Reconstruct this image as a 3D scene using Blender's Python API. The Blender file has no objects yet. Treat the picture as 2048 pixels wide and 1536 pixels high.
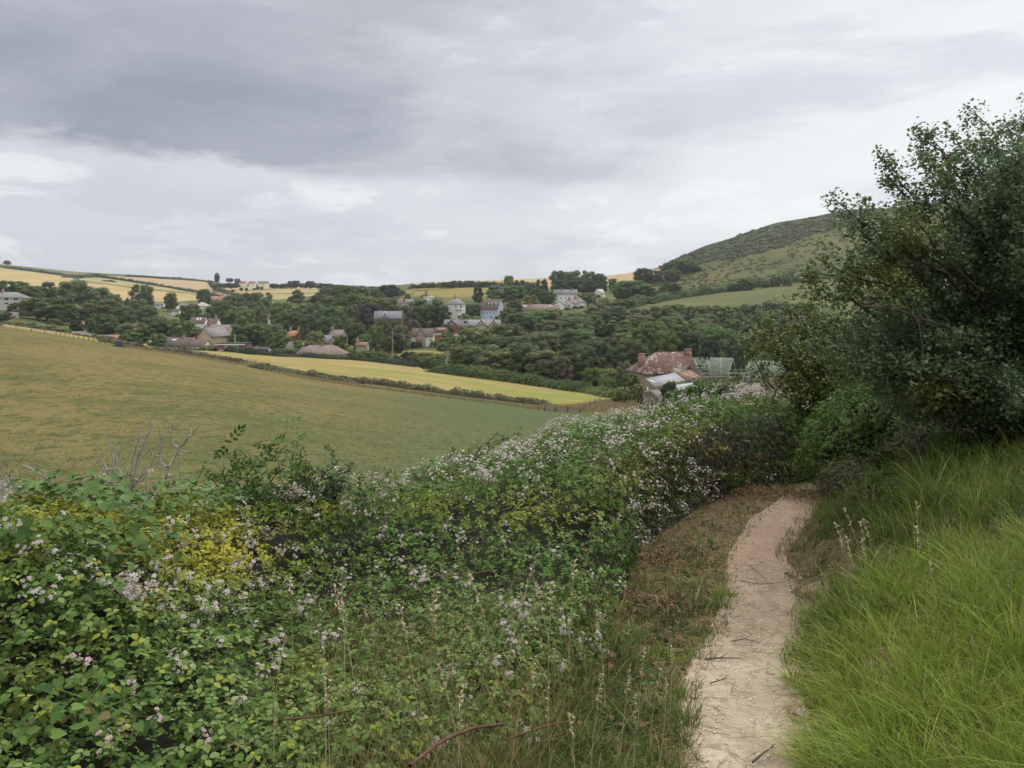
import bpy, math, random
import numpy as np

# ---------------------------------------------------------------- camera, sky, sun, exposure
SC = bpy.context.scene
COL = SC.collection
R = math.radians
HZ = 600.0            # the row of the photograph (2048 wide) where eye level lies
F = 1536.0            # focal length in the same pixels
cam_d = bpy.data.cameras.new("camera")
cam = bpy.data.objects.new("camera", cam_d)
COL.objects.link(cam)
cam.location = (0, 0, 0)
cam.rotation_euler = (R(90), 0, 0)
cam_d.sensor_width = 36.0
cam_d.lens = 36.0 * F / 2048.0
cam_d.shift_y = -(768.0 - HZ) / 2048.0
cam_d.clip_start = 0.05
cam_d.clip_end = 20000
SC.camera = cam
SC.view_settings.view_transform = 'Standard'
SC.view_settings.look = 'None'
SC.view_settings.gamma = 1
SC.view_settings.use_curve_mapping = False
SC.view_settings.exposure = 0.27
SC.cycles.max_bounces = 6
SC.cycles.diffuse_bounces = 3
SC.cycles.glossy_bounces = 2
SC.cycles.transmission_bounces = 3
SC.cycles.volume_bounces = 0
SC.cycles.use_denoising = True

SUN_EL, SUN_AZ = 52.0, 38.0      # azimuth: degrees to the right of the view direction, behind the cloud
world = bpy.data.worlds.new("World")
SC.world = world
world.use_nodes = True


class NT:
    """tiny helper for building node trees"""
    def __init__(self, nt):
        self.nt = nt

    def node(self, typ, **kw):
        n = self.nt.nodes.new(typ)
        for k, v in kw.items():
            setattr(n, k, v)
        return n

    def put(self, sock, v):
        if isinstance(v, bpy.types.NodeSocket):
            self.nt.links.new(v, sock)
        elif v is not None:
            if isinstance(v, (tuple, list)) and len(v) == 3 and sock.type == 'RGBA':
                v = (*v, 1)
            sock.default_value = v

    def m(self, op, a, b=None, c=None, clamp=False):
        n = self.node('ShaderNodeMath', operation=op, use_clamp=clamp)
        self.put(n.inputs[0], a)
        if b is not None: self.put(n.inputs[1], b)
        if c is not None: self.put(n.inputs[2], c)
        return n.outputs[0]

    def mr(self, v, a, b, c=0.0, d=1.0, smooth=True):
        n = self.node('ShaderNodeMapRange')
        n.interpolation_type = 'SMOOTHSTEP' if smooth else 'LINEAR'
        self.put(n.inputs['Value'], v)
        for k, x in zip(('From Min', 'From Max', 'To Min', 'To Max'), (a, b, c, d)):
            self.put(n.inputs[k], x)
        return n.outputs['Result']

    def mix(self, f, a, b, mode='MIX'):
        n = self.node('ShaderNodeMix', data_type='RGBA', blend_type=mode)
        self.put(n.inputs[0], f)
        self.put(n.inputs[6], a)
        self.put(n.inputs[7], b)
        return n.outputs[2]

    def noise(self, vec, scale, detail=4.0, rough=0.55, dist=0.0, out=0):
        n = self.node('ShaderNodeTexNoise')
        if vec is not None: self.put(n.inputs['Vector'], vec)
        n.inputs['Scale'].default_value = scale
        n.inputs['Detail'].default_value = detail
        n.inputs['Roughness'].default_value = rough
        n.inputs['Distortion'].default_value = dist
        return n.outputs[out]

    def comb(self, x, y, z):
        n = self.node('ShaderNodeCombineXYZ')
        self.put(n.inputs[0], x); self.put(n.inputs[1], y); self.put(n.inputs[2], z)
        return n.outputs[0]

    def sep(self, v):
        n = self.node('ShaderNodeSeparateXYZ')
        self.put(n.inputs[0], v)
        return n.outputs

    def ramp(self, f, stops):
        n = self.node('ShaderNodeValToRGB')
        cr = n.color_ramp
        while len(cr.elements) < len(stops):
            cr.elements.new(0.5)
        for e, (p, c) in zip(cr.elements, stops):
            e.position = p
            e.color = (*c, 1)
        self.put(n.inputs[0], f)
        return n.outputs[0]

    def scalevec(self, v, s, off=(0, 0, 0)):
        n = self.node('ShaderNodeMapping')
        self.put(n.inputs[0], v)
        n.inputs['Scale'].default_value = s
        n.inputs['Location'].default_value = off
        return n.outputs[0]


def build_world():
    nt = world.node_tree
    nt.nodes.clear()
    N = NT(nt)
    sky = N.node('ShaderNodeTexSky', sky_type='NISHITA')
    sky.sun_disc = False
    sky.sun_elevation = R(SUN_EL)
    sky.sun_rotation = R(SUN_AZ)
    sky.air_density = 1.0
    sky.dust_density = 1.5
    blue = N.mix(1.0, sky.outputs[0], (0.09, 0.09, 0.09), 'MULTIPLY')
    d = N.node('ShaderNodeTexCoord').outputs['Generated']
    x, y, z = N.sep(d)
    zc = N.m('MAXIMUM', z, 0.0)
    # cloud deck seen as a flat layer overhead: natural foreshortening towards the horizon
    den = N.m('ADD', zc, 0.10)
    px = N.m('DIVIDE', x, den)
    py = N.m('DIVIDE', y, den)
    p = N.comb(px, py, 0.0)
    big = N.noise(N.scalevec(p, (0.5, 0.6, 1), (3.1, 7.7, 0)), 1.0, 3.0, 0.5, 0.1)
    # puffs in the band above the horizon
    az = N.m('ARCTAN2', x, y)
    el = N.m('ARCSINE', z)
    q = N.comb(az, N.m('MULTIPLY', el, 3.2), 0.0)
    puff = N.noise(N.scalevec(q, (1, 1, 1), (0.3, 0.9, 0)), 6.0, 10.0, 0.66, 0.25)
    puff2 = N.noise(N.scalevec(q, (1, 1.3, 1), (5.3, 2.9, 0)), 2.6, 6.0, 0.55, 0.3)
    mid = N.noise(N.scalevec(q, (1, 0.85, 1), (2.3, 4.4, 0)), 3.4, 7.0, 0.56, 0.25)
    # the dark deck: upper left of the view, with a lumpy lower edge
    edge = N.m('ADD', N.m('MULTIPLY', N.m('SUBTRACT', puff, 0.5), 0.085), N.m('MULTIPLY', N.m('SUBTRACT', puff2, 0.5), 0.06))
    el2 = N.m('ADD', el, edge)
    low = N.m('ADD', 0.156, N.m('MULTIPLY', N.m('ADD', az, 0.25), -0.05))          # lower edge climbs to the right
    lowmask = N.mr(N.m('SUBTRACT', el2, low), -0.010, 0.024)
    upmask = N.mr(N.m('ADD', el, N.m('MULTIPLY', N.m('SUBTRACT', big, 0.5), 0.22)), 0.20, 0.40, 1.0, 0.42)
    rightf = N.mr(N.m('ADD', az, N.m('MULTIPLY', N.m('SUBTRACT', mid, 0.5), 0.5)), -0.30, 0.22, 1.0, 0.0)
    dark = N.m('MULTIPLY', N.m('MULTIPLY', lowmask, upmask), rightf)
    # a thinner grey veil over the middle and the top right
    veil = N.m('MULTIPLY', N.mr(N.m('ADD', el2, N.m('MULTIPLY', az, 0.02)), 0.14, 0.26), N.mr(az, 0.15, 0.62, 0.5, 0.12))
    veil = N.m('MULTIPLY', veil, N.mr(mid, 0.30, 0.68, 1.15, 0.65))
    base = N.ramp(N.mr(az, -0.6, 0.6), [(0.0, (0.57, 0.585, 0.655)), (0.5, (0.64, 0.65, 0.71)), (1.0, (0.80, 0.80, 0.84))])
    lighter = N.mix(N.mr(puff, 0.50, 0.60, 0.0, 0.55), base, (0.84, 0.84, 0.88))
    # soft grey undersides between the puffs
    lighter = N.mix(N.mr(puff2, 0.51, 0.38, 0.0, 0.48), lighter, (0.47, 0.49, 0.58))
    col = N.mix(N.m('MULTIPLY', veil, 0.62), lighter, (0.42, 0.435, 0.51))
    dcol = N.mix(N.mr(mid, 0.34, 0.66), (0.268, 0.280, 0.352), (0.375, 0.39, 0.462))
    col = N.mix(N.m('MULTIPLY', dark, 1.15, clamp=True), col, dcol)
    # overhead and behind the camera the deck goes on, a little brighter towards the hidden sun
    overhead = N.mix(N.mr(big, 0.3, 0.7), (0.60, 0.60, 0.62), (0.86, 0.86, 0.87))
    col = N.mix(N.mr(el, 0.42, 0.85), col, overhead)
    col = N.mix(N.mr(y, 0.25, -0.25), col, overhead)
    # an overcast sky brightens steadily towards the zenith
    zen = N.mr(z, 0.38, 1.0, 1.0, 2.1, False)
    col = N.mix(1.0, col, N.comb(zen, zen, zen), 'MULTIPLY')
    # below the horizon: what a hazy land sends up
    col = N.mix(N.mr(z, 0.0, -0.05), col, (0.16, 0.18, 0.14))
    col = N.mix(1.0, col, (0.99, 1.01, 0.972), 'MULTIPLY')
    out = N.mix(0.95, blue, col)
    bg = N.node('ShaderNodeBackground')
    N.put(bg.inputs[0], out)
    bg.inputs[1].default_value = 1.0
    wo = N.node('ShaderNodeOutputWorld')
    nt.links.new(bg.outputs[0], wo.inputs[0])


build_world()
sun_d = bpy.data.lights.new("sun", 'SUN')
sun_d.energy = 1.5
sun_d.angle = R(22)
sun_d.color = (1.0, 0.965, 0.90)
sun = bpy.data.objects.new("sun", sun_d)
COL.objects.link(sun)
# the lamp shines from azimuth SUN_AZ (right of +Y) at elevation SUN_EL
sun.rotation_euler = (R(90 - SUN_EL), 0, R(180 - SUN_AZ))
sun.location = (0, 0, 200)

rng = np.random.default_rng(7)
random.seed(7)


# ---------------------------------------------------------------- mesh helpers
def vnoise(p, scale=1.0, seed=0):
    """value noise, -1..1, p (N,3)"""
    p = np.asarray(p, float) * scale + seed * 17.31
    i = np.floor(p).astype(np.int64)
    f = p - i
    f = f * f * (3 - 2 * f)

    def h(a):
        n = (a[:, 0] * 374761393 + a[:, 1] * 668265263 + a[:, 2] * 2147483647 + seed * 144665) & 0xffffffff
        n = ((n ^ (n >> 13)) * 1274126177) & 0xffffffff
        n = (n ^ (n >> 16)) & 0xffff
        return n / 32767.5 - 1
    r = 0
    for dx in (0, 1):
        for dy in (0, 1):
            for dz in (0, 1):
                w = (f[:, 0] if dx else 1 - f[:, 0]) * (f[:, 1] if dy else 1 - f[:, 1]) * (f[:, 2] if dz else 1 - f[:, 2])
                r = r + w * h(i + np.array([dx, dy, dz]))
    return r


def fbm(p, scale=1.0, seed=0, oct=3):
    r = 0; a = 1; t = 0
    for k in range(oct):
        r = r + a * vnoise(p, scale * 2 ** k, seed + k)
        t += a; a *= 0.5
    return r / t


def sstep(x, a, b):
    t = np.clip((np.asarray(x, float) - a) / (b - a), 0, 1)
    return t * t * (3 - 2 * t)


class MB:
    """collects geometry, becomes ONE mesh"""
    def __init__(self):
        self.v = []; self.f = []; self.m = []; self.t = []; self.n = 0

    def add(self, verts, faces, mi=0, tint=0.5):
        """faces: (F,k) int array or list of lists"""
        verts = np.asarray(verts, float).reshape(-1, 3)
        if isinstance(faces, np.ndarray):
            self.f.append(faces + self.n)
            nf = len(faces)
        else:
            by = {}
            for fc in faces:
                by.setdefault(len(fc), []).append(fc)
            nf = 0
            for k, l in by.items():
                self.f.append(np.array(l, np.int64) + self.n)
                nf += len(l)
        self.m.append(np.full(nf, mi, np.int32))
        self.v.append(verts)
        self.t.append(np.full(len(verts), tint, float) if np.isscalar(tint) else np.asarray(tint, float))
        self.n += len(verts)

    def mesh(self, name, mats, smooth=False):
        me = bpy.data.meshes.new(name)
        if self.n == 0:
            return me
        v = np.concatenate(self.v).astype(np.float32)
        loops = np.concatenate([f.ravel() for f in self.f]).astype(np.int32)
        tot = np.concatenate([np.full(len(f), f.shape[1], np.int32) for f in self.f])
        start = np.concatenate([[0], np.cumsum(tot)[:-1]]).astype(np.int32)
        me.vertices.add(len(v)); me.vertices.foreach_set('co', v.ravel())
        me.loops.add(len(loops)); me.loops.foreach_set('vertex_index', loops)
        me.polygons.add(len(tot))
        me.polygons.foreach_set('loop_start', start)
        me.polygons.foreach_set('loop_total', tot)
        me.polygons.foreach_set('material_index', np.concatenate(self.m))
        if smooth:
            me.polygons.foreach_set('use_smooth', np.ones(len(tot), bool))
        for mt in (mats if isinstance(mats, (list, tuple)) else [mats]):
            me.materials.append(mt)
        a = me.attributes.new('tint', 'FLOAT', 'POINT')
        a.data.foreach_set('value', np.concatenate(self.t).astype(np.float32))
        me.update(calc_edges=True)
        return me

    # shapes
    def box(self, c, s, mi=0, rz=0.0, tint=0.5, bottom=True):
        x, y, z = np.array(s) / 2.0
        v = np.array([[-x, -y, -z], [x, -y, -z], [x, y, -z], [-x, y, -z], [-x, -y, z], [x, -y, z], [x, y, z], [-x, y, z]])
        if rz:
            cs, sn = math.cos(rz), math.sin(rz)
            v = v @ np.array([[cs, sn, 0], [-sn, cs, 0], [0, 0, 1]])
        fs = [[4, 5, 6, 7], [0, 1, 5, 4], [1, 2, 6, 5], [2, 3, 7, 6], [3, 0, 4, 7]]
        if bottom: fs.append([3, 2, 1, 0])
        self.add(v + np.array(c), np.array(fs), mi, tint)

    def bar(self, a, b, w, h=None, mi=0, tint=0.5):
        """square section bar from a to b"""
        a = np.array(a, float); b = np.array(b, float); h = h or w
        d = b - a; L = np.linalg.norm(d); d /= L
        up = np.array([0, 0, 1.0]) if abs(d[2]) < 0.9 else np.array([0, 1.0, 0])
        s = np.cross(d, up); s /= np.linalg.norm(s); u = np.cross(s, d)
        v = []
        for p in (a, b):
            for i, j in ((-1, -1), (1, -1), (1, 1), (-1, 1)):
                v.append(p + s * i * w / 2 + u * j * h / 2)
        self.add(np.array(v), np.array([[0, 1, 2, 3][::-1], [4, 5, 6, 7], [0, 1, 5, 4], [1, 2, 6, 5], [2, 3, 7, 6], [3, 0, 4, 7]]), mi, tint)

    def tube(self, pts, rad, k=5, mi=0, tint=0.5):
        pts = np.asarray(pts, float); n = len(pts)
        rad = np.full(n, rad, float) if np.isscalar(rad) else np.asarray(rad, float)
        d = np.gradient(pts, axis=0)
        d /= np.linalg.norm(d, axis=1)[:, None] + 1e-9
        ref = np.array([0.31, 0.17, 0.93])
        s = np.cross(d, ref); s /= np.linalg.norm(s, axis=1)[:, None] + 1e-9
        u = np.cross(d, s)
        a = np.arange(k) * 2 * math.pi / k
        ring = pts[:, None, :] + rad[:, None, None] * (np.cos(a)[None, :, None] * s[:, None, :] + np.sin(a)[None, :, None] * u[:, None, :])
        i = np.arange(n - 1)[:, None] * k; j = np.arange(k)[None, :]; j2 = (j + 1) % k
        fc = np.stack([i + j, i + j2, i + k + j2, i + k + j], -1).reshape(-1, 4)
        self.add(ring.reshape(-1, 3), fc, mi, tint)

    def stamp(self, tv, tf, pos, rot, scale, mi=0, tint=0.5):
        """copies of a template (tv, tf) at pos (N,3), rot (N,3,3) columns = local axes, scale (N,) or (N,3)"""
        n = len(pos); k = len(tv)
        if n == 0: return
        scale = np.asarray(scale, float)
        if scale.ndim == 0: scale = np.full(n, float(scale))
        sv = tv[None] * (scale[:, None, None] if scale.ndim == 1 else scale[:, None, :])
        V = np.einsum('nij,nkj->nki', rot, sv) + np.asarray(pos)[:, None, :]
        off = (np.arange(n) * k)
        tt = np.repeat(np.full(n, tint) if np.isscalar(tint) else np.asarray(tint), k)
        first = True
        for f in (tf if isinstance(tf, list) else [tf]):
            FF = (f[None] + off[:, None, None]).reshape(-1, f.shape[1])
            if first:
                self.add(V.reshape(-1, 3), FF, mi, tt); first = False
                base = self.n - n * k
            else:
                self.f.append(FF + base); self.m.append(np.full(len(FF), mi, np.int32))


def frames(nrm, spin=None, r=None):
    """rotation matrices whose z column is nrm; x column random"""
    r = r or rng
    nrm = np.asarray(nrm, float)
    n = nrm / (np.linalg.norm(nrm, axis=1)[:, None] + 1e-9)
    a = r.normal(size=n.shape) if spin is None else spin
    t = a - (a * n).sum(1)[:, None] * n
    t /= np.linalg.norm(t, axis=1)[:, None] + 1e-9
    b = np.cross(n, t)
    return np.stack([t, b, n], -1)


def obj(name, mesh, parent=None, loc=(0, 0, 0)):
    o = bpy.data.objects.new(name, mesh)
    o.location = loc
    COL.objects.link(o)
    if parent is not None: o.parent = parent
    return o


def tag(o, label=None, cat=None, group=None, kind=None):
    if label: o['label'] = label
    if cat: o['category'] = cat
    if group: o['group'] = group
    if kind: o['kind'] = kind
    return o


def thing(name, label, cat, loc=(0, 0, 0), group=None, rz=0.0):
    o = bpy.data.objects.new(name, None)
    COL.objects.link(o)
    o.location = loc
    o.rotation_euler = (0, 0, rz)
    o.empty_display_size = 0.1
    return tag(o, label, cat, group)


# ---------------------------------------------------------------- terrain
PATH = np.array([[-6, -.9], [-3, -.1], [0, .35], [2.6, .80], [4, 1.18], [5.5, 1.80], [7, 2.22], [8.5, 2.92], [10, 3.78], [11.5, 4.75], [14, 7.0], [18, 11.0], [40, 33]], float)  # y, x
PATHW = np.array([[-6, .24], [0, .22], [2.6, .21], [4, .25], [5.5, .25], [7, .20], [8.5, .27], [10, .28], [14, .3], [40, .3]], float)


def path_x(y): return np.interp(y, PATH[:, 0], PATH[:, 1])


def h_near(x, y):
    yy = np.clip(y, -30, 30)
    s = x - path_x(yy)
    z = -1.60 - 0.10 * yy
    # bank on the right of the path
    rb = np.clip(s - 0.38, 0, None)
    z = z + 0.95 * (1 - np.exp(-rb / 1.7)) + 0.10 * np.clip(rb, 0, 30) * 0.6
    # left: small verge, then the drop to the pasture under the brambles
    z = z - 2.3 * sstep(-s, 3.2, 9.5) - 0.12 * sstep(-s, 0.8, 3.0)
    p = np.stack([x, y, np.zeros_like(x)], -1).reshape(-1, 3)
    n = fbm(p, 0.9, 3, 3).reshape(np.shape(x)) * 0.07 * sstep(np.abs(s), 0.2, 0.8)
    n = n + fbm(p, 5.0, 9, 2).reshape(np.shape(x)) * 0.008
    return z + n


# far terrain: (column, [(distance, image row of the ground there)])
CP = {
    -700: [(20, 940), (60, 735), (120, 668), (200, 636), (320, 612), (500, 585), (800, 545), (1250, 505), (1700, 508)],
    0: [(20, 960), (60, 732), (110, 682), (160, 659), (190, 652), (250, 654), (330, 618), (450, 594), (700, 569), (950, 548), (1250, 529), (1700, 540)],
    300: [(20, 965), (60, 762), (110, 716), (162, 697), (200, 691), (260, 697), (330, 668), (450, 630), (600, 604), (750, 589), (950, 570), (1250, 551), (1700, 563)],
    600: [(22, 960), (60, 808), (100, 769), (141, 752), (190, 729), (240, 713), (300, 703), (380, 674), (450, 648), (550, 622), (700, 604), (900, 588), (1200, 573), (1700, 578)],
    850: [(25, 960), (60, 850), (95, 811), (127, 787), (165, 762), (210, 741), (260, 722), (330, 688), (400, 640), (480, 613), (600, 593), (750, 576), (900, 566), (1300, 574)],
    1130: [(25, 960), (60, 880), (90, 844), (115, 826), (145, 801), (170, 784), (200, 765), (260, 714), (350, 654), (430, 615), (550, 592), (700, 575), (900, 555), (1300, 563)],
    1400: [(25, 880), (60, 855), (100, 822), (150, 790), (190, 760), (260, 712), (330, 668), (410, 612), (480, 590), (600, 560), (710, 498), (900, 512), (1300, 520)],
    1290: [(25, 920), (60, 865), (100, 832), (150, 795), (190, 765), (260, 713), (340, 660), (420, 614), (500, 594), (600, 574), (720, 556), (900, 541), (1300, 550)],
    1550: [(25, 865), (60, 845), (100, 815), (150, 783), (200, 752), (300, 688), (400, 609), (480, 573), (570, 543), (710, 450), (900, 466), (1300, 480)],
    1700: [(25, 850), (60, 830), (100, 808), (150, 775), (200, 735), (300, 668), (400, 606), (480, 560), (560, 530), (720, 421), (900, 438), (1300, 450)],
    2048: [(25, 820), (60, 790), (100, 770), (150, 748), (300, 640), (430, 550), (600, 455), (760, 378), (900, 388), (1300, 410)],
    2800: [(25, 790), (60, 760), (100, 720), (150, 680), (300, 580), (600, 440), (800, 360), (1300, 380)],
}
_pts = np.array([(c / 260.0, math.log(d) * 1.6, py) for c, l in CP.items() for d, py in l])


def _U(r2): return np.where(r2 > 1e-12, r2 * np.log(r2 + 1e-12), 0)


_n = len(_pts)
_K = _U(((_pts[:, None, :2] - _pts[None, :, :2]) ** 2).sum(-1)) + np.eye(_n) * 0.02
_P = np.hstack([np.ones((_n, 1)), _pts[:, :2]])
_A = np.block([[_K, _P], [_P.T, np.zeros((3, 3))]])
_w = np.linalg.solve(_A, np.concatenate([_pts[:, 2], np.zeros(3)]))


def row_far(c, y):
    c = np.clip(c, -700, 2800); y = np.clip(y, 18, 1700)
    q = np.stack([np.ravel(c) / 260.0, np.log(np.ravel(y)) * 1.6], -1)
    out = np.empty(len(q))
    for i in range(0, len(q), 20000):
        qq = q[i:i + 20000]
        out[i:i + 20000] = _U(((qq[:, None] - _pts[None, :, :2]) ** 2).sum(-1)) @ _w[:_n] + _w[_n] + qq @ _w[_n + 1:]
    return out.reshape(np.shape(c))


def H(x, y):
    x, y = np.broadcast_arrays(np.asarray(x, float), np.asarray(y, float))
    shp = x.shape
    x = x.ravel(); y = y.ravel()
    yf = np.maximum(y, 14.0)
    c = 1024 + F * x / yf
    yl = np.clip(yf, 18, 1700)
    zf = -(row_far(c, yf) - HZ) / F * yf
    far = yf > 1700
    if far.any():      # beyond the last ridge the land falls away gently
        zf = np.where(far, -(row_far(c, yl) - HZ) / F * 1700 - (yf - 1700) * 0.08, zf)
    b = sstep(y, 14, 24)
    zn = h_near(x, y)
    z = np.where(b >= 1, zf, zn * (1 - b) + zf * b)
    p = np.stack([x, y, 0 * x], -1)
    z = z + sstep(y, 30, 80) * (fbm(p, 1 / 22.0, 21, 3) * 0.25)
    return z.reshape(shp)


def Hs(x, y): return float(H(np.array([x]), np.array([y]))[0])


_YS = np.exp(np.linspace(math.log(15), math.log(1690), 700))


def G(px, py, ymin=15.0, ymax=1690.0):
    """the ground point that shows at photograph pixel (px, py); arrays allowed -> (N,3)"""
    px = np.atleast_1d(np.asarray(px, float)); py = np.atleast_1d(np.asarray(py, float))
    X = (px[:, None] - 1024) / F * _YS[None]
    Y = np.broadcast_to(_YS, X.shape)
    rows = HZ - F * H(X, Y) / Y
    rows = np.where((Y < ymin), 1e9, rows)
    ok = (rows <= py[:, None]) & (Y <= ymax)
    idx = np.where(ok.any(1), ok.argmax(1), 0)
    # if never reached: take the visible skyline (min row)
    alt = np.where((Y <= ymax) & (Y >= ymin), rows, 1e9).argmin(1)
    out = np.empty((len(px), 3))
    for i in range(len(px)):
        if ok[i].any():
            j = idx[i]
            if j > 0 and rows[i, j - 1] < 1e8:
                t = (rows[i, j - 1] - py[i]) / max(rows[i, j - 1] - rows[i, j], 1e-6)
                yy = _YS[j - 1] + t * (_YS[j] - _YS[j - 1])
            else:
                yy = _YS[j]
        else:
            yy = _YS[alt[i]]
        out[i] = ((px[i] - 1024) / F * yy, yy, 0)
    out[:, 2] = H(out[:, 0], out[:, 1])
    return out


def at(px, py, y):
    return np.array([(px - 1024) / F * y, y, -(py - HZ) / F * y])

# ---------------------------------------------------------------- materials
def new_mat(name):
    m = bpy.data.materials.new(name)
    m.use_nodes = True
    m.node_tree.nodes.clear()
    return m, NT(m.node_tree)


def finish(m, N, color, rough=0.85, spec=0.25, bump=None, bstr=0.3, bdist=0.05, transl=0.0, tcol=None):
    b = N.node('ShaderNodeBsdfPrincipled')
    N.put(b.inputs['Base Color'], color)
    N.put(b.inputs['Roughness'], rough)
    b.inputs['Specular IOR Level'].default_value = spec
    if bump is not None:
        bn = N.node('ShaderNodeBump')
        bn.inputs['Strength'].default_value = bstr
        bn.inputs['Distance'].default_value = bdist
        N.put(bn.inputs['Height'], bump)
        m.node_tree.links.new(bn.outputs[0], b.inputs['Normal'])
    sh = b.outputs[0]
    if transl > 0:
        t = N.node('ShaderNodeBsdfTranslucent')
        N.put(t.inputs[0], tcol if tcol is not None else color)
        mx = N.node('ShaderNodeMixShader')
        mx.inputs[0].default_value = transl
        m.node_tree.links.new(sh, mx.inputs[1])
        m.node_tree.links.new(t.outputs[0], mx.inputs[2])
        sh = mx.outputs[0]
    o = N.node('ShaderNodeOutputMaterial')
    m.node_tree.links.new(sh, o.inputs[0])
    return m


def flat_mat(name, col, rough=0.8, var=0.12, scale=3.0, spec=0.3, bump=0.0):
    m, N = new_mat(name)
    tc = N.node('ShaderNodeTexCoord').outputs['Object']
    n = N.noise(tc, scale, 5, 0.6)
    c = N.mix(N.mr(n, 0.3, 0.7), tuple(x * (1 - var) for x in col), tuple(min(1, x * (1 + var)) for x in col))
    return finish(m, N, c, rough, spec, n if bump else None, bump or 0.3, 0.03)


def leaf_mat(name, dark, light, odd=None, odd_f=0.0, transl=0.25, rough=0.5, spec=0.35, objvar=0.0, tintcol=None):
    """leaf colour differs leaf by leaf; 'tint' (0.5 = none) pulls whole sprays towards tintcol"""
    m, N = new_mat(name)
    g = N.node('ShaderNodeNewGeometry')
    rnd = g.outputs['Random Per Island']
    c = N.mix(rnd, dark, light)
    if odd is not None:
        r2 = N.m('FRACT', N.m('MULTIPLY', rnd, 37.7))
        c = N.mix(N.m('GREATER_THAN', r2, 1 - odd_f), c, odd)
    if tintcol is not None:
        a = N.node('ShaderNodeAttribute', attribute_name='tint')
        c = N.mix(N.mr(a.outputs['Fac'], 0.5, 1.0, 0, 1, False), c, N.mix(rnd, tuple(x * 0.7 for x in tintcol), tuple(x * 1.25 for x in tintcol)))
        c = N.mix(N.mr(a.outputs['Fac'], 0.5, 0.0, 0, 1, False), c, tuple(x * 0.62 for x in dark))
    if objvar:
        oi = N.node('ShaderNodeObjectInfo').outputs['Random']
        hs = N.node('ShaderNodeHueSaturation')
        N.put(hs.inputs['Hue'], N.mr(oi, 0, 1, 0.5 - 0.045 * objvar, 0.5 + 0.03 * objvar, False))
        N.put(hs.inputs['Value'], N.mr(N.m('FRACT', N.m('MULTIPLY', oi, 7.3)), 0, 1, 1 - 0.35 * objvar, 1 + 0.35 * objvar, False))
        N.put(hs.inputs['Saturation'], N.mr(N.m('FRACT', N.m('MULTIPLY', oi, 13.7)), 0, 1, 0.8, 1.1, False))
        N.put(hs.inputs['Color'], c)
        c = hs.outputs[0]
    return finish(m, N, c, rough, spec, transl=transl)


def pasture_mat():
    m, N = new_mat('pasture_turf')
    p = N.node('ShaderNodeTexCoord').outputs['Object']
    x, y, z = N.sep(p)
    big = N.noise(p, 0.035, 4, 0.6, 0.5)
    mid = N.noise(p, 0.22, 5, 0.65)
    tus = N.noise(N.scalevec(p, (1, 0.6, 1)), 1.6, 6, 0.72)
    fin = N.noise(N.scalevec(p, (1, 0.6, 1)), 9.0, 3, 0.7)
    straw = (0.205, 0.148, 0.058)
    olive = (0.112, 0.106, 0.036)
    green = (0.074, 0.104, 0.042)
    c = N.mix(N.mr(big, 0.38, 0.62), olive, straw)
    c = N.mix(N.mr(mid, 0.42, 0.60, 0, .85), c, straw)
    # greener towards the farm end of the field
    gr = N.mr(N.m('ADD', N.m('ADD', x, N.m('MULTIPLY', y, 0.10)), N.m('MULTIPLY', N.m('SUBTRACT', mid, 0.5), 24)), -24, 10, 0, 0.9)
    c = N.mix(gr, c, green)
    c = N.mix(N.mr(tus, 0.46, 0.62, 0, 0.9), c, (0.060, 0.078, 0.024))
    c = N.mix(N.mr(fin, 0.52, 0.72, 0, 0.45), c, (0.30, 0.24, 0.11))
    return finish(m, N, c, 0.95, 0.1, N.m('ADD', N.m('MULTIPLY', tus, 1.0), N.m('MULTIPLY', fin, 0.35)), 0.9, 0.16)


def barley_mat():
    m, N = new_mat('ripening_barley')
    p = N.node('ShaderNodeTexCoord').outputs['Object']
    x, y, z = N.sep(p)
    # rows run along the field
    along = N.m('ADD', N.m('MULTIPLY', x, 0.87), N.m('MULTIPLY', y, -0.49))
    across = N.m('ADD', N.m('MULTIPLY', x, 0.49), N.m('MULTIPLY', y, 0.87))
    v = N.comb(N.m('MULTIPLY', along, 0.035), N.m('MULTIPLY', across, 0.42), 0.0)
    s = N.noise(v, 1.0, 5, 0.6, 0.3)
    v2 = N.comb(N.m('MULTIPLY', along, 0.02), N.m('MULTIPLY', across, 0.11), 3.0)
    s2 = N.noise(v2, 1.0, 4, 0.6, 0.6)
    fin = N.noise(p, 1.5, 4, 0.7)
    c = N.mix(N.mr(s, 0.35, 0.65), (0.320, 0.250, 0.100), (0.240, 0.185, 0.066))
    patch = N.mr(N.m('ADD', s2, N.mr(N.m('ADD', x, N.m('MULTIPLY', fin, 14)), -45, 22, -0.06, 0.17, False)), 0.50, 0.66, 0, 0.85)
    c = N.mix(patch, c, (0.190, 0.205, 0.042))
    c = N.mix(N.mr(fin, 0.5, 0.75, 0, 0.25), c, (0.38, 0.31, 0.13))
    return finish(m, N, c, 0.9, 0.1, fin, 0.6, 0.3)


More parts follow.
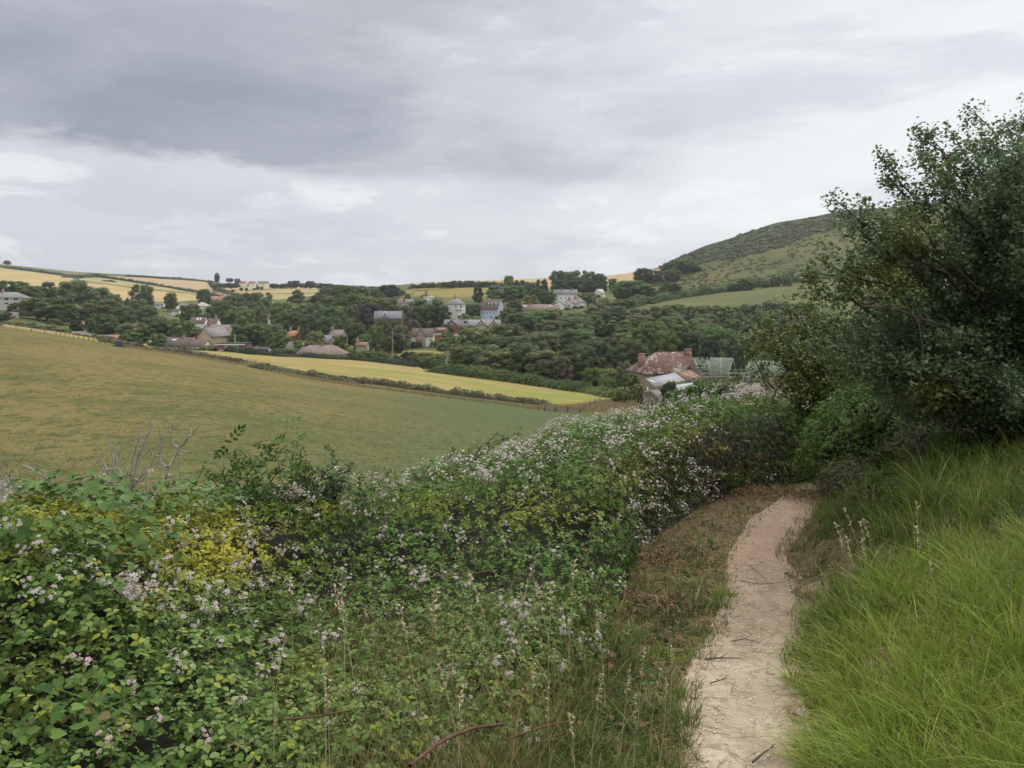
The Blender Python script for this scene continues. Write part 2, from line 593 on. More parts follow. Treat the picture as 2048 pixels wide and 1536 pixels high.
def field_mat(name, c1, c2, c3, scale=0.03, stripe=0.0, ang=0.3):
    m, N = new_mat(name)
    p = N.node('ShaderNodeTexCoord').outputs['Object']
    a = N.noise(p, scale, 5, 0.6, 0.4)
    b = N.noise(p, scale * 12, 5, 0.7)
    c = N.mix(N.mr(a, 0.35, 0.65), c1, c2)
    c = N.mix(N.mr(b, 0.5, 0.75, 0, 0.6), c, c3)
    if stripe:
        x, y, z = N.sep(p)
        t = N.m('ADD', N.m('MULTIPLY', x, math.cos(ang)), N.m('MULTIPLY', y, math.sin(ang)))
        w = N.noise(N.comb(N.m('MULTIPLY', t, stripe), 0.0, 0.0), 1.0, 2, 0.5)
        c = N.mix(N.mr(w, 0.4, 0.6, 0, 0.3), c, c3)
    return finish(m, N, c, 0.95, 0.08, b, 0.5, 0.5)


def ground_mat():
    """rough grass and earth between the fields; near the path dry thatch and litter"""
    m, N = new_mat('rough_ground')
    p = N.node('ShaderNodeTexCoord').outputs['Object']
    a = N.noise(p, 0.05, 5, 0.6, 0.3)
    b = N.noise(p, 0.9, 6, 0.7)
    c = N.mix(N.mr(a, 0.35, 0.65), (0.060, 0.082, 0.026), (0.135, 0.125, 0.045))
    c = N.mix(N.mr(b, 0.5, 0.72, 0, 0.6), c, (0.045, 0.052, 0.02))
    near = N.noise(p, 14, 6, 0.75)
    soil = N.mix(N.mr(near, 0.35, 0.65), (0.055, 0.040, 0.024), (0.16, 0.115, 0.062))
    x, y, z = N.sep(p)
    c = N.mix(N.mr(y, 24, 15), c, soil)
    return finish(m, N, c, 0.95, 0.1, N.m('ADD', b, N.m('MULTIPLY', near, 0.1)), 0.6, 0.08)


def path_mat():
    m, N = new_mat('chalky_path_earth')
    p = N.node('ShaderNodeTexCoord').outputs['Object']
    a = N.noise(p, 1.1, 6, 0.6, 0.5)
    b = N.noise(p, 24, 6, 0.7)
    g = N.noise(p, 140, 3, 0.6)
    x, y, z = N.sep(p)
    c = N.mix(N.mr(a, 0.38, 0.62), (0.29, 0.225, 0.165), (0.45, 0.37, 0.285))
    # browner and full of litter further down, under the bushes
    c = N.mix(N.mr(N.m('ADD', y, N.m('MULTIPLY', a, 2.0)), 4.6, 8.2, 0, .85), c, (0.25, 0.175, 0.125))
    c = N.mix(N.mr(b, 0.48, 0.66, 0, 0.65), c, (0.25, 0.185, 0.125))
    vo = N.node('ShaderNodeTexVoronoi')
    N.put(vo.inputs['Vector'], p); vo.inputs['Scale'].default_value = 75
    c = N.mix(N.mr(vo.outputs['Distance'], 0.28, 0.12, 0, 0.5), c, (0.66, 0.58, 0.46))
    c = N.mix(N.mr(g, 0.55, 0.75, 0, 0.35), c, (0.20, 0.14, 0.09))
    h = N.m('ADD', N.m('MULTIPLY', b, 0.6), N.m('ADD', N.m('MULTIPLY', g, 0.2), N.m('MULTIPLY', N.m('MINIMUM', vo.outputs['Distance'], 0.4), -0.4)))
    return finish(m, N, c, 0.95, 0.1, h, 0.7, 0.02)


M = {}
M['ground'] = ground_mat()
M['pasture'] = pasture_mat()
M['barley'] = barley_mat()
M['path'] = path_mat()
M['gold'] = field_mat('ripe_corn', (0.36, 0.27, 0.125), (0.42, 0.32, 0.16), (0.30, 0.21, 0.09), 0.012, 0.05)
M['gold2'] = field_mat('pale_stubble', (0.34, 0.275, 0.14), (0.30, 0.25, 0.11), (0.23, 0.21, 0.09), 0.02)
M['tan'] = field_mat('pinkish_corn', (0.36, 0.26, 0.155), (0.38, 0.285, 0.165), (0.31, 0.22, 0.12), 0.012, 0.06)
M['green_field'] = field_mat('hill_meadow', (0.125, 0.15, 0.06), (0.155, 0.165, 0.068), (0.10, 0.12, 0.045), 0.02)
M['hill_meadow'] = field_mat('grey_green_meadow', (0.095, 0.108, 0.044), (0.132, 0.128, 0.056), (0.068, 0.080, 0.034), 0.02, 0.05, 1.2)
M['down'] = field_mat('chalk_down', (0.072, 0.088, 0.034), (0.118, 0.112, 0.042), (0.040, 0.050, 0.026), 0.022)
M['scrub_floor'] = field_mat('scrubby_down', (0.040, 0.055, 0.030), (0.058, 0.070, 0.036), (0.085, 0.095, 0.042), 0.03)
M['dry_grass_field'] = field_mat('dry_olive_meadow', (0.19, 0.165, 0.05), (0.24, 0.19, 0.06), (0.13, 0.13, 0.04), 0.03)


# ---------------------------------------------------------------- ground sheet
def grid_faces(nr, nc):
    i = np.arange(nr - 1)[:, None] * nc; j = np.arange(nc - 1)[None]
    return np.stack([i + j, i + j + 1, i + nc + j + 1, i + nc + j], -1).reshape(-1, 4)


def build_ground():
    mb = MB()
    # fan in front of the camera, from 14 m to the far ridges
    cols = np.concatenate([np.linspace(-9000, -900, 14)[:-1], np.arange(-900, 3000, 18.0), np.linspace(3000, 11000, 14)])
    ys = np.exp(np.linspace(math.log(20.0), math.log(4000), 230))
    C, Y = np.meshgrid(cols, ys)
    X = np.clip((C - 1024) / F * Y, -4000, 4000)
    Z = H(X, Y)
    mb.add(np.stack([X, Y, Z], -1), grid_faces(len(ys), len(cols)))
    # near sheet, from behind the camera to 20 m
    xs = np.concatenate([-np.exp(np.linspace(math.log(4000), math.log(14), 18)), np.arange(-13.5, 16, 0.13), np.exp(np.linspace(math.log(17), math.log(4000), 18))])
    yy = np.concatenate([-np.exp(np.linspace(math.log(4000), math.log(5), 16)), np.arange(-4, 20, 0.13), [20.0]])
    X, Y = np.meshgrid(xs, yy)
    Z = H(X, Y)
    s = np.abs(X - path_x(Y))
    w = np.interp(Y, PATHW[:, 0], PATHW[:, 1])
    Z = Z - 0.06 * (s < w - 0.02) * ((Y > -5) & (Y < 16))
    mb.add(np.stack([X, Y, Z], -1), grid_faces(len(yy), len(xs)))
    o = obj('ground', mb.mesh('ground', M['ground'], True))
    tag(o, 'rolling valley ground of rough grass and earth', None, None, 'structure')


build_ground()


def build_path():
    mb = MB()
    ys = np.arange(-5, 15.5, 0.05)
    us = np.linspace(-1, 1, 15)
    cx = path_x(ys)
    p0 = np.stack([ys, 0 * ys, 0 * ys], -1)
    wl = np.interp(ys, PATHW[:, 0], PATHW[:, 1]) * (1.12 + 0.25 * fbm(p0, 1.3, 5, 3)) + 0.03
    wr = np.interp(ys, PATHW[:, 0], PATHW[:, 1]) * (1.22 + 0.35 * fbm(p0, 1.1, 15, 3)) + 0.05
    wr = wr + 0.16 * np.exp(-((ys - 5.6) / 0.5) ** 2)
    W = np.where(us[None] < 0, wl[:, None], wr[:, None])
    X = cx[:, None] + W * us[None]
    Y = np.broadcast_to(ys[:, None], X.shape)
    Z = H(X, Y) + 0.016
    # worn hollow, stones
    q = np.stack([X, Y, 0 * X], -1).reshape(-1, 3)
    Z = Z - 0.02 * (1 - us[None] ** 2) + (fbm(q, 9, 31, 2) * 0.008 + fbm(q * [1, .5, 1], 3.2, 33, 2) * 0.012).reshape(X.shape)
    Z = Z - 0.012 * np.exp(-((us[None] - .15 + .3 * np.sin(ys * 1.7)[:, None]) / .3) ** 2)
    Z = np.where(np.abs(us[None]) > 0.99, Z - 0.03, Z)
    mb.add(np.stack([X, Y, Z], -1), grid_faces(len(ys), len(us)))
    tag(obj('footpath', mb.mesh('footpath', M['path'], True)), 'pale chalky footpath winding down between the brambles', None, None, 'structure')


build_path()


def field(name, label, mat, top, bot, off, ymin=15.0, ymax=1690.0, cols=None, rows=26, step=16, ymin_top=None):
    """sheet of ground between two image-space boundary lines (lists of (px, py)), laid on the terrain off metres up"""
    top = np.array(top, float); bot = np.array(bot, float)
    x0 = max(top[0, 0], bot[0, 0]); x1 = min(top[-1, 0], bot[-1, 0])
    n = max(3, int((x1 - x0) / step) + 1)
    c = np.linspace(x0, x1, n)
    T = G(c, np.interp(c, top[:, 0], top[:, 1]), ymin_top or ymin, ymax)
    B = G(c, np.interp(c, bot[:, 0], bot[:, 1]), ymin, ymax)
    t = np.linspace(0, 1, rows)
    ly = np.log(B[:, 1])[:, None] * (1 - t) + np.log(np.maximum(T[:, 1], B[:, 1] * 1.001))[:, None] * t
    Y = np.exp(ly); X = ((c - 1024) / F)[:, None] * Y
    Z = H(X, Y) + off
    Z[:, 0] -= off * 1.3; Z[:, -1] -= off * 1.3; Z[0] -= off * 1.3; Z[-1] -= off * 1.3
    # thin curb row so the crop edge is steep
    mb = MB()
    mb.add(np.stack([X, Y, Z], -1), grid_faces(n, rows)[:, ::-1])
    return tag(obj(name, mb.mesh(name, M[mat], True)), label, None, None, 'structure')


FENCE = [(-60, 645), (0, 652), (110, 668), (240, 692), (300, 700), (400, 713), (500, 730), (600, 752), (700, 768), (850, 787), (1000, 805), (1130, 825)]
field('pasture', 'brown-green grazed pasture sloping down behind the brambles', 'pasture',
      [(-900, 600)] + FENCE + [(1200, 835), (1260, 850)], [(-900, 1300), (1260, 1300)], 0.12, 15, 205, rows=60, step=14)
field('barley_field', 'golden barley strip greening towards the farm', 'barley',
      [(330, 692), (440, 705), (520, 711), (700, 718), (780, 726), (840, 737), (852, 744), (930, 752), (1050, 765), (1150, 780), (1215, 793), (1232, 798)],
      [(330, 696), (400, 706), (500, 722), (600, 741), (700, 757), (850, 776), (1000, 796), (1120, 813), (1180, 808), (1232, 799)], 0.45, 120, 275, rows=34, step=7)
field('barley_field', 'narrow golden crop wedge beyond the pasture crest at far left', 'barley',
      [(-60, 637), (0, 648), (60, 657), (140, 671), (230, 684), (300, 693)], [(-60, 640), (0, 652), (60, 662), (140, 675), (230, 688), (300, 697)], 0.6, 165, 260, rows=8, step=8)
# far left hills
field('corn_field', 'broad golden cornfield high on the far left hill', 'gold',
      [(-60, 532), (0, 536), (60, 543), (120, 551), (150, 557)], [(-60, 575), (0, 580), (60, 580), (110, 575), (150, 564)], 0.5, 520, 1300)
field('hill_pasture', 'green pasture on the skyline at far left', 'green_field',
      [(-60, 522), (0, 529), (80, 537), (200, 549), (212, 551)], [(-60, 531), (0, 535), (80, 543), (150, 552), (212, 553)], 0.8, 700, 1400)
field('corn_field', 'golden cornfield behind the big sycamore left of the village', 'gold',
      [(165, 563), (230, 571), (270, 577), (330, 583), (400, 590)], [(165, 578), (210, 600), (290, 603), (350, 604), (400, 600)], 0.5, 420, 1150)
field('stubble_field', 'pale green-gold stubble strip under the long dark hedge', 'gold2',
      [(155, 557), (210, 557), (280, 568), (340, 577), (410, 588)], [(155, 560), (230, 570), (270, 575), (330, 581), (410, 590)], 0.7, 500, 1200)
field('corn_field', 'tan cornfield on the skyline left of the dark cypress', 'tan',
      [(205, 552), (300, 557), (380, 562), (428, 566)], [(205, 554), (240, 558), (320, 571), (428, 585)], 0.7, 600, 1300)
field('corn_field', 'small tan field with scattered bushes below the white houses', 'tan',
      [(440, 575), (500, 573), (560, 570), (640, 577)], [(440, 581), (480, 585), (500, 580), (560, 576), (640, 579)], 0.7, 600, 1400)
field('corn_field', 'golden stubble slope left of the big conical tree', 'gold2',
      [(430, 586), (500, 582), (560, 578), (640, 579)], [(430, 590), (500, 592), (555, 600), (640, 590)], 0.5, 550, 1400)
field('corn_field', 'pinkish cornfield along the middle skyline', 'tan',
      [(815, 570), (850, 564), (900, 558), (960, 553), (1020, 551), (1110, 552), (1200, 546), (1340, 538)],
      [(815, 575), (850, 575), (900, 572), (960, 571), (1020, 573), (1110, 575), (1200, 572), (1340, 558)], 0.6, 560, 1300)
field('dry_meadow', 'olive dry meadow above the white cottages', 'dry_grass_field',
      [(745, 592), (790, 583), (840, 578), (900, 575), (960, 576), (1000, 577)], [(745, 596), (790, 592), (840, 592), (900, 596), (960, 594), (1000, 590)], 0.5, 430, 900)
field('dry_meadow', 'rough tawny paddock below the stone cottage', 'dry_grass_field',
      [(700, 716), (760, 708), (830, 700), (890, 703)], [(700, 720), (760, 722), (830, 722), (890, 728)], 0.3, 220, 330)
# the down on the right
field('hill_meadow', 'grey-green meadow on the lower slope of the right hill', 'hill_meadow',
      [(1255, 618), (1300, 606), (1400, 592), (1500, 577), (1600, 563), (1700, 552), (1800, 541), (2100, 505), (2700, 470)],
      [(1255, 624), (1300, 620), (1400, 616), (1500, 614), (1600, 612), (1700, 612), (1800, 610), (2100, 600), (2700, 560)], 0.3, 330, 620, step=12)
field('down_slope', 'yellow-green open down below the scrub of the right hill', 'down',
      [(1345, 556), (1400, 527), (1500, 510), (1560, 494), (1620, 467), (1700, 449), (1800, 435), (2100, 420)],
      [(1345, 576), (1400, 590), (1500, 577), (1600, 563), (1700, 552), (1800, 541), (2100, 505)], 0.35, 420, 900, step=10, rows=34)
field('scrub_slope', 'dark scrub-covered upper slope of the right hill', 'scrub_floor',
      [(1318, 500), (1400, 480), (1500, 440), (1600, 410), (1700, 395), (1800, 380), (2100, 340), (2700, 320)],
      [(1318, 550), (1400, 528), (1500, 511), (1560, 495), (1620, 468), (1700, 450), (1800, 436), (2100, 420), (2700, 400)], 0.35, 480, 1100, step=10, rows=34)

# ---------------------------------------------------------------- trees, bushes, hedges of the valley
M['tree_leaf'] = leaf_mat('broadleaf_foliage', (0.058, 0.092, 0.034), (0.155, 0.210, 0.078), transl=0.22, spec=0.12, rough=0.7, objvar=1.0, tintcol=(0.20, 0.235, 0.085))
M['bright_leaf'] = leaf_mat('fresh_green_foliage', (0.066, 0.110, 0.032), (0.150, 0.205, 0.066), transl=0.2, spec=0.12, rough=0.7, objvar=0.5, tintcol=(0.2, 0.22, 0.06))
M['dark_leaf'] = leaf_mat('evergreen_foliage', (0.028, 0.042, 0.024), (0.060, 0.080, 0.042), transl=0.05, spec=0.1, rough=0.7, objvar=0.4)
M['purple_leaf'] = leaf_mat('copper_foliage', (0.020, 0.012, 0.014), (0.055, 0.030, 0.032), transl=0.08, objvar=0.3)
M['brown_leaf'] = leaf_mat('brownish_foliage', (0.055, 0.050, 0.028), (0.125, 0.105, 0.055), transl=0.1, objvar=0.5)
M['yellow_leaf'] = leaf_mat('yellow_green_foliage', (0.085, 0.10, 0.025), (0.20, 0.20, 0.055), transl=0.15, objvar=0.4)
M['bark'] = flat_mat('grey_brown_bark', (0.085, 0.070, 0.052), 0.95, 0.35, 8)
M['dead_wood'] = flat_mat('weathered_dead_wood', (0.30, 0.285, 0.25), 0.9, 0.25, 12)

# a spray of leaves: three pointed leaves round a centre
_a = np.array([0, 2.1, 4.2])
CL_V = [[0, 0, 0]]
CL_F = []
for k, a in enumerate(_a):
    c, s = math.cos(a), math.sin(a)
    b = len(CL_V)
    CL_V += [[0.55 * math.cos(a - .62), 0.55 * math.sin(a - .62), -0.05], [c, s, -0.22], [0.55 * math.cos(a + .62), 0.55 * math.sin(a + .62), -0.05]]
    CL_F.append([0, b, b + 1, b + 2])
CL_V = np.array(CL_V, float); CL_F = np.array(CL_F)

_ico = None


def ico(sub=1):
    import bmesh
    bm = bmesh.new()
    bmesh.ops.create_icosphere(bm, subdivisions=sub, radius=1)
    v = np.array([x.co[:] for x in bm.verts]); f = np.array([[y.index for y in x.verts] for x in bm.faces])
    bm.free()
    return v, f


ICO1 = ico(1); ICO2 = ico(2)
OCT = (np.array([[1, 0, 0], [0, 1, 0], [-1, 0, 0], [0, -1, 0], [0, 0, 1], [0, 0, -1]], float), np.array([[0, 1, 4], [1, 2, 4], [2, 3, 4], [3, 0, 4], [1, 0, 5], [2, 1, 5], [3, 2, 5], [0, 3, 5]]))


def crown_mesh(name, mat, W=12.0, Hh=12.0, base=0.12, shape='round', nl=20, n=2600, cs=0.55, seed=1):
    r = np.random.default_rng(seed)
    mb = MB()
    lobes = []
    for k in range(nl):
        t = (k + 0.5) / nl
        a = k * 2.4 + r.uniform(-.4, .4)
        if shape == 'cone':
            zz = base + (1 - base) * (t ** 1.05) * 0.93; rad = (1 - t) ** 0.75 * 0.75
            lr = 0.13 + 0.13 * (1 - t)
        elif shape == 'column':
            zz = base + (1 - base) * t * 0.92; rad = 0.45 * math.sin(math.pi * (0.16 + 0.72 * t)); lr = 0.27 * (1 - 0.35 * t)
        elif shape == 'bush':
            zz = 0.08 + 0.66 * t * r.uniform(.7, 1); rad = 0.72 * math.sqrt(max(0.02, 1 - t * t)); lr = r.uniform(.2, .33)
        else:
            zz = base + 0.07 + (0.89 - base) * t; q = (zz - 0.46) / 0.56
            rad = 0.72 * math.sqrt(max(0.03, 1 - q * q)) * r.uniform(.8, 1.08); lr = r.uniform(0.17, 0.31)
        if shape == 'umbrella':
            zz = 0.55 + 0.3 * (1 - rad) * r.uniform(.7, 1.1)
        lobes.append((rad * math.cos(a) * W / 2, rad * math.sin(a) * W / 2, zz * Hh - lr * 0.25 * Hh * 0.0, lr))
    L = np.array(lobes)
    rx = L[:, 3] * W / 2 * 1.05; rz = L[:, 3] * Hh * 0.44
    L[:, 2] = np.minimum(L[:, 2], Hh - rz)
    # inner bulk so the crown is not hollow, tinted dark as painted inner shade
    for k in range(nl):
        vv = ICO1[0] * [rx[k] * .80, rx[k] * .80, rz[k] * .80] + L[k, :3]
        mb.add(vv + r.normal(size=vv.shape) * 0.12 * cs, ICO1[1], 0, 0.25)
    mid = np.array([0, 0, Hh * 0.42])
    vv = ICO2[0] * [W * .27, W * .27, Hh * .27] + mid
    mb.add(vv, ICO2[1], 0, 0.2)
    w = rx * rz; w = w / w.sum()
    k = r.choice(nl, n, p=w)
    d = r.normal(size=(n, 3)); d[:, 2] = d[:, 2] * 0.9 + 0.30
    d /= np.linalg.norm(d, axis=1)[:, None]
    rr = r.uniform(0.84, 1.12, n)[:, None]
    P = L[k, :3] + d * np.stack([rx[k], rx[k], rz[k]], -1) * rr
    # break the surface into bouquets
    nn = vnoise(P, 1.35, seed)
    P = P + d * (nn * 0.75 * cs)[:, None]
    # drop what is buried in other lobes
    keep = np.ones(n, bool)
    for j in range(nl):
        q = (P - L[j, :3]) / [rx[j] * .85, rx[j] * .85, rz[j] * .85]
        keep &= ~((q ** 2).sum(1) < 0.8)
    keep &= P[:, 2] > 0.02 * Hh
    P = P[keep]; d = d[keep]; nn = nn[keep]
    nrm = d + np.array([0, 0, 0.55]) + r.normal(size=d.shape) * 0.42
    tint = 0.5 + np.clip(nn, 0, 1) * 0.45  # bouquets that bulge out are tinted lighter, light painted into the leaf colour
    mb.stamp(CL_V, CL_F, P, frames(nrm, None, r), cs * r.uniform(.6, 1.25, len(P)), 0, tint)
    return mb.mesh(name, mat)


def trunk_mesh(name, Hh=12.0, W=12.0, seed=0, rad=0.35, base=.12):
    r = np.random.default_rng(seed); mb = MB()
    top = np.array([r.uniform(-.4, .4), r.uniform(-.4, .4), Hh * .62])
    ts = np.linspace(0, 1, 5)[:, None]
    mb.tube(np.array([0, 0, -1.0]) * (1 - ts) + top * ts + np.sin(ts * 3) * .15, rad * (1.1 - .75 * ts[:, 0]), 6)
    for k in range(5):
        a = k * 1.3 + r.uniform(0, .5); z0 = Hh * (base + .08 + .09 * k)
        e = np.array([math.cos(a) * W * .33, math.sin(a) * W * .33, z0 + Hh * .22])
        s = np.array([0, 0, z0])
        mb.tube(s * (1 - ts) + e * ts + np.array([0, 0, 1]) * np.sin(ts * 3.1) * .3, rad * .42 * (1.1 - .8 * ts[:, 0]), 4)
    return mb.mesh(name, M['bark'], True)


CR = {}
for i in range(5):
    CR[('round', i)] = crown_mesh('round_crown', M['tree_leaf'], 12, 12, 0.06, 'round', 22 + i, 4200, 0.38, 10 + i)
for i in range(3):
    CR[('oval', i)] = crown_mesh('oval_crown', M['tree_leaf'], 10, 13, 0.05, 'round', 18 + i, 3800, 0.38, 30 + i)
CR[('cone', 0)] = crown_mesh('conical_crown', M['tree_leaf'], 12, 13, 0.05, 'cone', 26, 4600, 0.38, 41)
CR[('cone', 1)] = crown_mesh('conical_crown', M['bright_leaf'], 9, 12, 0.05, 'cone', 24, 4000, 0.38, 42)
CR[('column', 0)] = crown_mesh('columnar_crown', M['dark_leaf'], 9, 13, 0.0, 'column', 20, 2600, 0.4, 51)
CR[('bright', 0)] = crown_mesh('bright_crown', M['bright_leaf'], 11, 11, 0.05, 'round', 20, 4400, 0.37, 61)
CR[('bright', 1)] = crown_mesh('bright_crown', M['bright_leaf'], 10, 9, 0.02, 'bush', 18, 2600, 0.42, 62)
CR[('purple', 0)] = crown_mesh('purple_crown', M['purple_leaf'], 12, 11, 0.05, 'round', 22, 4000, 0.38, 71)
CR[('brown', 0)] = crown_mesh('brownish_crown', M['brown_leaf'], 10, 10, 0.05, 'round', 20, 3800, 0.38, 81)
CR[('yellow', 0)] = crown_mesh('yellowish_crown', M['yellow_leaf'], 10, 10, 0.05, 'round', 20, 3800, 0.38, 82)
CR[('dark', 0)] = crown_mesh('dark_crown', M['dark_leaf'], 11, 11, 0.05, 'round', 20, 3800, 0.38, 83)
for i in range(3):
    CR[('bush', i)] = crown_mesh('bush_crown', M['tree_leaf'], 4, 3, 0.0, 'bush', 12, 1100, 0.26, 90 + i)
CR[('brightbush', 0)] = crown_mesh('bush_crown', M['bright_leaf'], 4, 3, 0.0, 'bush', 12, 1100, 0.26, 95)
CR[('thorn', 0)] = crown_mesh('thorn_crown', M['dark_leaf'], 6, 5, 0.25, 'round', 10, 900, 0.4, 97)
DIM = {'round': (12, 12), 'oval': (10, 13), 'cone': (12, 13), 'column': (9, 13), 'bright': (11, 11), 'purple': (12, 11), 'brown': (10, 10), 'yellow': (10, 10), 'dark': (11, 11), 'bush': (4, 3), 'brightbush': (4, 3), 'thorn': (6, 5)}
NV = {'round': 5, 'oval': 3, 'bush': 3, 'cone': 2, 'bright': 2}
TRUNKS = [trunk_mesh('trunk', 12, 12, i) for i in range(3)]


def tree(px, top, wpx, y, label, shape='round', group=None, base_row=None, name=None, minh=1.5, cat=None, var=None):
    """tree whose crown top shows at (px, top) and is wpx wide, standing on the terrain y metres off"""
    x = (px - 1024) / F * y
    gz = Hs(x, y)
    zt = -(top - HZ) / F * y
    h = max(zt - gz, minh)
    w = wpx * y / F * 1.12
    if base_row is not None:
        h = (base_row - top) * y / F
        gz = zt - h
    dw, dh = DIM[shape]
    v = random.randrange(NV.get(shape, 1)) if var is None else var
    small = shape in ('bush', 'brightbush')
    nm = name or ('bush' if small else 'tree')
    t = thing(nm, label, cat or ('bush' if small else 'tree'), (x, y, gz), group, random.uniform(0, 6.28))
    c = obj('crown', CR[(shape, v)], t)
    c.scale = (w / dw, w / dw * random.uniform(.85, 1.1), h / dh)
    if not small:
        k = obj('trunk', TRUNKS[v % 3], t)
        k.scale = (max(.5, w / 12), max(.5, w / 12), h / 12)
    return t


T = tree
G1 = 'trees of the left village wood'
# --- left hillside and village edge
T(14, 521, 16, 1250, 'rounded dark clump of bushes alone on the far left skyline', 'dark', base_row=530, name='bush')
T(217, 560, 27, 930, 'dark low clump of bushes alone in the golden field', 'dark', base_row=571, name='bush')
T(434, 545, 15, 950, 'tall dark cypress standing up against the sky on the far ridge', 'column', base_row=563, name='cypress_tree')
T(459, 556, 15, 980, 'small round tree beside the dark cypress on the ridge', 'dark', base_row=565)
T(475, 557, 13, 985, 'rusty brown tree at the left end of the far white houses', 'brown', base_row=566)
T(462, 566, 40, 930, 'low dark thicket below the cypress on the ridge', 'dark', base_row=577, name='thicket')
T(440, 567, 26, 940, 'low dark thicket at the foot of the cypress', 'dark', base_row=577, name='thicket')
T(283, 568, 44, 480, 'big round tree standing before the golden field, left of the white cottages', 'round')
T(254, 589, 12, 500, 'small round tree at the foot of the golden field', 'bush', name='tree')
T(342, 585, 27, 500, 'round dark tree between the golden field and the white cottages', 'round')
T(408, 578, 26, 600, 'rounded tree below the long field hedge, left of the red roofs', 'round')
T(146, 561, 66, 430, 'broad bright-topped tree highest of the wood at left', 'bright')
T(97, 563, 34, 440, 'dark tree left of the highest bright tree in the left wood', 'round')
T(22, 561, 60, 440, 'dark tree behind the grey house at far left', 'round')
T(60, 571, 52, 420, 'spreading tree right of the grey house roof', 'round')
T(-25, 565, 60, 425, 'tree cut by the left edge of the view behind the grey house', 'oval')
T(195, 574, 54, 430, 'tree on the right shoulder of the left wood', 'round')
T(228, 588, 40, 420, 'dark lower tree at the right end of the left wood', 'oval')
T(207, 598, 80, 370, 'wide dark tree below the golden field in the left wood', 'round')
T(125, 594, 50, 380, 'mid-sized tree in the heart of the left wood', 'oval')
T(93, 594, 84, 310, 'large pale-topped sycamore in front of the left wood', 'round', var=0)
T(126, 608, 56, 305, 'dark sycamore leaning right of the large pale one', 'round', var=1)
T(32, 606, 30, 325, 'dark copper-tinged shrub tree below the grey house', 'brown')
T(58, 600, 40, 330, 'tree squeezed between the grey house and the pale sycamore', 'oval')
T(160, 618, 46, 330, 'dark tree right of the pair of sycamores', 'dark')
T(33, 637, 34, 262, 'bright green bush at the field edge far left', 'bright', var=1)
T(2, 628, 30, 275, 'dark bush at the left edge above the crop', 'dark')
T(62, 640, 26, 262, 'dark shrub right of the bright bush at the far left field edge', 'bush')
T(90, 645, 40, 258, 'low dark bank of shrubs under the sycamores', 'bush')
T(125, 652, 36, 250, 'hedgy shrubs beside the crop below the sycamores', 'bush')
T(152, 640, 30, 268, 'dark shrub tree left of the small red roof', 'dark')
T(180, 637, 26, 285, 'green tree rising behind the tiled cottage roofs at left', 'bright', var=0)
T(207, 627, 30, 330, 'small tree between the left wood and the dormer bungalow', 'round')
T(244, 612, 50, 345, 'dark tree left of the pyramid slate roof', 'round')
T(258, 630, 34, 300, 'olive tree just below the pyramid slate roof', 'oval')
T(190, 665, 17, 213, 'small round bright green bush beside the barn roof', 'brightbush')
T(280, 683, 19, 168, 'small umbrella-shaped hawthorn growing on the pasture fence', 'thorn', base_row=703, name='hawthorn_tree')
T(220, 645, 44, 285, 'bushy tree above the long brown roof at left', 'round')
T(250, 648, 42, 280, 'thin olive ash tree left of the dark copse', 'yellow')
T(268, 646, 66, 275, 'leftmost dark tree of the copse above the skylight roof', 'round')
T(300, 634, 50, 290, 'tall rear tree of the copse above the skylight roof', 'round')
T(330, 627, 64, 315, 'broad bright-crowned tree behind the skylight roof copse', 'bright')
T(318, 643, 60, 282, 'middle tree of the copse above the skylight roof', 'round')
T(366, 641, 66, 280, 'rightmost tree of the copse, beside the gabled cream house', 'round')
T(296, 612, 46, 370, 'tree right of the pyramid slate roof', 'bright', var=0)
T(276, 598, 36, 430, 'tree under the big round tree at the golden field', 'round')
T(296, 611, 30, 415, 'leafy tree left of the row of white cottages', 'oval')
T(318, 620, 34, 365, 'bushy tree before the row of white cottages', 'bush', name='tree')
T(372, 622, 28, 395, 'tree between the two white cottages', 'oval')
T(385, 617, 46, 380, 'leafy tree below the pale hipped house', 'round')
T(430, 612, 42, 395, 'tree under the white bungalow with two gables', 'oval')
T(408, 627, 36, 365, 'tree behind the two dark-roofed houses', 'round')
T(388, 602, 22, 520, 'tree among gardens left of the red roofs', 'bush', name='tree')
T(372, 611, 26, 480, 'leafy garden tree above the white cottages', 'oval')
T(468, 590, 48, 470, 'round tree right of the red-roofed houses', 'round')
T(440, 600, 46, 440, 'leafy tree just below the red-roofed houses', 'bright', var=0)
T(498, 585, 44, 520, 'tree at the foot of the tan field', 'oval')
T(525, 584, 46, 540, 'smooth grey-green tree under the golden stubble slope', 'round')
T(507, 602, 40, 450, 'light green tree left of the white gabled house', 'bright', var=0)
T(480, 612, 44, 420, 'dark tree in the middle of the village gardens', 'round')
T(459, 622, 50, 385, 'soft round tree behind the two dark-roofed houses', 'oval')
T(492, 618, 44, 380, 'tree left of the brown-roofed house in the trees', 'round')
T(520, 612, 30, 395, 'tree below the white gabled house', 'oval')
T(464, 648, 46, 290, 'leftmost tree of the belt behind the brick flat-roofed house', 'round')
T(437, 655, 36, 283, 'dark tree right of the cream gable', 'round')
T(509, 646, 60, 287, 'middle tree of the belt behind the brick flat-roofed house', 'round')
T(546, 648, 56, 285, 'right-hand tree of the belt behind the brick house', 'round')
T(487, 655, 44, 280, 'dark tree directly above the brick flat-roofed house', 'dark')
T(554, 664, 34, 266, 'tree standing tall left of the long hipped bungalow', 'bright', var=0)
T(556, 684, 34, 252, 'bright rounded bush at the left end of the long bungalow', 'bright', base_row=715, var=1)
T(573, 672, 26, 262, 'narrow dark tree left of the bungalow chimney', 'oval')
T(428, 686, 28, 252, 'grey-green bush left of the brick flat-roofed house', 'bush')
T(372, 690, 24, 250, 'low shrub in front of the skylight roof', 'bush')
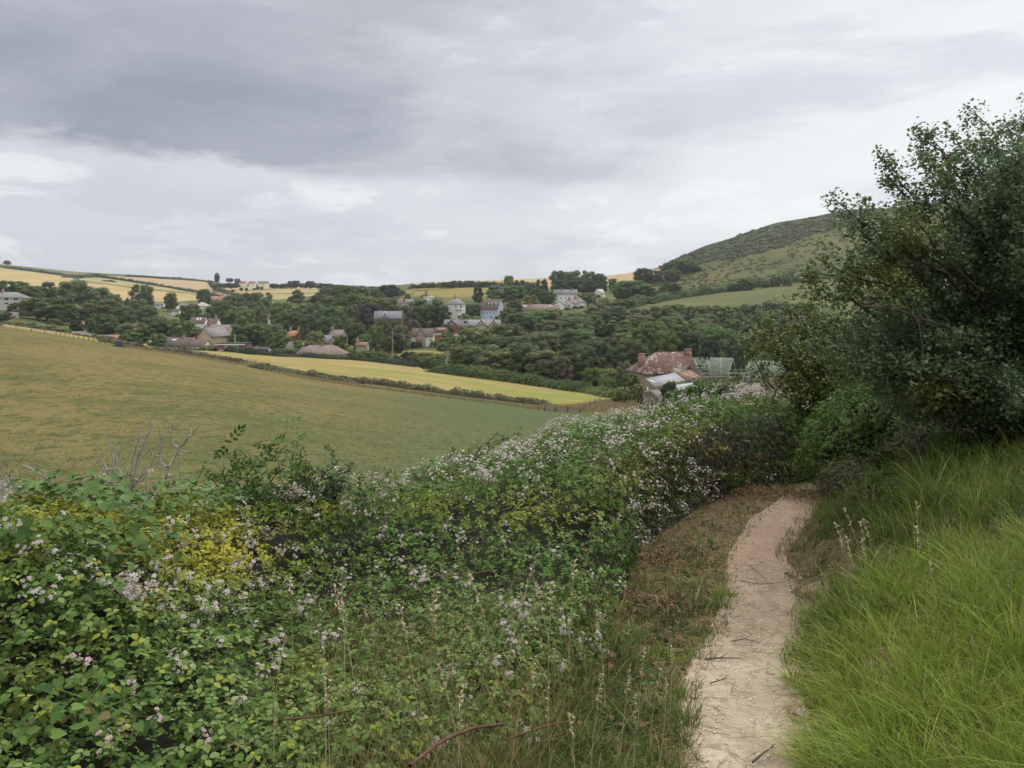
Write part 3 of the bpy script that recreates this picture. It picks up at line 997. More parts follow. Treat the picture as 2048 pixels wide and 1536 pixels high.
T(395, 694, 22, 248, 'low shrub by the white gate of the skylight roof', 'bush')
# --- big wood left of centre
T(595, 578, 76, 470, 'large conical tree standing highest left of centre', 'cone', var=0)
T(566, 603, 56, 430, 'tree at the left foot of the large conical tree', 'round')
T(600, 606, 80, 410, 'broad tree in front of the large conical tree', 'round')
T(640, 590, 54, 470, 'tree between the conical tree and the rounded ridge trees', 'oval')
T(654, 575, 44, 510, 'left tree of the rounded ridge trees', 'round')
T(690, 571, 60, 510, 'middle tree of the rounded ridge trees', 'round')
T(716, 571, 56, 515, 'right tree of the rounded ridge trees', 'round')
T(742, 575, 40, 555, 'small tree right of the rounded ridge trees', 'round')
T(779, 569, 40, 600, 'dark round tree on the skyline just left of the tan field', 'dark')
T(757, 583, 34, 560, 'tree below the dark round skyline tree', 'oval')
T(800, 574, 24, 640, 'small tree at the left tip of the tan skyline field', 'bush', name='tree')
T(699, 586, 62, 450, 'bright-topped tree below the rounded ridge trees', 'bright', var=0)
T(665, 592, 50, 455, 'dark tree left of the bright-topped one', 'round')
T(735, 592, 44, 450, 'tree on the bank above the copper beech', 'round')
T(765, 595, 62, 440, 'bushy tree on the slope under the olive meadow', 'bright', var=1)
T(630, 604, 48, 400, 'tree in the centre of the big dark wood', 'oval')
T(668, 612, 50, 385, 'soft-topped tree left of the brownish one', 'round')
T(690, 611, 40, 390, 'pale tree beside the copper beech', 'bright', var=0)
T(716, 608, 34, 400, 'thin brownish tree left of the copper beech', 'brown')
T(742, 606, 46, 372, 'dark purple copper beech beside the slate-roofed brick house', 'purple', name='beech_tree')
T(580, 622, 50, 360, 'dark tree right of the brown-roofed house', 'round')
T(612, 628, 62, 345, 'broad dark tree at the foot of the big wood', 'round')
T(655, 633, 56, 330, 'round tree above the grey-roofed chapel house', 'round')
T(690, 636, 44, 335, 'dark tree left of the slate-roofed brick house', 'round')
T(590, 650, 40, 310, 'dark-leaved tree above the orange roof', 'dark')
T(611, 655, 22, 295, 'small rusty brown tree beside the orange roof', 'brown')
T(632, 662, 44, 280, 'pale-topped ornamental tree behind the long bungalow', 'yellow')
T(709, 645, 58, 305, 'leafy tree behind the grey-roofed chapel house', 'round')
T(682, 670, 34, 280, 'dark tree touching the grey-roofed house', 'oval')
T(662, 655, 30, 300, 'dark tree between the ornamental tree and the chapel house', 'dark')
T(751, 650, 38, 292, 'upright bright tree left of the tall wooden pole', 'bright', var=0)
T(728, 668, 38, 285, 'tree beside the upright bright tree', 'round')
T(776, 672, 30, 285, 'dark tree right of the tall wooden pole', 'round')
T(802, 650, 40, 310, 'autumn-tinted tree above the stone cottage', 'yellow')
T(793, 668, 34, 292, 'dark tree beside the stone cottage', 'dark')
T(736, 688, 44, 258, 'bright shrubs in the gardens below the village', 'bright', var=1)
T(704, 690, 30, 255, 'shrub at the right end of the long bungalow', 'brightbush')
T(765, 695, 34, 252, 'low shrub mass right of the garden shrubs', 'bush')
T(716, 700, 24, 248, 'low garden bush above the barley', 'bush')
T(790, 703, 30, 240, 'bushy shrub left of the dark field bush', 'bush')
T(817, 703, 30, 235, 'dark rounded bush standing at the barley edge', 'dark', base_row=733, name='bush')
T(856, 706, 26, 245, 'low bush in the tawny paddock', 'bush')
T(880, 700, 24, 240, 'bush at the right end of the tawny paddock', 'bush')
# --- centre
T(852, 596, 88, 385, 'great spreading tree left of the white hipped house', 'round', var=2)
T(835, 612, 50, 372, 'lower left tree under the great spreading one', 'round')
T(882, 610, 46, 378, 'lower right tree under the great spreading one', 'oval')
T(764, 637, 30, 334, 'leafy tree hiding the left foot of the red brick house', 'round')
T(792, 640, 28, 332, 'small tree hiding the right foot of the red brick house', 'oval')
T(806, 610, 42, 360, 'olive-brown tree right of the slate-roofed brick house', 'brown')
T(826, 640, 36, 340, 'bronze tree above the stone cottage gable', 'brown')
T(778, 596, 58, 440, 'tree above the slate-roofed brick house', 'round')
T(865, 582, 40, 500, 'light bushy tree above the great spreading tree', 'bright', var=1)
T(847, 583, 12, 520, 'little round tree beside the brick chimney stack', 'bush', name='tree')
T(815, 582, 14, 560, 'little tree in the olive meadow', 'bush', name='tree')
T(793, 588, 15, 540, 'little tree at the meadow bank', 'bush', name='tree')
G2 = 'small trees in the hedge under the tan skyline field'
for px_, tp_, w_ in ((837, 570, 22), (848, 565, 9), (857, 569, 8), (867, 567, 10), (880, 565, 14), (895, 564, 20), (912, 561, 24), (925, 565, 16), (934, 561, 11), (943, 561, 11), (963, 564, 12), (971, 563, 14), (985, 564, 12), (1000, 566, 16)):
    T(px_, tp_, w_ * 1.3, 700, 'small dark hedgerow tree under the tan skyline field', 'dark' if px_ % 2 else 'round', G2, base_row=577)
T(956, 573, 22, 480, 'dark narrow tree at the right end of the olive meadow', 'dark')
T(1018, 551, 24, 560, 'tall rounded tree breaking the skyline left of centre', 'round')
T(1040, 560, 30, 560, 'tree right of the tall rounded skyline tree', 'oval')
T(998, 570, 56, 500, 'broad dark tree above the blue house', 'round')
T(1030, 571, 46, 500, 'pale bushy tree right of the broad dark one', 'round')
T(1084, 558, 32, 520, 'rounded tree left of the skyline clump', 'round')
T(1060, 566, 30, 540, 'small tree between two rounded skyline trees', 'round')
T(1094, 582, 36, 450, 'tree at the left end of the long grey-roofed house', 'round')
T(1062, 590, 32, 440, 'shrubby tree above the low brown row', 'yellow')
T(1075, 577, 34, 470, 'dark tree above the low brown row', 'round')
T(935, 594, 46, 430, 'tree between the white hipped house and the blue house', 'bright', var=1)
T(948, 606, 40, 405, 'bushy tree below the gap of the two bright houses', 'bright', var=0)
T(930, 620, 30, 385, 'light shrub below the white hipped house', 'brightbush')
T(952, 626, 34, 378, 'clipped dark hedge bush left of the blue house', 'bush')
T(1030, 600, 36, 400, 'tree at the right gable of the blue house', 'round')
T(1020, 615, 40, 375, 'bright bush masking the foot of the blue house', 'bright', var=0)
T(893, 648, 30, 345, 'tree in front of the brick row house', 'round')
T(893, 664, 24, 320, 'round garden tree right of the stone cottage', 'oval')
T(885, 678, 26, 300, 'pale shrub right of the stone cottage', 'bush')
T(862, 676, 18, 322, 'small shrub at the cottage corner', 'bush')
T(826, 683, 16, 325, 'small shrub at the cottage wall', 'bush')
# skyline clump
T(1116, 541, 34, 620, 'leftmost crown of the skyline clump behind the grey-roofed house', 'round')
T(1137, 543, 36, 630, 'second crown of the skyline clump', 'round')
T(1160, 540, 38, 620, 'third and highest crown of the skyline clump', 'round')
T(1180, 543, 34, 625, 'fourth crown of the skyline clump', 'oval')
T(1197, 547, 34, 610, 'rightmost crown of the skyline clump', 'round')
T(1125, 560, 50, 560, 'dark underwood at the left of the skyline clump', 'dark')
T(1165, 560, 60, 560, 'dark underwood in the middle of the skyline clump', 'dark')
T(1198, 566, 34, 560, 'dark underwood at the right of the skyline clump', 'dark')
T(1226, 557, 20, 600, 'small tree between the skyline clump and the hill', 'round')
T(1287, 536, 40, 600, 'dark tree at the foot of the right hill', 'round')
T(1310, 540, 34, 600, 'tree nestled at the hill foot', 'round')
T(1345, 540, 40, 610, 'tree mass beginning the hill scrub', 'round')
T(1364, 518, 52, 640, 'bulging thicket crown on the hill slope', 'round')
T(1385, 530, 34, 630, 'right side of the bulging hill thicket', 'oval')
T(1335, 525, 34, 650, 'left side of the bulging hill thicket', 'round')
T(1266, 561, 74, 480, 'large tree below the hill foot, right of the small white gable', 'round', var=3)
T(1245, 575, 40, 470, 'tree right of the small white gable', 'round')
T(1343, 565, 40, 470, 'tree at the start of the long hill hedge', 'round')
T(1312, 575, 44, 470, 'olive tree left of the hill hedge', 'round')
T(1296, 590, 44, 440, 'bushes below the large hill-foot tree', 'bush')
T(1176, 585, 40, 440, 'tree right of the long grey-roofed house', 'round')
T(1215, 590, 44, 430, 'garden tree left of the wooden poles', 'bush', name='tree')
T(1250, 598, 50, 420, 'shrubby tree between the poles and the hill field', 'round')
T(1205, 600, 40, 415, 'shrubby tree right of the white row', 'bush')
T(1232, 612, 50, 395, 'scrubby trees at the low corner of the hill field', 'round')

# --- the wood that fills the valley behind the farm
WG = 'trees of the valley wood'
wood = [
    # (px, top, width, distance, shape, label)
    (1042, 625, 60, 335, 'round', 'tree in the back row of the valley wood under the low brown row'),
    (1075, 622, 56, 345, 'round', 'round-topped tree just below the low brown row'),
    (1101, 617, 60, 350, 'round', 'leafy tree of the valley wood below the white row'),
    (1150, 612, 56, 365, 'bright', 'light-topped tree right below the white row'),
    (1195, 611, 62, 360, 'round', 'rounded tree at the upper edge of the valley wood'),
    (1226, 625, 52, 345, 'dark', 'dark tree at the upper edge of the valley wood'),
    (1195, 633, 72, 320, 'bright', 'pale flowering-looking chestnut in the middle of the valley wood'),
    (1240, 640, 60, 315, 'round', 'tree right of the pale chestnut'),
    (1155, 640, 50, 318, 'round', 'tree left of the pale chestnut'),
    (1140, 648, 50, 300, 'round', 'dark-domed tree low in the valley wood'),
    (1100, 640, 56, 310, 'round', 'tree behind the big leafy trees at centre'),
    (1170, 660, 60, 280, 'dark', 'very dark tree in the hollow of the valley wood'),
    (951, 655, 96, 262, 'round', 'leftmost big leafy tree beside the tawny paddock'),
    (1005, 648, 90, 275, 'round', 'tall leafy tree above the barley, left of centre'),
    (1052, 650, 80, 268, 'bright', 'bright broad-topped tree in the front of the wood'),
    (1085, 664, 70, 245, 'round', 'leafy tree right of the broad bright one'),
    (985, 672, 88, 235, 'round', 'big front tree with dark hollow beside the grey snag'),
    (1040, 684, 80, 222, 'round', 'front tree over the stream hedge at centre'),
    (925, 690, 54, 226, 'round', 'leafy tree right above the grey snag'),
    (1090, 700, 70, 208, 'round', 'low front tree of the wood near the stream'),
    (970, 712, 60, 210, 'dark', 'dark undergrowth tree at the stream hedge'),
    (1125, 712, 44, 198, 'brown', 'thin brownish tree with a visible gap at its foot'),
    (1164, 689, 58, 205, 'round', 'smooth domed tree left of the farm'),
    (1212, 672, 62, 232, 'round', 'leafy tree above the farm trees'),
    (1262, 678, 64, 228, 'round', 'tree close behind the farmhouse chimney'),
    (1215, 710, 66, 186, 'bright', 'bright slope-crowned tree beside the farmhouse gable'),
    (1182, 735, 40, 178, 'bright', 'bright low bush at the foot of the farm trees'),
    (1216, 735, 38, 172, 'bright', 'vivid green rounded bush nearest the farmhouse wall'),
    (1250, 722, 36, 176, 'round', 'dark tree touching the farmhouse gable'),
    (1290, 654, 60, 250, 'round', 'tree behind the left end of the farmhouse roof'),
    (1335, 662, 62, 215, 'bright', 'light green tree behind the farmhouse ridge'),
    (1385, 665, 60, 220, 'dark', 'dark tree behind the right farmhouse chimney'),
    (1438, 655, 80, 212, 'round', 'broad grey-green tree behind the stripped roof'),
    (1490, 665, 60, 215, 'round', 'tree right of the broad grey-green one'),
    (1275, 615, 60, 340, 'round', 'left end tree of the wood below the hill meadow'),
    (1315, 612, 56, 345, 'round', 'second tree along the hill meadow edge'),
    (1352, 608, 60, 350, 'round', 'third tree along the hill meadow edge'),
    (1392, 612, 56, 345, 'round', 'fourth tree along the hill meadow edge'),
    (1425, 610, 56, 350, 'oval', 'fifth tree along the hill meadow edge'),
    (1465, 611, 56, 340, 'round', 'sixth tree along the hill meadow edge'),
    (1505, 608, 60, 340, 'round', 'seventh tree along the hill meadow edge'),
    (1555, 600, 76, 330, 'round', 'high rounded tree below the hill meadow'),
    (1605, 606, 64, 330, 'round', 'tree right of the high rounded one'),
    (1340, 633, 60, 300, 'round', 'mid-wood tree below the meadow edge'),
    (1400, 636, 60, 295, 'round', 'mid-wood tree above the broad grey-green one'),
    (1452, 632, 64, 290, 'bright', 'pale mid-wood tree with a lighter top'),
    (1531, 622, 70, 290, 'bright', 'yellowish mid-wood tree under the high rounded one'),
    (1590, 632, 66, 280, 'brown', 'brown-tinged tree near the hawthorn'),
    (1280, 640, 50, 290, 'round', 'tree in the dark fold above the farm'),
    (1640, 640, 66, 260, 'round', 'tree glimpsed through the hawthorn'),
    (1690, 650, 70, 250, 'round', 'tree glimpsed behind the hawthorn twigs'),
    (1520, 660, 66, 230, 'yellow', 'yellow-green tree above the right farm roof'),
    (1570, 668, 60, 225, 'round', 'tree above the far right farm roof'),
    (1360, 650, 50, 260, 'round', 'tree between the meadow wood and the farmhouse'),
    (1420, 680, 50, 200, 'dark', 'dark tree directly over the stripped roof ridge'),
    (1475, 690, 50, 190, 'dark', 'dark tree in the gap of the two stripped roofs'),
    (1535, 705, 50, 180, 'round', 'tree behind the right stripped roof'),
]
for px_, tp_, w_, d_, sh_, lb_ in wood:
    T(px_, tp_, w_, d_, lb_, sh_)

# filler trees in the wood and gardens that nothing tells apart
random.seed(11)


def fill(poly_rows, n, ylo, yhi, hlo, hhi, wlo, whi, label, group, shapes):
    k = 0; tries = 0
    while k < n and tries < n * 30:
        tries += 1
        px_ = random.uniform(poly_rows[0][0], poly_rows[-1][0])
        y_ = random.uniform(ylo, yhi)
        x = (px_ - 1024) / F * y_
        row = HZ - F * Hs(x, y_) / y_
        t_ = np.interp(px_, [a[0] for a in poly_rows], [a[1] for a in poly_rows])
        b_ = np.interp(px_, [a[0] for a in poly_rows], [a[2] for a in poly_rows])
        h = random.uniform(hlo, hhi)
        top = row - h / y_ * F
        if top < t_ or row > b_: continue
        T(px_, top, random.uniform(wlo, whi) * F / y_, y_, label, random.choice(shapes), group)
        k += 1


fill([(1030, 640, 790), (1130, 625, 775), (1260, 625, 720), (1500, 620, 720), (1640, 620, 720)], 46, 185, 345, 7, 11, 9, 13,
     'dark green tree packed in the middle of the valley wood', WG, ['round', 'oval', 'round'])
fill([(900, 665, 745), (1100, 660, 770)], 12, 205, 300, 6, 9, 8, 12,
     'leafy tree in the lower left of the valley wood', 'trees at the lower left of the valley wood', ['round', 'oval'])
fill([(100, 615, 690), (280, 628, 700), (420, 630, 700), (560, 625, 712), (720, 625, 712)], 34, 255, 420, 4, 7.5, 6, 9.5,
     'garden tree among the village roofs on the left', 'garden trees of the left village', ['round', 'oval', 'bright'])
fill([(740, 615, 690), (900, 622, 700), (960, 640, 690)], 9, 290, 420, 3.5, 6.5, 5, 8,
     'garden tree among the village roofs at centre', 'garden trees of the central village', ['round', 'oval'])
fill([(640, 700, 735), (900, 700, 742)], 16, 225, 290, 1.5, 3, 3, 6,
     'rough shrub between the barley and the gardens', 'rough shrubs beyond the barley', ['bush', 'bush', 'brightbush'])
fill([(560, 566, 585), (640, 566, 585), (780, 572, 590)], 14, 620, 900, 6, 10, 12, 20,
     'tree on the far ridge right of the white houses', 'trees on the far middle ridge', ['dark', 'round'])
for px_, tp_, b_ in ((466, 580, 584), (483, 576, 581), (493, 576, 582), (508, 577, 579), (515, 573, 579), (523, 574, 579), (543, 571, 575), (563, 571, 575)):
    T(px_, tp_ - 1, 7, 800, 'lone bush dotted over the small tan field', 'dark', 'bushes dotted over the tan field', base_row=b_ + 1, name='bush')
for px_, tp_, w_ in ((570, 567, 26), (583, 562, 22), (592, 561, 18), (608, 566, 20), (620, 562, 26), (635, 566, 24), (655, 567, 30), (672, 569, 26), (548, 567, 22), (560, 569, 16)):
    T(px_, tp_, w_, 900, 'dark tree on the far ridge right of the white houses', 'dark', 'dark trees on the far middle ridge', base_row=577)


T(1244, 775, 32, 134, 'rounded bramble bush closing the end of the barley hedge', 'bush', base_row=805)


# hedges: leafy walls following the ground
def hedge(name, label, pts, w, h, cs, dens, mat, ymin=15.0, ymax=1690., gap=0.0, seed=0, world=False, cat='hedge', hvar=0.4, group=None, step=None, top_only=False):
    r = np.random.default_rng(seed + 500)
    if world:
        P = np.array(pts, float)
    else:
        P = G([p[0] for p in pts], [p[1] for p in pts], ymin, ymax)
    seg = np.linalg.norm(np.diff(P[:, :2], axis=0), axis=1); L = np.concatenate([[0], np.cumsum(seg)])
    n = max(4, int(L[-1] / (step or cs * 1.6)))
    s = np.linspace(0, L[-1], n)
    X = np.interp(s, L, P[:, 0]); Y = np.interp(s, L, P[:, 1]); Z = H(X, Y)
    q = np.stack([s, 0 * s, 0 * s], -1)
    hh = h * (1 + hvar * fbm(q, 0.9 / w, seed, 3) * 1.6)
    hh = np.clip(hh, h * .25, None)
    hh = hh * np.clip(np.minimum(s, L[-1] - s) / (w * .9), .06, 1) ** .6
    ww = w * (1 + .25 * fbm(q, 0.7 / w, seed + 5, 2))
    if gap: hh = hh * (fbm(q, .25 / w, seed + 9, 2) > -1 + 2 * gap * 0.5)
    tx = np.gradient(X); ty = np.gradient(Y); tl = np.hypot(tx, ty) + 1e-9
    nx, ny = -ty / tl, tx / tl
    mb = MB()
    # core
    a = np.linspace(0, math.pi, 7)
    ring = np.stack([X[:, None] + nx[:, None] * np.cos(a) * ww[:, None] / 2 * .8, Y[:, None] + ny[:, None] * np.cos(a) * ww[:, None] / 2 * .8,
                     Z[:, None] - .1 + np.sin(a) ** .6 * hh[:, None] * .82], -1)
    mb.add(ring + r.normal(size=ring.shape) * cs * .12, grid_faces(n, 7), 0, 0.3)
    m = int(L[-1] * dens)
    si = r.uniform(0, n - 1.001, m); i0 = si.astype(int); f = si - i0
    lerp = lambda A: A[i0] * (1 - f) + A[i0 + 1] * f
    an = r.uniform(0.0, math.pi, m); rr = r.uniform(.82, 1.1, m)
    H_ = lerp(hh); keep = H_ > 0.15 * h
    W_ = lerp(ww)
    pos = np.stack([lerp(X) + lerp(nx) * np.cos(an) * W_ / 2 * rr, lerp(Y) + lerp(ny) * np.cos(an) * W_ / 2 * rr, lerp(Z) + np.sin(an) ** .6 * H_ * rr], -1)
    lump = vnoise(pos, 1 / (w * .55), seed + 3)
    pos[:, 2] += lump * h * .16
    nrm = np.stack([lerp(nx) * np.cos(an), lerp(ny) * np.cos(an), np.sin(an) + .4], -1) + r.normal(size=(m, 3)) * .4
    pos = pos[keep]; nrm = nrm[keep]
    tint = 0.5 + np.clip(vnoise(pos, 1 / (w * 2.), seed + 8), 0, 1) * .45
    mb.stamp(CL_V, CL_F, pos, frames(nrm, None, r), cs * r.uniform(.6, 1.2, len(pos)), 0, tint)
    o = obj(name, mb.mesh(name, mat))
    return tag(o, label, cat, group)


hl = M['tree_leaf']; hd = M['dark_leaf']
M['weedy_leaf'] = leaf_mat('weedy_hedge_foliage', (0.050, 0.060, 0.022), (0.125, 0.125, 0.045), odd=(0.13, 0.085, 0.05), odd_f=0.18, transl=0.1, tintcol=(0.15, 0.13, 0.05))
hedge('hedge', 'long dark hedge running down the far left hill below the tan field', [(205, 556), (240, 560), (300, 570), (350, 579), (400, 588), (440, 594)], 4, 3.2, 1.1, 3, hd, 600, seed=1)
hedge('hedge', 'dark hedge along the skyline of the tan field', [(250, 553), (330, 558), (400, 560), (440, 563)], 4, 3.0, 1.2, 2, hd, 900, seed=2)
hedge('hedge', 'dark hedge between the green hill pasture and the golden cornfield', [(-30, 532), (30, 538), (70, 543), (130, 552), (170, 557)], 4, 3.2, 1.2, 2, hd, 600, seed=3)
hedge('hedge', 'broken hedge curving between the golden fields at left', [(125, 556), (160, 556), (190, 553), (215, 556)], 5, 4.5, 1.2, 2, hd, 600, seed=4)
hedge('hedge', 'hedge dropping beside the lane below the cypress', [(418, 566), (425, 575), (440, 583), (460, 591), (490, 596)], 5, 4, 1.2, 2, hd, 600, seed=5)
hedge('hedge', 'hedge in front of the far white houses', [(440, 575), (480, 573), (520, 570), (560, 569), (600, 571)], 4, 3, 1.2, 2, hd, 700, seed=6)
hedge('hedge', 'dark bushy hedge under the tan skyline field', [(815, 578), (860, 574), (900, 574), (960, 573), (1020, 574), (1080, 573)], 5, 4.5, 1.0, 3, hd, 560, seed=7)
hedge('hedge', 'grassy bank hedge crossing above the copper beech', [(735, 600), (770, 594), (800, 590), (830, 588)], 2.5, 1.5, .7, 5, M['yellow_leaf'], 400, 640, seed=8)
hedge('hedge', 'long dark hedge climbing between the hill meadow and the down', [(1250, 618), (1300, 606), (1400, 591), (1480, 579), (1560, 568), (1650, 558), (1750, 547), (1900, 530)], 7, 5.5, 1.0, 10, hl, 330, 640, seed=9, hvar=.5)
for (a_, b_, w_) in ((1492, 556, 34), (1466, 566, 22), (1530, 560, 22), (1552, 553, 26), (1575, 552, 20), (1390, 584, 24), (1420, 577, 22), (1625, 545, 26), (1680, 540, 24)):
    T(a_, b_, w_, 480, 'rounded tree rising out of the long hill hedge', 'round', 'trees in the long hill hedge')
hedge('hedge', 'thick green bramble hedge along the far edge of the barley', [(852, 746), (900, 752), (950, 758), (1000, 764), (1060, 772), (1110, 779), (1160, 786), (1215, 794), (1245, 800)], 5.5, 2.4, .45, 60, hl, 140, 300, seed=10)
hedge('hedge', 'low clipped garden hedge behind the barley below the bungalow', [(440, 704), (500, 711), (560, 716), (640, 720), (700, 722), (760, 728), (840, 738)], 3, 1.8, .4, 40, M['dark_leaf'], 200, 320, seed=11)
hedge('hedge', 'dark hedge bank behind the tawny paddock', [(800, 727), (850, 734), (900, 742)], 5, 3, .5, 40, hl, 200, 330, seed=12)
hedge('hedge', 'scruffy weedy hedge on the bank between pasture and barley', [(300, 699), (350, 705), (400, 712), (440, 719), (490, 727)], 1.6, .8, .3, 40, M['weedy_leaf'], 120, 200, seed=13, gap=.2)
hedge('hedge', 'darker brambly stretch of hedge on the pasture bank at centre', [(500, 735), (550, 745), (600, 752), (640, 758), (680, 764), (720, 769)], 2.6, 1.0, .3, 60, M['weedy_leaf'], 110, 200, seed=14)
hedge('hedge', 'low brown-green hedge running down to the wooden gate', [(700, 763), (760, 770), (820, 778), (880, 786), (950, 795), (1020, 803), (1104, 812)], 1.7, 1.0, .3, 45, M['weedy_leaf'], 100, 200, seed=15, gap=.12)
hedge('hedge', 'thin grassy hedge along the crest of the pasture at far left', [(-40, 647), (60, 660), (140, 672), (220, 686), (290, 697)], 1.5, .8, .35, 25, M['weedy_leaf'], 150, 215, seed=16, gap=.15)
hedge('hedge', 'weedy edge on the far side of the narrow crop wedge', [(0, 647), (60, 655), (150, 669), (230, 684)], 2, 1.1, .35, 25, M['weedy_leaf'], 190, 260, seed=17)

# rough scrub on the down (uncountable)
def scrub():
    r = np.random.default_rng(77)
    mb = MB()
    def sow(n, top, bot, lo, hi, ymin, thr, sd):
        c = r.uniform(1320, 1880, n); t = r.uniform(0, 1, n)
        py = np.interp(c, top[0], top[1]) * (1 - t) + np.interp(c, bot[0], bot[1]) * t
        P = G(c, py, ymin, 1000)
        nn = fbm(P * [1, .7, 0], 1 / 42., sd, 3)
        k = nn > thr
        P = P[k]
        for p in P:
            s = r.uniform(lo, hi)
            h = s * r.uniform(.45, .8)
            m = int(6 + 8 * s)
            d = r.normal(size=(m, 3)); d[:, 2] = abs(d[:, 2]); d /= np.linalg.norm(d, axis=1)[:, None]
            q = p + d * [s, s, h]
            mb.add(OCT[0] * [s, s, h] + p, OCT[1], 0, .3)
            mb.stamp(CL_V, CL_F, q, frames(d + [0, 0, .5] + r.normal(size=d.shape) * .3, None, r), r.uniform(.8, 1.5, m) * min(.5 + s * .25, 1.1), 0, 0.5 + .4 * r.uniform(0, 1))
    # upper dark scrub belt
    sow(1000, ([1320, 1400, 1500, 1600, 1700, 1880], [526, 499, 462, 441, 421, 400]), ([1320, 1400, 1500, 1560, 1620, 1700, 1880], [552, 528, 511, 496, 470, 452, 430]), 1.0, 3.4, 480, -.55, 5)
    sow(1500, ([1370, 1500, 1560, 1620, 1700, 1880], [545, 510, 495, 470, 450, 430]), ([1370, 1500, 1600, 1700, 1880], [580, 574, 562, 550, 530]), .4, 1.9, 400, -.35, 9)
    o = obj('scrub', mb.mesh('scrub', leaf_mat('hill_scrub_foliage', (0.032, 0.048, 0.022), (0.098, 0.112, 0.050), odd=(0.12, 0.115, 0.06), odd_f=.12, transl=.1, spec=.1, rough=.7, tintcol=(0.15, 0.15, 0.065))))
    tag(o, 'dark gorse and thorn scrub scattered over the right hill', None, None, 'stuff')


scrub()

# ---------------------------------------------------------------- buildings
def tile_mat(name, c1, c2, lichen=0.0, row=0.28):
    m, N = new_mat(name)
    p = N.node('ShaderNodeTexCoord').outputs['Object']
    x, y, z = N.sep(p)
    n = N.noise(p, 1.1, 5, 0.65)
    f = N.noise(p, 6.0, 4, 0.7)
    c = N.mix(N.mr(n, 0.35, 0.65), c1, c2)
    w = N.node('ShaderNodeTexWave', wave_type='BANDS', bands_direction='Z')
    N.put(w.inputs['Vector'], p); w.inputs['Scale'].default_value = 1.0 / row * 0.5
    w.inputs['Distortion'].default_value = 1.0
    c = N.mix(N.mr(w.outputs['Fac'], 0.0, 0.35, 0.35, 0), c, tuple(v * .5 for v in c1))
    c = N.mix(N.mr(f, 0.5, 0.7, 0, 0.3), c, tuple(v * 1.5 for v in c2))
    if lichen:
        l = N.m('ADD', N.noise(p, 1.9, 7, 0.78), N.m('MULTIPLY', N.m('SUBTRACT', N.noise(p, .28, 2, .5), .5), 0.45))
        c = N.mix(N.mr(l, 0.60 - lichen * 0.14, 0.66 - lichen * 0.12, 0, 0.9), c, (0.40, 0.36, 0.32))
    return finish(m, N, c, 0.9, 0.15, N.m('ADD', w.outputs['Fac'], f), 0.5, 0.05)


def wall_mat(name, c1, c2, scale=2.0):
    m, N = new_mat(name)
    p = N.node('ShaderNodeTexCoord').outputs['Object']
    n = N.noise(p, scale, 6, 0.7)
    g = N.noise(p, .4, 4, 0.6)
    c = N.mix(N.mr(n, 0.4, 0.6), c1, c2)
    c = N.mix(N.mr(g, 0.5, 0.75, 0, 0.35), c, tuple(v * .7 for v in c1))
    return finish(m, N, c, 0.9, 0.15, n, 0.4, 0.04)


M['w_white'] = wall_mat('white_render', (0.70, 0.70, 0.68), (0.78, 0.78, 0.75))
M['w_cream'] = wall_mat('cream_brick', (0.42, 0.34, 0.235), (0.50, 0.41, 0.29))
M['w_pale'] = wall_mat('pale_render', (0.50, 0.47, 0.42), (0.58, 0.55, 0.50))
M['w_brick'] = wall_mat('red_brown_brick', (0.17, 0.085, 0.065), (0.25, 0.125, 0.09))
M['w_blue'] = wall_mat('pale_blue_render', (0.44, 0.50, 0.66), (0.50, 0.56, 0.72))
M['w_stone'] = wall_mat('pale_stone', (0.30, 0.26, 0.20), (0.43, 0.37, 0.29))
M['w_farm'] = wall_mat('warm_farm_stone', (0.21, 0.165, 0.12), (0.33, 0.265, 0.195))
M['w_dark'] = wall_mat('dark_timber', (0.07, 0.055, 0.045), (0.10, 0.08, 0.06))  # timber of an even dark brown
M['w_orange'] = wall_mat('orange_timber', (0.30, 0.14, 0.06), (0.36, 0.18, 0.08))
M['r_grey'] = tile_mat('grey_tiles', (0.20, 0.19, 0.19), (0.26, 0.25, 0.245))
M['r_slate'] = tile_mat('blue_grey_slate', (0.16, 0.165, 0.185), (0.22, 0.225, 0.25))
M['r_brown'] = tile_mat('brown_tiles', (0.115, 0.085, 0.075), (0.165, 0.125, 0.11))
M['r_warm'] = tile_mat('warm_brown_tiles', (0.19, 0.145, 0.13), (0.25, 0.20, 0.175))
M['r_red'] = tile_mat('red_tiles', (0.27, 0.14, 0.115), (0.34, 0.19, 0.155))
M['r_orange'] = tile_mat('orange_tiles', (0.34, 0.16, 0.10), (0.42, 0.215, 0.14))
M['r_pale'] = tile_mat('pale_stone_tiles', (0.38, 0.35, 0.31), (0.47, 0.44, 0.40))
M['r_lichen'] = tile_mat('lichened_rust_tiles', (0.115, 0.066, 0.056), (0.165, 0.095, 0.08), 0.55)
M['r_farmred'] = tile_mat('weathered_red_tiles', (0.20, 0.115, 0.085), (0.27, 0.16, 0.12), 0.4)
M['r_farmgrey'] = tile_mat('weathered_grey_slates', (0.27, 0.275, 0.285), (0.36, 0.365, 0.375), 0.2)
M['r_barn'] = tile_mat('dull_brown_barn_tiles', (0.15, 0.13, 0.11), (0.21, 0.185, 0.155), 0.2)
M['sheet'] = flat_mat('pale_roof_sheet', (0.34, 0.36, 0.375), 0.5, 0.15, 1.5)
M['membrane'] = wall_mat('green_roof_membrane', (0.13, 0.185, 0.14), (0.21, 0.27, 0.215), 1.2)
M['batten'] = flat_mat('pale_battens', (0.42, 0.36, 0.27), 0.9, 0.2, 3)
M['felt'] = flat_mat('black_roof_felt', (0.06, 0.062, 0.07), 0.8, 0.2, 2)
M['trim'] = flat_mat('white_trim', (0.74, 0.74, 0.72), 0.6, 0.05, 2)
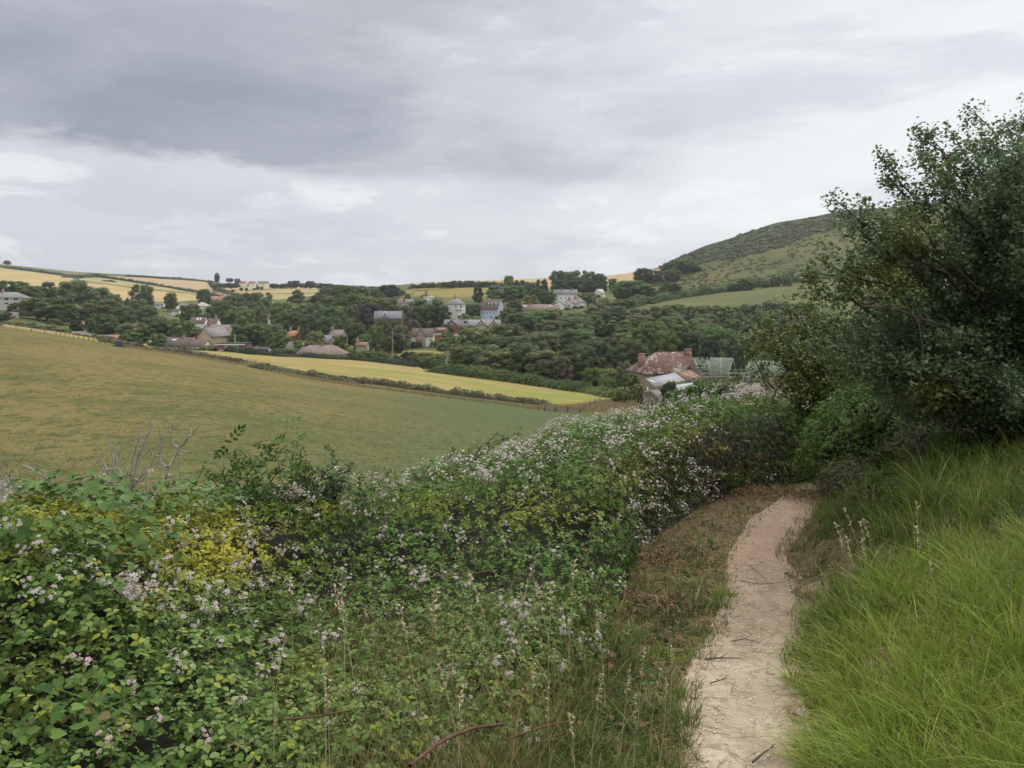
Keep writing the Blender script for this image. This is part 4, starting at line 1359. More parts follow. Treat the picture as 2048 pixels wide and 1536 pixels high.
M['glass'] = flat_mat('dark_window_glass', (0.025, 0.028, 0.032), 0.12, 0.2, 1, 0.6)
M['glass_bright'] = flat_mat('sky_toned_rooflight_glass', (0.60, 0.62, 0.66), 0.08, 0.05, 1, 0.9)  # pale colour paints in the sky that the rooflights would reflect
M['chim'] = wall_mat('chimney_brick', (0.24, 0.15, 0.115), (0.32, 0.21, 0.165))
M['pole'] = flat_mat('weathered_pole_wood', (0.27, 0.235, 0.19), 0.9, 0.2, 4)
M['scaffold'] = flat_mat('scaffold_metal', (0.34, 0.34, 0.34), 0.5, 0.1, 4, .5)
M['board'] = flat_mat('scaffold_boards', (0.30, 0.27, 0.22), 0.9, 0.2, 3)


def window(parent, c, w, h, axis, depth=0.06, mat='trim', glass='glass', bars=1):
    """window flush on a wall: c centre on the wall face, axis 'f' (front, -y), 'r' (+x), 'l' (-x)"""
    fr = MB(); pn = MB()
    t = min(.14, w * .12)

    def bx(mb, cx, cz, sx, sz, d, off):
        if axis == 'f': mb.box((c[0] + cx, c[1] - off - d / 2, c[2] + cz), (sx, d, sz))
        elif axis == 'r': mb.box((c[0] + off + d / 2, c[1] + cx, c[2] + cz), (d, sx, sz))
        else: mb.box((c[0] - off - d / 2, c[1] + cx, c[2] + cz), (d, sx, sz))
    for sx in (-1, 1): bx(fr, sx * (w / 2 - t / 2), 0, t, h, depth, 0)
    for sz in (-1, 1): bx(fr, 0, sz * (h / 2 - t / 2), w - 2 * t, t, depth, 0)
    for k in range(bars): bx(fr, -w / 2 + w * (k + 1) / (bars + 1), 0, t * .7, h - 2 * t, depth, 0)
    bx(pn, 0, 0, w - 2 * t, h - 2 * t, 0.02, 0.005)
    f = obj('window', fr.mesh('window_frame', M[mat]), parent)
    obj('pane', pn.mesh('pane', M[glass]), f)
    return f


def house(label, px, ridge, eave, y, L, D, yaw=0.0, roof='gable', wm='w_white', rm='r_grey', chim=(), wins=(), name='house', base=None,
          oh=0.35, cat='house', hipl=None, hipr=None, z0=None, dorm=(), sky=(), door=None, endw=(), chw=0.8, chh=1.2, bars=1, group=None, fit=None):
    """px, ridge, eave: centre column and rows of the ridge and the front eave as seen at distance y (centre of the house)"""
    if fit is not None:      # stand the house where the ground shows at that row
        yn = float(G(px, fit, 240, 900)[0][1]); k_ = yn / y; y = yn; L *= k_; D *= k_
    x = (px - 1024) / F * y
    rz = -(ridge - HZ) / F * y
    ez = -(eave - HZ) / F * (y - D / 2 * abs(math.cos(R(yaw))) - L / 2 * abs(math.sin(R(yaw))) * 0.3)
    if roof == 'flat': rz = ez + 0.02
    gz = Hs(x, y) if z0 is None else z0
    if base is not None: gz = -(base - HZ) / F * (y - D / 2)
    gz = min(gz, ez - 1.8)
    t = thing(name, label, cat, (x, y, gz), group, R(yaw))
    e = ez - gz; r_ = rz - gz
    l, d = L / 2, D / 2
    w = MB()
    low = -2.0
    base_v = [[-l, -d, low], [l, -d, low], [l, d, low], [-l, d, low], [-l, -d, e], [l, -d, e], [l, d, e], [-l, d, e]]
    fs = [[0, 1, 5, 4], [1, 2, 6, 5], [2, 3, 7, 6], [3, 0, 4, 7]]
    tri = []
    hl_ = hipl if hipl is not None else (roof == 'hip'); hr_ = hipr if hipr is not None else (roof == 'hip')
    if roof in ('gable', 'hip'):
        base_v += [[-l, 0, r_ - .12], [l, 0, r_ - .12]]
        if not hl_: tri.append([7, 4, 8])
        if not hr_: tri.append([5, 6, 9])
    w.add(np.array(base_v), fs + tri)
    obj('wall', w.mesh('wall', M[wm]), t)
    rb = MB()
    th = 0.16
    sl = (r_ - e) / d
    if roof == 'flat':
        rb.box((0, 0, e + .12), (L + 2 * oh, D + 2 * oh, .22))
    elif roof == 'mono':
        pass
    else:
        xl = -l - (0 if hl_ else oh * .6); xr = l + (0 if hr_ else oh * .6)
        hx = D / 2 * 0.9
        el, er = (-l - oh if hl_ else xl), (l + oh if hr_ else xr)
        rl, rr_ = (-l + hx if hl_ else xl), (l - hx if hr_ else xr)
        if rl > rr_: rl = rr_ = (rl + rr_) / 2
        eo = e - sl * oh
        top = [[el, -d - oh, eo], [er, -d - oh, eo], [er, d + oh, eo], [el, d + oh, eo], [rl, 0, r_], [rr_, 0, r_]]
        v = top + [[a, b, c - th] for a, b, c in top]
        f = [[0, 1, 5, 4], [2, 3, 4, 5], [7, 6, 10, 11], [9, 8, 11, 10], [0, 6, 7, 1], [2, 8, 9, 3]]
        f3 = []
        if hl_: f3.append([3, 0, 4]); f3.append([6, 9, 10]); f.append([3, 9, 6, 0])
        else: f += [[0, 4, 10, 6], [4, 3, 9, 10]]
        if hr_: f3.append([1, 2, 5]); f3.append([8, 7, 11]); f.append([1, 7, 8, 2])
        else: f += [[5, 1, 7, 11], [2, 5, 11, 8]]
        rb.add(np.array(v), f + f3)
    ro = obj('roof', rb.mesh('roof', M[rm]), t)
    for u in chim:
        c = MB()
        cz = r_ if roof != 'flat' else e
        c.box((u * l, 0, cz + chh / 2 - .5), (chw, chw * 1.2, chh + 1.0))
        c.box((u * l, 0, cz + chh + .06), (chw * 1.15, chw * 1.38, .12))
        for k in (-1, 1): c.tube([[u * l + .01, k * .25, cz + chh + .1], [u * l, k * .25, cz + chh + .5]], .12, 6)
        obj('chimney', c.mesh('chimney', M['chim']), ro)
    for (u, zc, ww, hh) in wins:
        window(t, (u * l, -d, zc * e), ww, hh, 'f', bars=bars)
    for (u, zc, ww, hh, side) in endw:
        window(t, (l if side == 'r' else -l, u * d, zc * e if zc <= 1 else e + (zc - 1) * (r_ - e)), ww, hh, side, bars=bars)
    for (u, vv, ww, hh) in sky:      # rooflights lying in the front slope
        c = MB()
        p0 = np.array([u * l, -d * (1 - vv), e + (r_ - e) * vv + .06])
        a = math.atan2(r_ - e, d)
        ux = np.array([1, 0, 0]); uv = np.array([0, math.cos(a), math.sin(a)])
        n = np.cross(ux, uv)
        q = [p0 + ux * i * ww / 2 + uv * j * hh / 2 + n * k for k in (0, .1) for i, j in ((-1, -1), (1, -1), (1, 1), (-1, 1))]
        c.add(np.array(q), np.array([[4, 5, 6, 7], [0, 1, 5, 4], [1, 2, 6, 5], [2, 3, 7, 6], [3, 0, 4, 7]]))
        obj('skylight', c.mesh('skylight', M['glass_bright']), ro)
    for (u, vv, ww, hh) in dorm:     # flat dormers
        c = MB()
        yy = -d * (1 - vv); zz = e + (r_ - e) * vv
        c.box((u * l, yy + .6, zz + hh / 2 - .1), (ww, 1.6, hh))
        c.box((u * l, yy + .5, zz + hh - .04), (ww + .2, 1.9, .12), 1)
        dm = obj('dormer', c.mesh('dormer', [M['trim'], M[rm]]), ro)
        pn = MB(); pn.box((u * l, yy - .22, zz + hh * .45), (ww * .75, .04, hh * .6)); obj('pane', pn.mesh('pane', M['glass']), dm)
    HOUSES.append((px, y, L, D, base))
    if door is not None:
        c = MB(); c.box((door * l, -d - .03, 1.0), (.95, .08, 2.05)); obj('door', c.mesh('door', M['trim']), t)
    return t


HOUSES = []


def W2(n, e1=.3, e2=.78, w=1.1, h=1.2, a=-.75, b=.75, rows=(0.3, 0.78)):
    return [(a + (b - a) * (k / (n - 1) if n > 1 else .5), z, w, h) for z in rows for k in range(n)]


house('grey-roofed pale house cut by the left edge of the view', 15, 584, 594.5, 330, 15, 8, 4, 'hip', 'w_pale', 'r_grey', (-.25,), W2(4, w=1.9, h=1.2), base=612)
house('small pink-roofed house with a white-edged gable below the grey house', 19, 624, 632, 300, 6, 6, 18, 'gable', 'w_pale', 'r_warm', (), W2(2, rows=(.6,)))
house('small salmon-tiled cottage left of the green garden tree', 157, 642, 647, 290, 4, 4, 10, 'gable', 'w_white', 'r_red', (), W2(2, rows=(.6,)))
house('little brown-roofed cottage below the salmon-tiled one', 172, 652, 657, 285, 3.5, 4, -10, 'gable', 'w_pale', 'r_warm', (), W2(1, rows=(.6,)))
house('low tan-roofed barn rising over the far left crop', 155, 663, 673.5, 222, 8, 6, 8, 'hip', 'w_dark', 'r_barn', (), (), name='barn', cat='barn')
house('long low red-brown roof just beyond the pasture hawthorn', 216, 669.5, 679, 222, 6.5, 5, 2, 'gable', 'w_dark', 'r_farmred', (), (), name='barn', cat='barn')
house('tiny white gabled cottage above the long low red-brown roof', 215, 640, 648, 300, 5, 4, 80, 'gable', 'w_white', 'r_grey', (), ())
house('pyramid-roofed slate villa with white walls in the left gardens', 272, 609.5, 620, 365, 5, 5, 20, 'hip', 'w_white', 'r_slate', (), W2(2, rows=(.75,)), fit=627)
house('slate roof peeping out left of the dark copse', 262, 643, 652, 300, 4.5, 5, 30, 'gable', 'w_pale', 'r_slate')
house('left low white cottage in the row under the round hill tree', 319, 605, 609, 462, 6, 5, 5, 'gable', 'w_white', 'r_slate', (), W2(3, rows=(.6,)), fit=616)
house('right low white cottage in the row, with grey roof', 341, 605, 609, 465, 8.5, 5, 0, 'gable', 'w_white', 'r_grey', (.3,), W2(4, rows=(.6,)), fit=616)
house('grey-roofed bungalow right of the two low white cottages', 366, 607, 611, 470, 5, 5, -10, 'gable', 'w_pale', 'r_slate', (), W2(2, rows=(.6,)), fit=617)
house('boxy white house with dark windows below the white cottages', 350, 618.5, 622, 385, 4.5, 4, 12, 'gable', 'w_white', 'r_brown', (), W2(2, w=.9), fit=632)
house('pale hip-roofed house left of the red roofs', 405, 604.5, 612, 470, 7, 6, -8, 'hip', 'w_white', 'r_pale', (), W2(3, rows=(.6,)), fit=617)
house('white bungalow with a chimney among trees in the left village', 436, 614, 619, 425, 7, 5.5, -14, 'gable', 'w_white', 'r_warm', (-.4,), W2(3, rows=(.6,)), fit=627)
house('red-roofed house at the foot of the tan hill field', 433, 592, 600, 530, 11, 6, -5, 'gable', 'w_brick', 'r_red', (.5,), W2(3, rows=(.6,)), fit=605)
house('brick house with twin chimneys right of the red-roofed one', 452, 589, 597, 535, 6, 6, 0, 'gable', 'w_brick', 'r_warm', (-.8, .8), fit=602)
house('brown-roofed white house with rooflights above the cream gable', 398, 634, 645, 330, 6, 7, 8, 'gable', 'w_white', 'r_brown', (), [(-.3, .6, 1.0, 1.1), (.6, .6, 1.0, 1.1)], sky=[(-.1, .6, .6, 1.6), (.3, .6, .6, 1.6)])
house('second brown-roofed white house right of the rooflight house', 423, 636.5, 645, 335, 6, 6.5, 4, 'gable', 'w_white', 'r_brown', (.6,), [(-.5, .6, 1, 1), (.4, .6, 1, 1)])
house('cream brick gable end of the big house above the skylight roof', 428, 655, 671, 272, 11, 5.6, 76, 'gable', 'w_cream', 'r_grey', (), ())
house('broad grey roof crossing behind the cream gable', 436, 649, 664, 285, 9.5, 8, -3, 'gable', 'w_cream', 'r_warm', (-.7,))
house('long dark brown roof with three rooflights at the barley edge', 345, 674.5, 690, 262, 15.5, 7, -2, 'gable', 'w_pale', 'r_brown', (-.62, .5), [(.5, .5, 1, 1)],
      sky=[(-.86, .45, .55, 1.1), (-.28, .5, 1.2, 1.2), (.12, .62, .9, .8), (.22, .62, .5, .8)], chh=.6, chw=.7)
house('lower right extension of the long rooflight roof', 398, 680, 691, 256, 6, 5.5, -6, 'gable', 'w_white', 'r_brown', (), [(0, .5, 1, 1), (.7, .5, .8, 1)])
t_ = house('red-brown brick house with a white-edged flat roof by the barley', 469, 688, 688, 252, 9.2, 6, -4, 'flat', 'w_brick', 'felt', (), [], base=712, oh=.2)
for (px_, r0, r1, ww) in ((475.5, 691.5, 699, 3.0), (461.5, 691.5, 699, 1.3), (450, 700, 707.5, 1.6)):
    yy = 249
    window(t_, ((px_ - 469) / F * yy, -3.0, (-( (r0 + r1) / 2 - HZ) / F * yy) - t_.location.z), ww, (r1 - r0) / F * yy, 'f', bars=2)
_f = MB(); _f.box((0, -3.22, (-(689.3 - HZ) / F * 249) - t_.location.z), (9.7, .1, .32)); obj('fascia', _f.mesh('fascia', M['trim']), t_)
t_ = house('low slate-roofed wing with a white fascia beside the brick flat-roofed house', 508, 693.5, 702.5, 251, 10.5, 5.5, -4, 'gable', 'w_pale', 'felt', (), [(.55, .55, 1.5, .9), (-.3, .5, 1.0, .8), (-.1, .5, 1.0, .8)], base=713, oh=.25)
_f = MB(); _f.box((-.8, -3.12, (-(703.7 - HZ) / F * 248) - t_.location.z), (12.6, .1, .34)); obj('fascia', _f.mesh('fascia', M['trim']), t_)
house('long brown hip-roofed bungalow at the top of the barley', 643, 690, 707.5, 250, 15.8, 8.5, -2, 'hip', 'w_stone', 'r_warm', (0.02,), [(-.82, .45, 1.1, 1.0), (.2, .45, 1.6, 1.0), (.62, .45, 1.3, 1.0), (.85, .45, .8, 1.0)], base=716, chh=.2, chw=.9)
house('cream-walled gabled wing behind the left end of the long bungalow', 597, 683, 697, 256, 6.2, 7, -10, 'gable', 'w_cream', 'r_warm', (), [(-.5, .5, .9, 1)])
house('orange-tiled cottage with tall thin chimneys in the trees', 589, 661, 671, 298, 4.4, 5, -25, 'gable', 'w_brick', 'r_orange', (-.9, .9), (), chw=.5, chh=1.3)
house('brown-roofed house half lost in the middle trees', 524, 633, 644, 368, 6.8, 6, -3, 'gable', 'w_pale', 'r_brown', (), W2(3, rows=(.7,), w=.9), fit=650)
house('low grey roof just left of the half-lost brown house', 492, 643, 651, 330, 5.5, 6, 10, 'gable', 'w_pale', 'r_warm', fit=655)
house('steep slate chapel roof right of the ornamental tree', 657, 670, 684, 284, 3.6, 6, -20, 'gable', 'w_stone', 'r_slate')
house('taller grey-brown roof behind the slate chapel roof', 676, 659.5, 672, 292, 5, 6.5, -12, 'gable', 'w_stone', 'r_warm', (-.9,))
house('brown roof of a cottage beside the tall wooden pole', 725, 684, 690, 262, 3.6, 4, -6, 'gable', 'w_stone', 'r_farmred', (-1.0,))
house('white gabled house under the golden stubble slope', 533, 602, 609, 465, 9, 6, -22, 'gable', 'w_white', 'r_pale', (.5,), W2(2, rows=(.6,)), fit=616)
t_ = house('red brick house with slate roof and a white pointed gable', 777, 622, 636, 345, 12.2, 7, 3, 'gable', 'w_brick', 'r_slate', (), [(-.8, .75, 1.0, 1.1), (-.55, .75, 1.0, 1.1), (.5, .75, 1.2, 1.2), (-.7, .25, 1.6, 1.1)], base=652)
_g = MB(); gz_ = 4.6
_g.add(np.array([[-2.4, -4.3, gz_ - 1.2], [.4, -4.3, gz_ - 1.2], [-1.0, -4.3, gz_ + 2.0], [-2.4, -2.5, gz_ - 1.2], [.4, -2.5, gz_ - 1.2], [-1.0, -.8, gz_ + 2.0]]), [[0, 1, 2], [3, 0, 2, 5], [1, 4, 5, 2]])
obj('gable', _g.mesh('gable', M['r_slate']), t_)
for s_ in (-1, 1):
    _b = MB(); _b.bar((-1 + s_ * 1.5, -4.36, gz_ - 1.25), (-1, -4.36, gz_ + 2.0), .22, .28); obj('bargeboard', _b.mesh('bargeboard', M['trim']), t_)
house('white dormered house with brown roof above the brick house', 812, 598, 606.5, 432, 9, 6, -2, 'gable', 'w_white', 'r_warm', (), W2(4, rows=(.6,), w=.9), dorm=[(-.1, .3, 1.6, 1.6)])
house('brick chimney block standing over a pale flat roof', 858, 592.5, 594, 470, 6.5, 5, 0, 'gable', 'w_white', 'r_pale', (-.5,), (), chh=3.6, chw=1.6)
house('tall white house with grey hipped roof right of the great tree', 911, 595.5, 607, 400, 7.6, 7.5, 33, 'hip', 'w_white', 'r_grey', (-.1,), [(.3, .75, 1.1, 1.7), (-.5, .75, 1, 1.4)], base=630, sky=[(.35, .6, .8, .8)])
house('white lean-to with dark porch below the tall white house', 917, 617.5, 620, 385, 2.6, 3, 10, 'gable', 'w_white', 'r_grey', (), [(0, .5, 1.3, 1.7)])
house('pale blue house with brown roof and three white dormers', 986, 598.5, 618, 395, 9.6, 8.6, -29, 'gable', 'w_blue', 'r_brown', (), [(-.75, .62, 1.0, 1.2), (-.2, .62, 1.0, 1.2), (.15, .62, .8, 1.0), (.6, .62, 1.0, 1.2), (.3, .2, 1.0, 1.8)], base=637,
      dorm=[(-.42, .38, 1.5, 1.5), (.05, .38, 1.3, 1.5), (.5, .38, 1.5, 1.5)], endw=[(-.3, .6, .9, 1.1, 'r')])
t_ = house('long grey-roofed row of brick and stone gables above the stone cottage', 945, 639, 651, 350, 25.5, 7.5, -3, 'gable', 'w_stone', 'r_grey', (-.4,), [(-.8, .4, 1.5, 1.3), (-.25, .5, 3.6, 1.3), (-.1, .5, 1.0, 1.3)], base=664, dorm=[(-.22, .35, 2.4, 1.4)])
for (gx, gw, gm) in ((-9.0, 6.0, 'w_brick'), (4.6, 4.8, 'w_stone'), (10.2, 4.8, 'w_stone')):
    e_ = (-(651 - HZ) / F * 346) - t_.location.z
    _g = MB()
    _g.add(np.array([[gx - gw / 2, -4.6, -2], [gx + gw / 2, -4.6, -2], [gx + gw / 2, -4.6, e_], [gx, -4.6, e_ + 2.6], [gx - gw / 2, -4.6, e_], [gx - gw / 2, -3, -2], [gx + gw / 2, -3, -2], [gx + gw / 2, -3, e_], [gx - gw / 2, -3, e_]]),
           [[0, 1, 2, 4], [4, 2, 3], [5, 0, 4, 8], [1, 6, 7, 2]])
    gb = obj('gable', _g.mesh('gable', M[gm]), t_)
    _r = MB()
    for s_ in (-1, 1):
        a_ = np.array([gx + s_ * (gw / 2 + .3), -4.9, e_ - .25]); b_ = np.array([gx, -4.9, e_ + 2.72])
        _r.add(np.array([a_, b_, b_ + [0, 4.8, 0], a_ + [0, 3.0, 0], a_ - [0, 0, .15], b_ - [0, 0, .15]]), [[0, 1, 2, 3] if s_ > 0 else [3, 2, 1, 0], [4, 5, 1, 0] if s_ > 0 else [0, 1, 5, 4]])
    obj('gable_roof', _r.mesh('gable_roof', M['r_grey'] if gm == 'w_brick' else M['r_pale']), gb)
    window(t_, (gx, -4.6, e_ + .6), 1.1, 1.3, 'f')
house('low tiled outhouse at the left end of the long gabled row', 884, 655, 660, 338, 4.5, 5, -15, 'gable', 'w_orange', 'r_warm')
t_ = house('brown-roofed stone cottage with a tall pointed gable and rose porch', 846, 656.5, 671, 322, 9.0, 6, 0, 'gable', 'w_white', 'r_brown', (), [(.8, .5, .9, .9)], base=690)
e_ = (-(674 - HZ) / F * 318) - t_.location.z; a_ = (-(656 - HZ) / F * 318) - t_.location.z
_g = MB(); _g.add(np.array([[-2.6, -3.7, -2], [1.4, -3.7, -2], [1.4, -3.7, e_], [-.6, -3.7, a_], [-2.6, -3.7, e_], [-2.6, -2.6, -2], [1.4, -2.6, -2], [1.4, -2.6, e_], [-2.6, -2.6, e_]]), [[0, 1, 2, 4], [4, 2, 3], [5, 0, 4, 8], [1, 6, 7, 2]])
gb = obj('gable', _g.mesh('gable', M['w_stone']), t_)
_r = MB()
for s_ in (-1, 1):
    p_ = np.array([-.6 + s_ * 2.25, -3.95, e_ - .3]); q_ = np.array([-.6, -3.95, a_ + .12])
    _r.add(np.array([p_, q_, q_ + [0, 4, 0], p_ + [0, 3, 0], p_ - [0, 0, .15], q_ - [0, 0, .15]]), [[0, 1, 2, 3] if s_ > 0 else [3, 2, 1, 0], [4, 5, 1, 0] if s_ > 0 else [0, 1, 5, 4]])
obj('gable_roof', _r.mesh('gable_roof', M['r_brown']), gb)
window(t_, (-.6, -3.7, e_ + .9), .9, 1.1, 'f'); window(t_, (-.6, -3.7, .9), 1.5, 1.3, 'f', bars=2)
_p = MB(); _p.add(np.array([[-1.7, -4.7, 2.0], [.5, -4.7, 2.0], [-.6, -4.7, 2.9], [-1.7, -3.7, 2.0], [.5, -3.7, 2.0], [-.6, -3.7, 2.9]]), [[0, 1, 2], [3, 0, 2, 5], [1, 4, 5, 2]]); obj('porch', _p.mesh('porch', M['r_red']), t_)
house('low stone wing at the left of the pointed-gable cottage', 820, 668, 673, 322, 5.8, 5, 2, 'gable', 'w_stone', 'r_brown', (), [(-.6, .5, .8, 1), (0, .5, .8, 1), (.6, .5, .8, 1)], base=690)
house('orange timber shed right of the stone cottage', 874, 667, 670, 330, 3.8, 3.5, -6, 'gable', 'w_orange', 'r_warm', (), (), name='shed', cat='shed')
house('tiny white gabled outhouse at the edge of the wood', 912, 667, 672, 318, 1.9, 2.6, 60, 'gable', 'w_white', 'r_grey', (), (), name='shed', cat='shed')
house('long low brown-grey row with rooflights right of the blue house', 1081, 608.5, 619.5, 412, 20, 6.5, 3, 'gable', 'w_pale', 'r_warm', (-.55, .7), [(-.4, .6, 1, 1), (0, .6, 1, 1)], sky=[(-.9, .6, .7, .8), (-.8, .6, .7, .8), (.5, .65, .9, .9), (.62, .65, .9, .9)], chh=.8)
house('white gable end at the left of the stepped white row', 1124, 602, 610, 424, 7, 7, 58, 'gable', 'w_white', 'r_grey', (), ())
house('middle house of the stepped white row', 1142, 600, 607, 428, 6.5, 6.5, 52, 'gable', 'w_white', 'r_warm', (-.6,), ())
house('right house of the stepped white row with small windows', 1157, 597, 604, 434, 6.5, 6.5, 48, 'gable', 'w_white', 'r_grey', (-.8,), (), endw=[(-.3, .6, .8, 1, 'l'), (.3, .6, .8, 1, 'l')])
house('long white cottage with grey roof below the skyline clump', 1131, 579, 587.5, 480, 14.6, 6, -4, 'gable', 'w_white', 'r_slate', (-.3, .55), W2(5, rows=(.45,), w=1), chh=1.0)
house('small cream gabled house in front of the large hill-foot tree', 1199, 578, 585.5, 515, 5, 5.5, 35, 'gable', 'w_white', 'r_pale', (), [(0, .6, .9, 1)])
# far white houses on the ridge
GF = None
for (px_, w_, lb, rm_) in ((474, 6, 'red-roofed house at the left end of the far ridge row', 'r_red'), (487, 11, 'first white house of the far ridge row', 'r_red'), (505, 12, 'second white house of the far ridge row, with pink roof', 'r_red'), (521, 9, 'third white house of the far ridge row', 'r_warm'), (532, 9, 'rightmost white house of the far ridge row', 'r_warm')):
    house(lb, px_, 562, 566.2, 985, w_ * .66, 7, 35 if px_ > 515 else 8, 'gable', 'w_white' if px_ > 480 else 'w_brick', rm_, (), (), z0=-(569 - HZ) / F * 985)

# utility poles
def pole(px, top, bot, y, label, arm=False, mat='pole', r=.13):
    x = (px - 1024) / F * y
    z1 = -(top - HZ) / F * y; z0 = -(bot - HZ) / F * y
    z0 = min(z0, Hs(x, y))
    t = thing('utility_pole', label, 'pole', (x, y, z0))
    b = MB(); b.tube([[0, 0, -.5], [0, 0, (z1 - z0) / 2], [0, 0, z1 - z0]], [r * 1.2, r, r * .8], 8); obj('shaft', b.mesh('shaft', M[mat], True), t)
    if arm:
        b = MB(); b.box((0, -.12, z1 - z0 - .4), (1.5, .12, .12)); obj('crossarm', b.mesh('crossarm', M[mat]), t)
        for k in (-.6, 0, .6):
            b = MB(); b.tube([[k, -.12, z1 - z0 - .34], [k, -.12, z1 - z0 - .1]], .05, 6); obj('insulator', b.mesh('insulator', M['trim']), t)


pole(785, 663, 697, 272, 'tall wooden pole standing in front of the village gardens', True, r=.17)
pole(582.5, 684, 711, 246, 'wooden pole at the left corner of the long bungalow', r=.15)
pole(470, 670, 690, 262, 'white mast behind the flat-roofed brick house', mat='trim', r=.12)
pole(449.5, 678, 690, 262, 'thin mast at the left of the flat-roofed brick house', mat='trim', r=.06)
pole(1187, 592, 610, 400, 'left wooden pole among bushes below the small cream house', True)
pole(1202, 587, 612, 400, 'middle wooden pole among bushes below the small cream house', True)
pole(1220.5, 583, 593, 470, 'short pole right of the small cream gabled house')
pole(1236, 520 + 30, 571, 480, 'pole behind the large hill-foot tree')
# grey dead tree trunk at the edge of the wood
_x = at(893, 738, 214)
t_ = thing('dead_tree', 'bleached bare dead trunk standing at the left edge of the wood', 'dead tree', (_x[0], _x[1], Hs(_x[0], _x[1])))
b = MB(); hh_ = -(711 - HZ) / F * 214 - t_.location.z
b.tube([[0, 0, -.5], [.1, 0, hh_ * .35], [-.1, .1, hh_ * .7], [.25, 0, hh_]], [.42, .36, .26, .12], 7)
obj('trunk', b.mesh('trunk', M['dead_wood'], True), t_)
b = MB(); b.tube([[0, 0, hh_ * .6], [.7, 0, hh_ * .85], [.9, 0, hh_ * .98]], [.16, .1, .05], 5); obj('branch', b.mesh('branch', M['dead_wood'], True), t_)

# garden shrubs that hide the feet of the houses
random.seed(21)
for (px_, y_, L_, D_, b_) in HOUSES:
    if y_ < 255 or y_ > 560 or L_ < 5: continue
    for k in range(2 if L_ > 8 else 1):
        yy = y_ - D_ / 2 - random.uniform(2.5, 5)
        u = random.choice([-.45, .4, -.2, .25]) if k == 0 else random.choice([.5, -.5])
        cx = px_ + u * L_ / y_ * F
        x_ = (cx - 1024) / F * yy; row = HZ - F * Hs(x_, yy) / yy
        T(cx, row - random.uniform(1.6, 3.4) / yy * F, random.uniform(3, 6) / yy * F, yy, 'garden shrub hiding the foot of a village house', random.choice(['bush', 'bush', 'brightbush', 'round']), 'garden shrubs at the house fronts', name='shrub', cat='shrub')

# ---------------------------------------------------------------- the farm
FY = 150.0
t_ = house('big farmhouse with rusty lichen-blotched roof and brick chimneys', 1325, 704, 743.5, 152, 11.0, 9.0, 13, 'hip', 'w_farm', 'r_lichen', (), [(-.35, .7, .95, 1.15), (.25, .7, .95, 1.15), (-.35, .25, .95, 1.15)], name='farmhouse', cat='farmhouse', hipr=False, base=775)
_rz = t_.location.z
for (u, top_, w_) in ((-.80, 707.5, 1.1), (1.0, 699.5, 1.05)):
    c = MB(); zt_ = (-(top_ - HZ) / F * 152) - _rz
    c.box((u * 5.5, 0, zt_ - 1.4), (w_, 1.1, 2.8)); c.box((u * 5.5, 0, zt_ + .06), (w_ + .2, 1.3, .14))
    obj('chimney', c.mesh('chimney', M['chim']), t_)


def slab_roof(corners, mat, name='roof', parent=None, th=.12):
    """a sloping roof plane from four world points (front-left, front-right, back-right, back-left)"""
    c = np.array(corners, float); n = np.cross(c[1] - c[0], c[3] - c[0]); n /= np.linalg.norm(n)
    if n[2] < 0: n = -n
    b = MB()
    b.add(np.concatenate([c, c - n * th]), np.array([[0, 1, 2, 3], [7, 6, 5, 4], [0, 4, 5, 1], [1, 5, 6, 2], [2, 6, 7, 3], [3, 7, 4, 0]]))
    return obj(name, b.mesh(name, mat), parent)


def stripped(px0, px1, ridge, eave, y, label, D=7.5, lean=18, gaps=True, seed=3):
    """building whose roof is stripped to membrane and battens"""
    gz = Hs((px0 - 1024) / F * y, y)
    t = thing('farm_building', label, 'farm building', ((px0 - 1024) / F * y, y, gz))
    o = np.array(t.location)
    rl = at(px0, ridge, y) - o; rr = at(px1, ridge + 1, y) - o
    yf = y - D / 2
    el = at(px0 + lean, eave, yf) - o; er = at(px1 - lean * .5, eave + 1, yf) - o
    bl = rl + [0, D / 2, -(rl[2] - el[2])]; br = rr + [0, D / 2, -(rl[2] - el[2])]
    w = MB()
    w.add(np.array([el * [1, 1, 0] + [0, .2, -2], er * [1, 1, 0] + [0, .2, -2], er + [0, .2, -.1], el + [0, .2, -.1], br * [1, 1, 0] + [0, 0, -2], br - [0, 0, .1], rr - [0, 0, .15], bl * [1, 1, 0] + [0, 0, -2], bl - [0, 0, .1], rl - [0, 0, .15]]),
          [[0, 1, 2, 3], [1, 4, 5, 2], [2, 5, 6], [4, 7, 8, 5], [7, 0, 3, 8], [8, 3, 9]])
    obj('wall', w.mesh('wall', M['w_farm']), t)
    slab_roof([el, er, rr, rl], M['membrane'], 'roof', t)
    slab_roof([br, bl, rl, rr], M['membrane'], 'roof', t)
    r = np.random.default_rng(seed)
    for k in range(11):
        f = (k + .5) / 11
        a = el * (1 - f) + rl * f; b2 = er * (1 - f) + rr * f
        n = np.array([0, -.07, .07])
        b = MB(); b.bar(a + n, b2 + n, .07, .05); obj('batten', b.mesh('batten', M['batten']), t)
    for k in range(9):
        f = (k + .3) / 9
        a = el * (1 - f) + er * f; b2 = rl * (1 - f) + rr * f
        n = np.array([0, -.1, .12])
        b = MB(); b.bar(a + n, b2 + n, .09, .04); obj('rafter', b.mesh('rafter', M['batten'] if k % 3 == 0 else M['membrane']), t)
    if gaps:
        for k in range(34):
            row = r.choice([0.93, .93, .72, .5, .33, .22]); u = r.uniform(.02, .36 if row < .9 else .5)
            p = (el * (1 - row) + rl * row) * (1 - u) + (er * (1 - row) + rr * row) * u
            b = MB(); b.box(p + [0, -.09, .07], (.26, .06, .36)); obj('dark_gap', b.mesh('dark_gap', M['felt']), t)  # black boxes stand in for the dark, shaded gaps between the battens
    return t


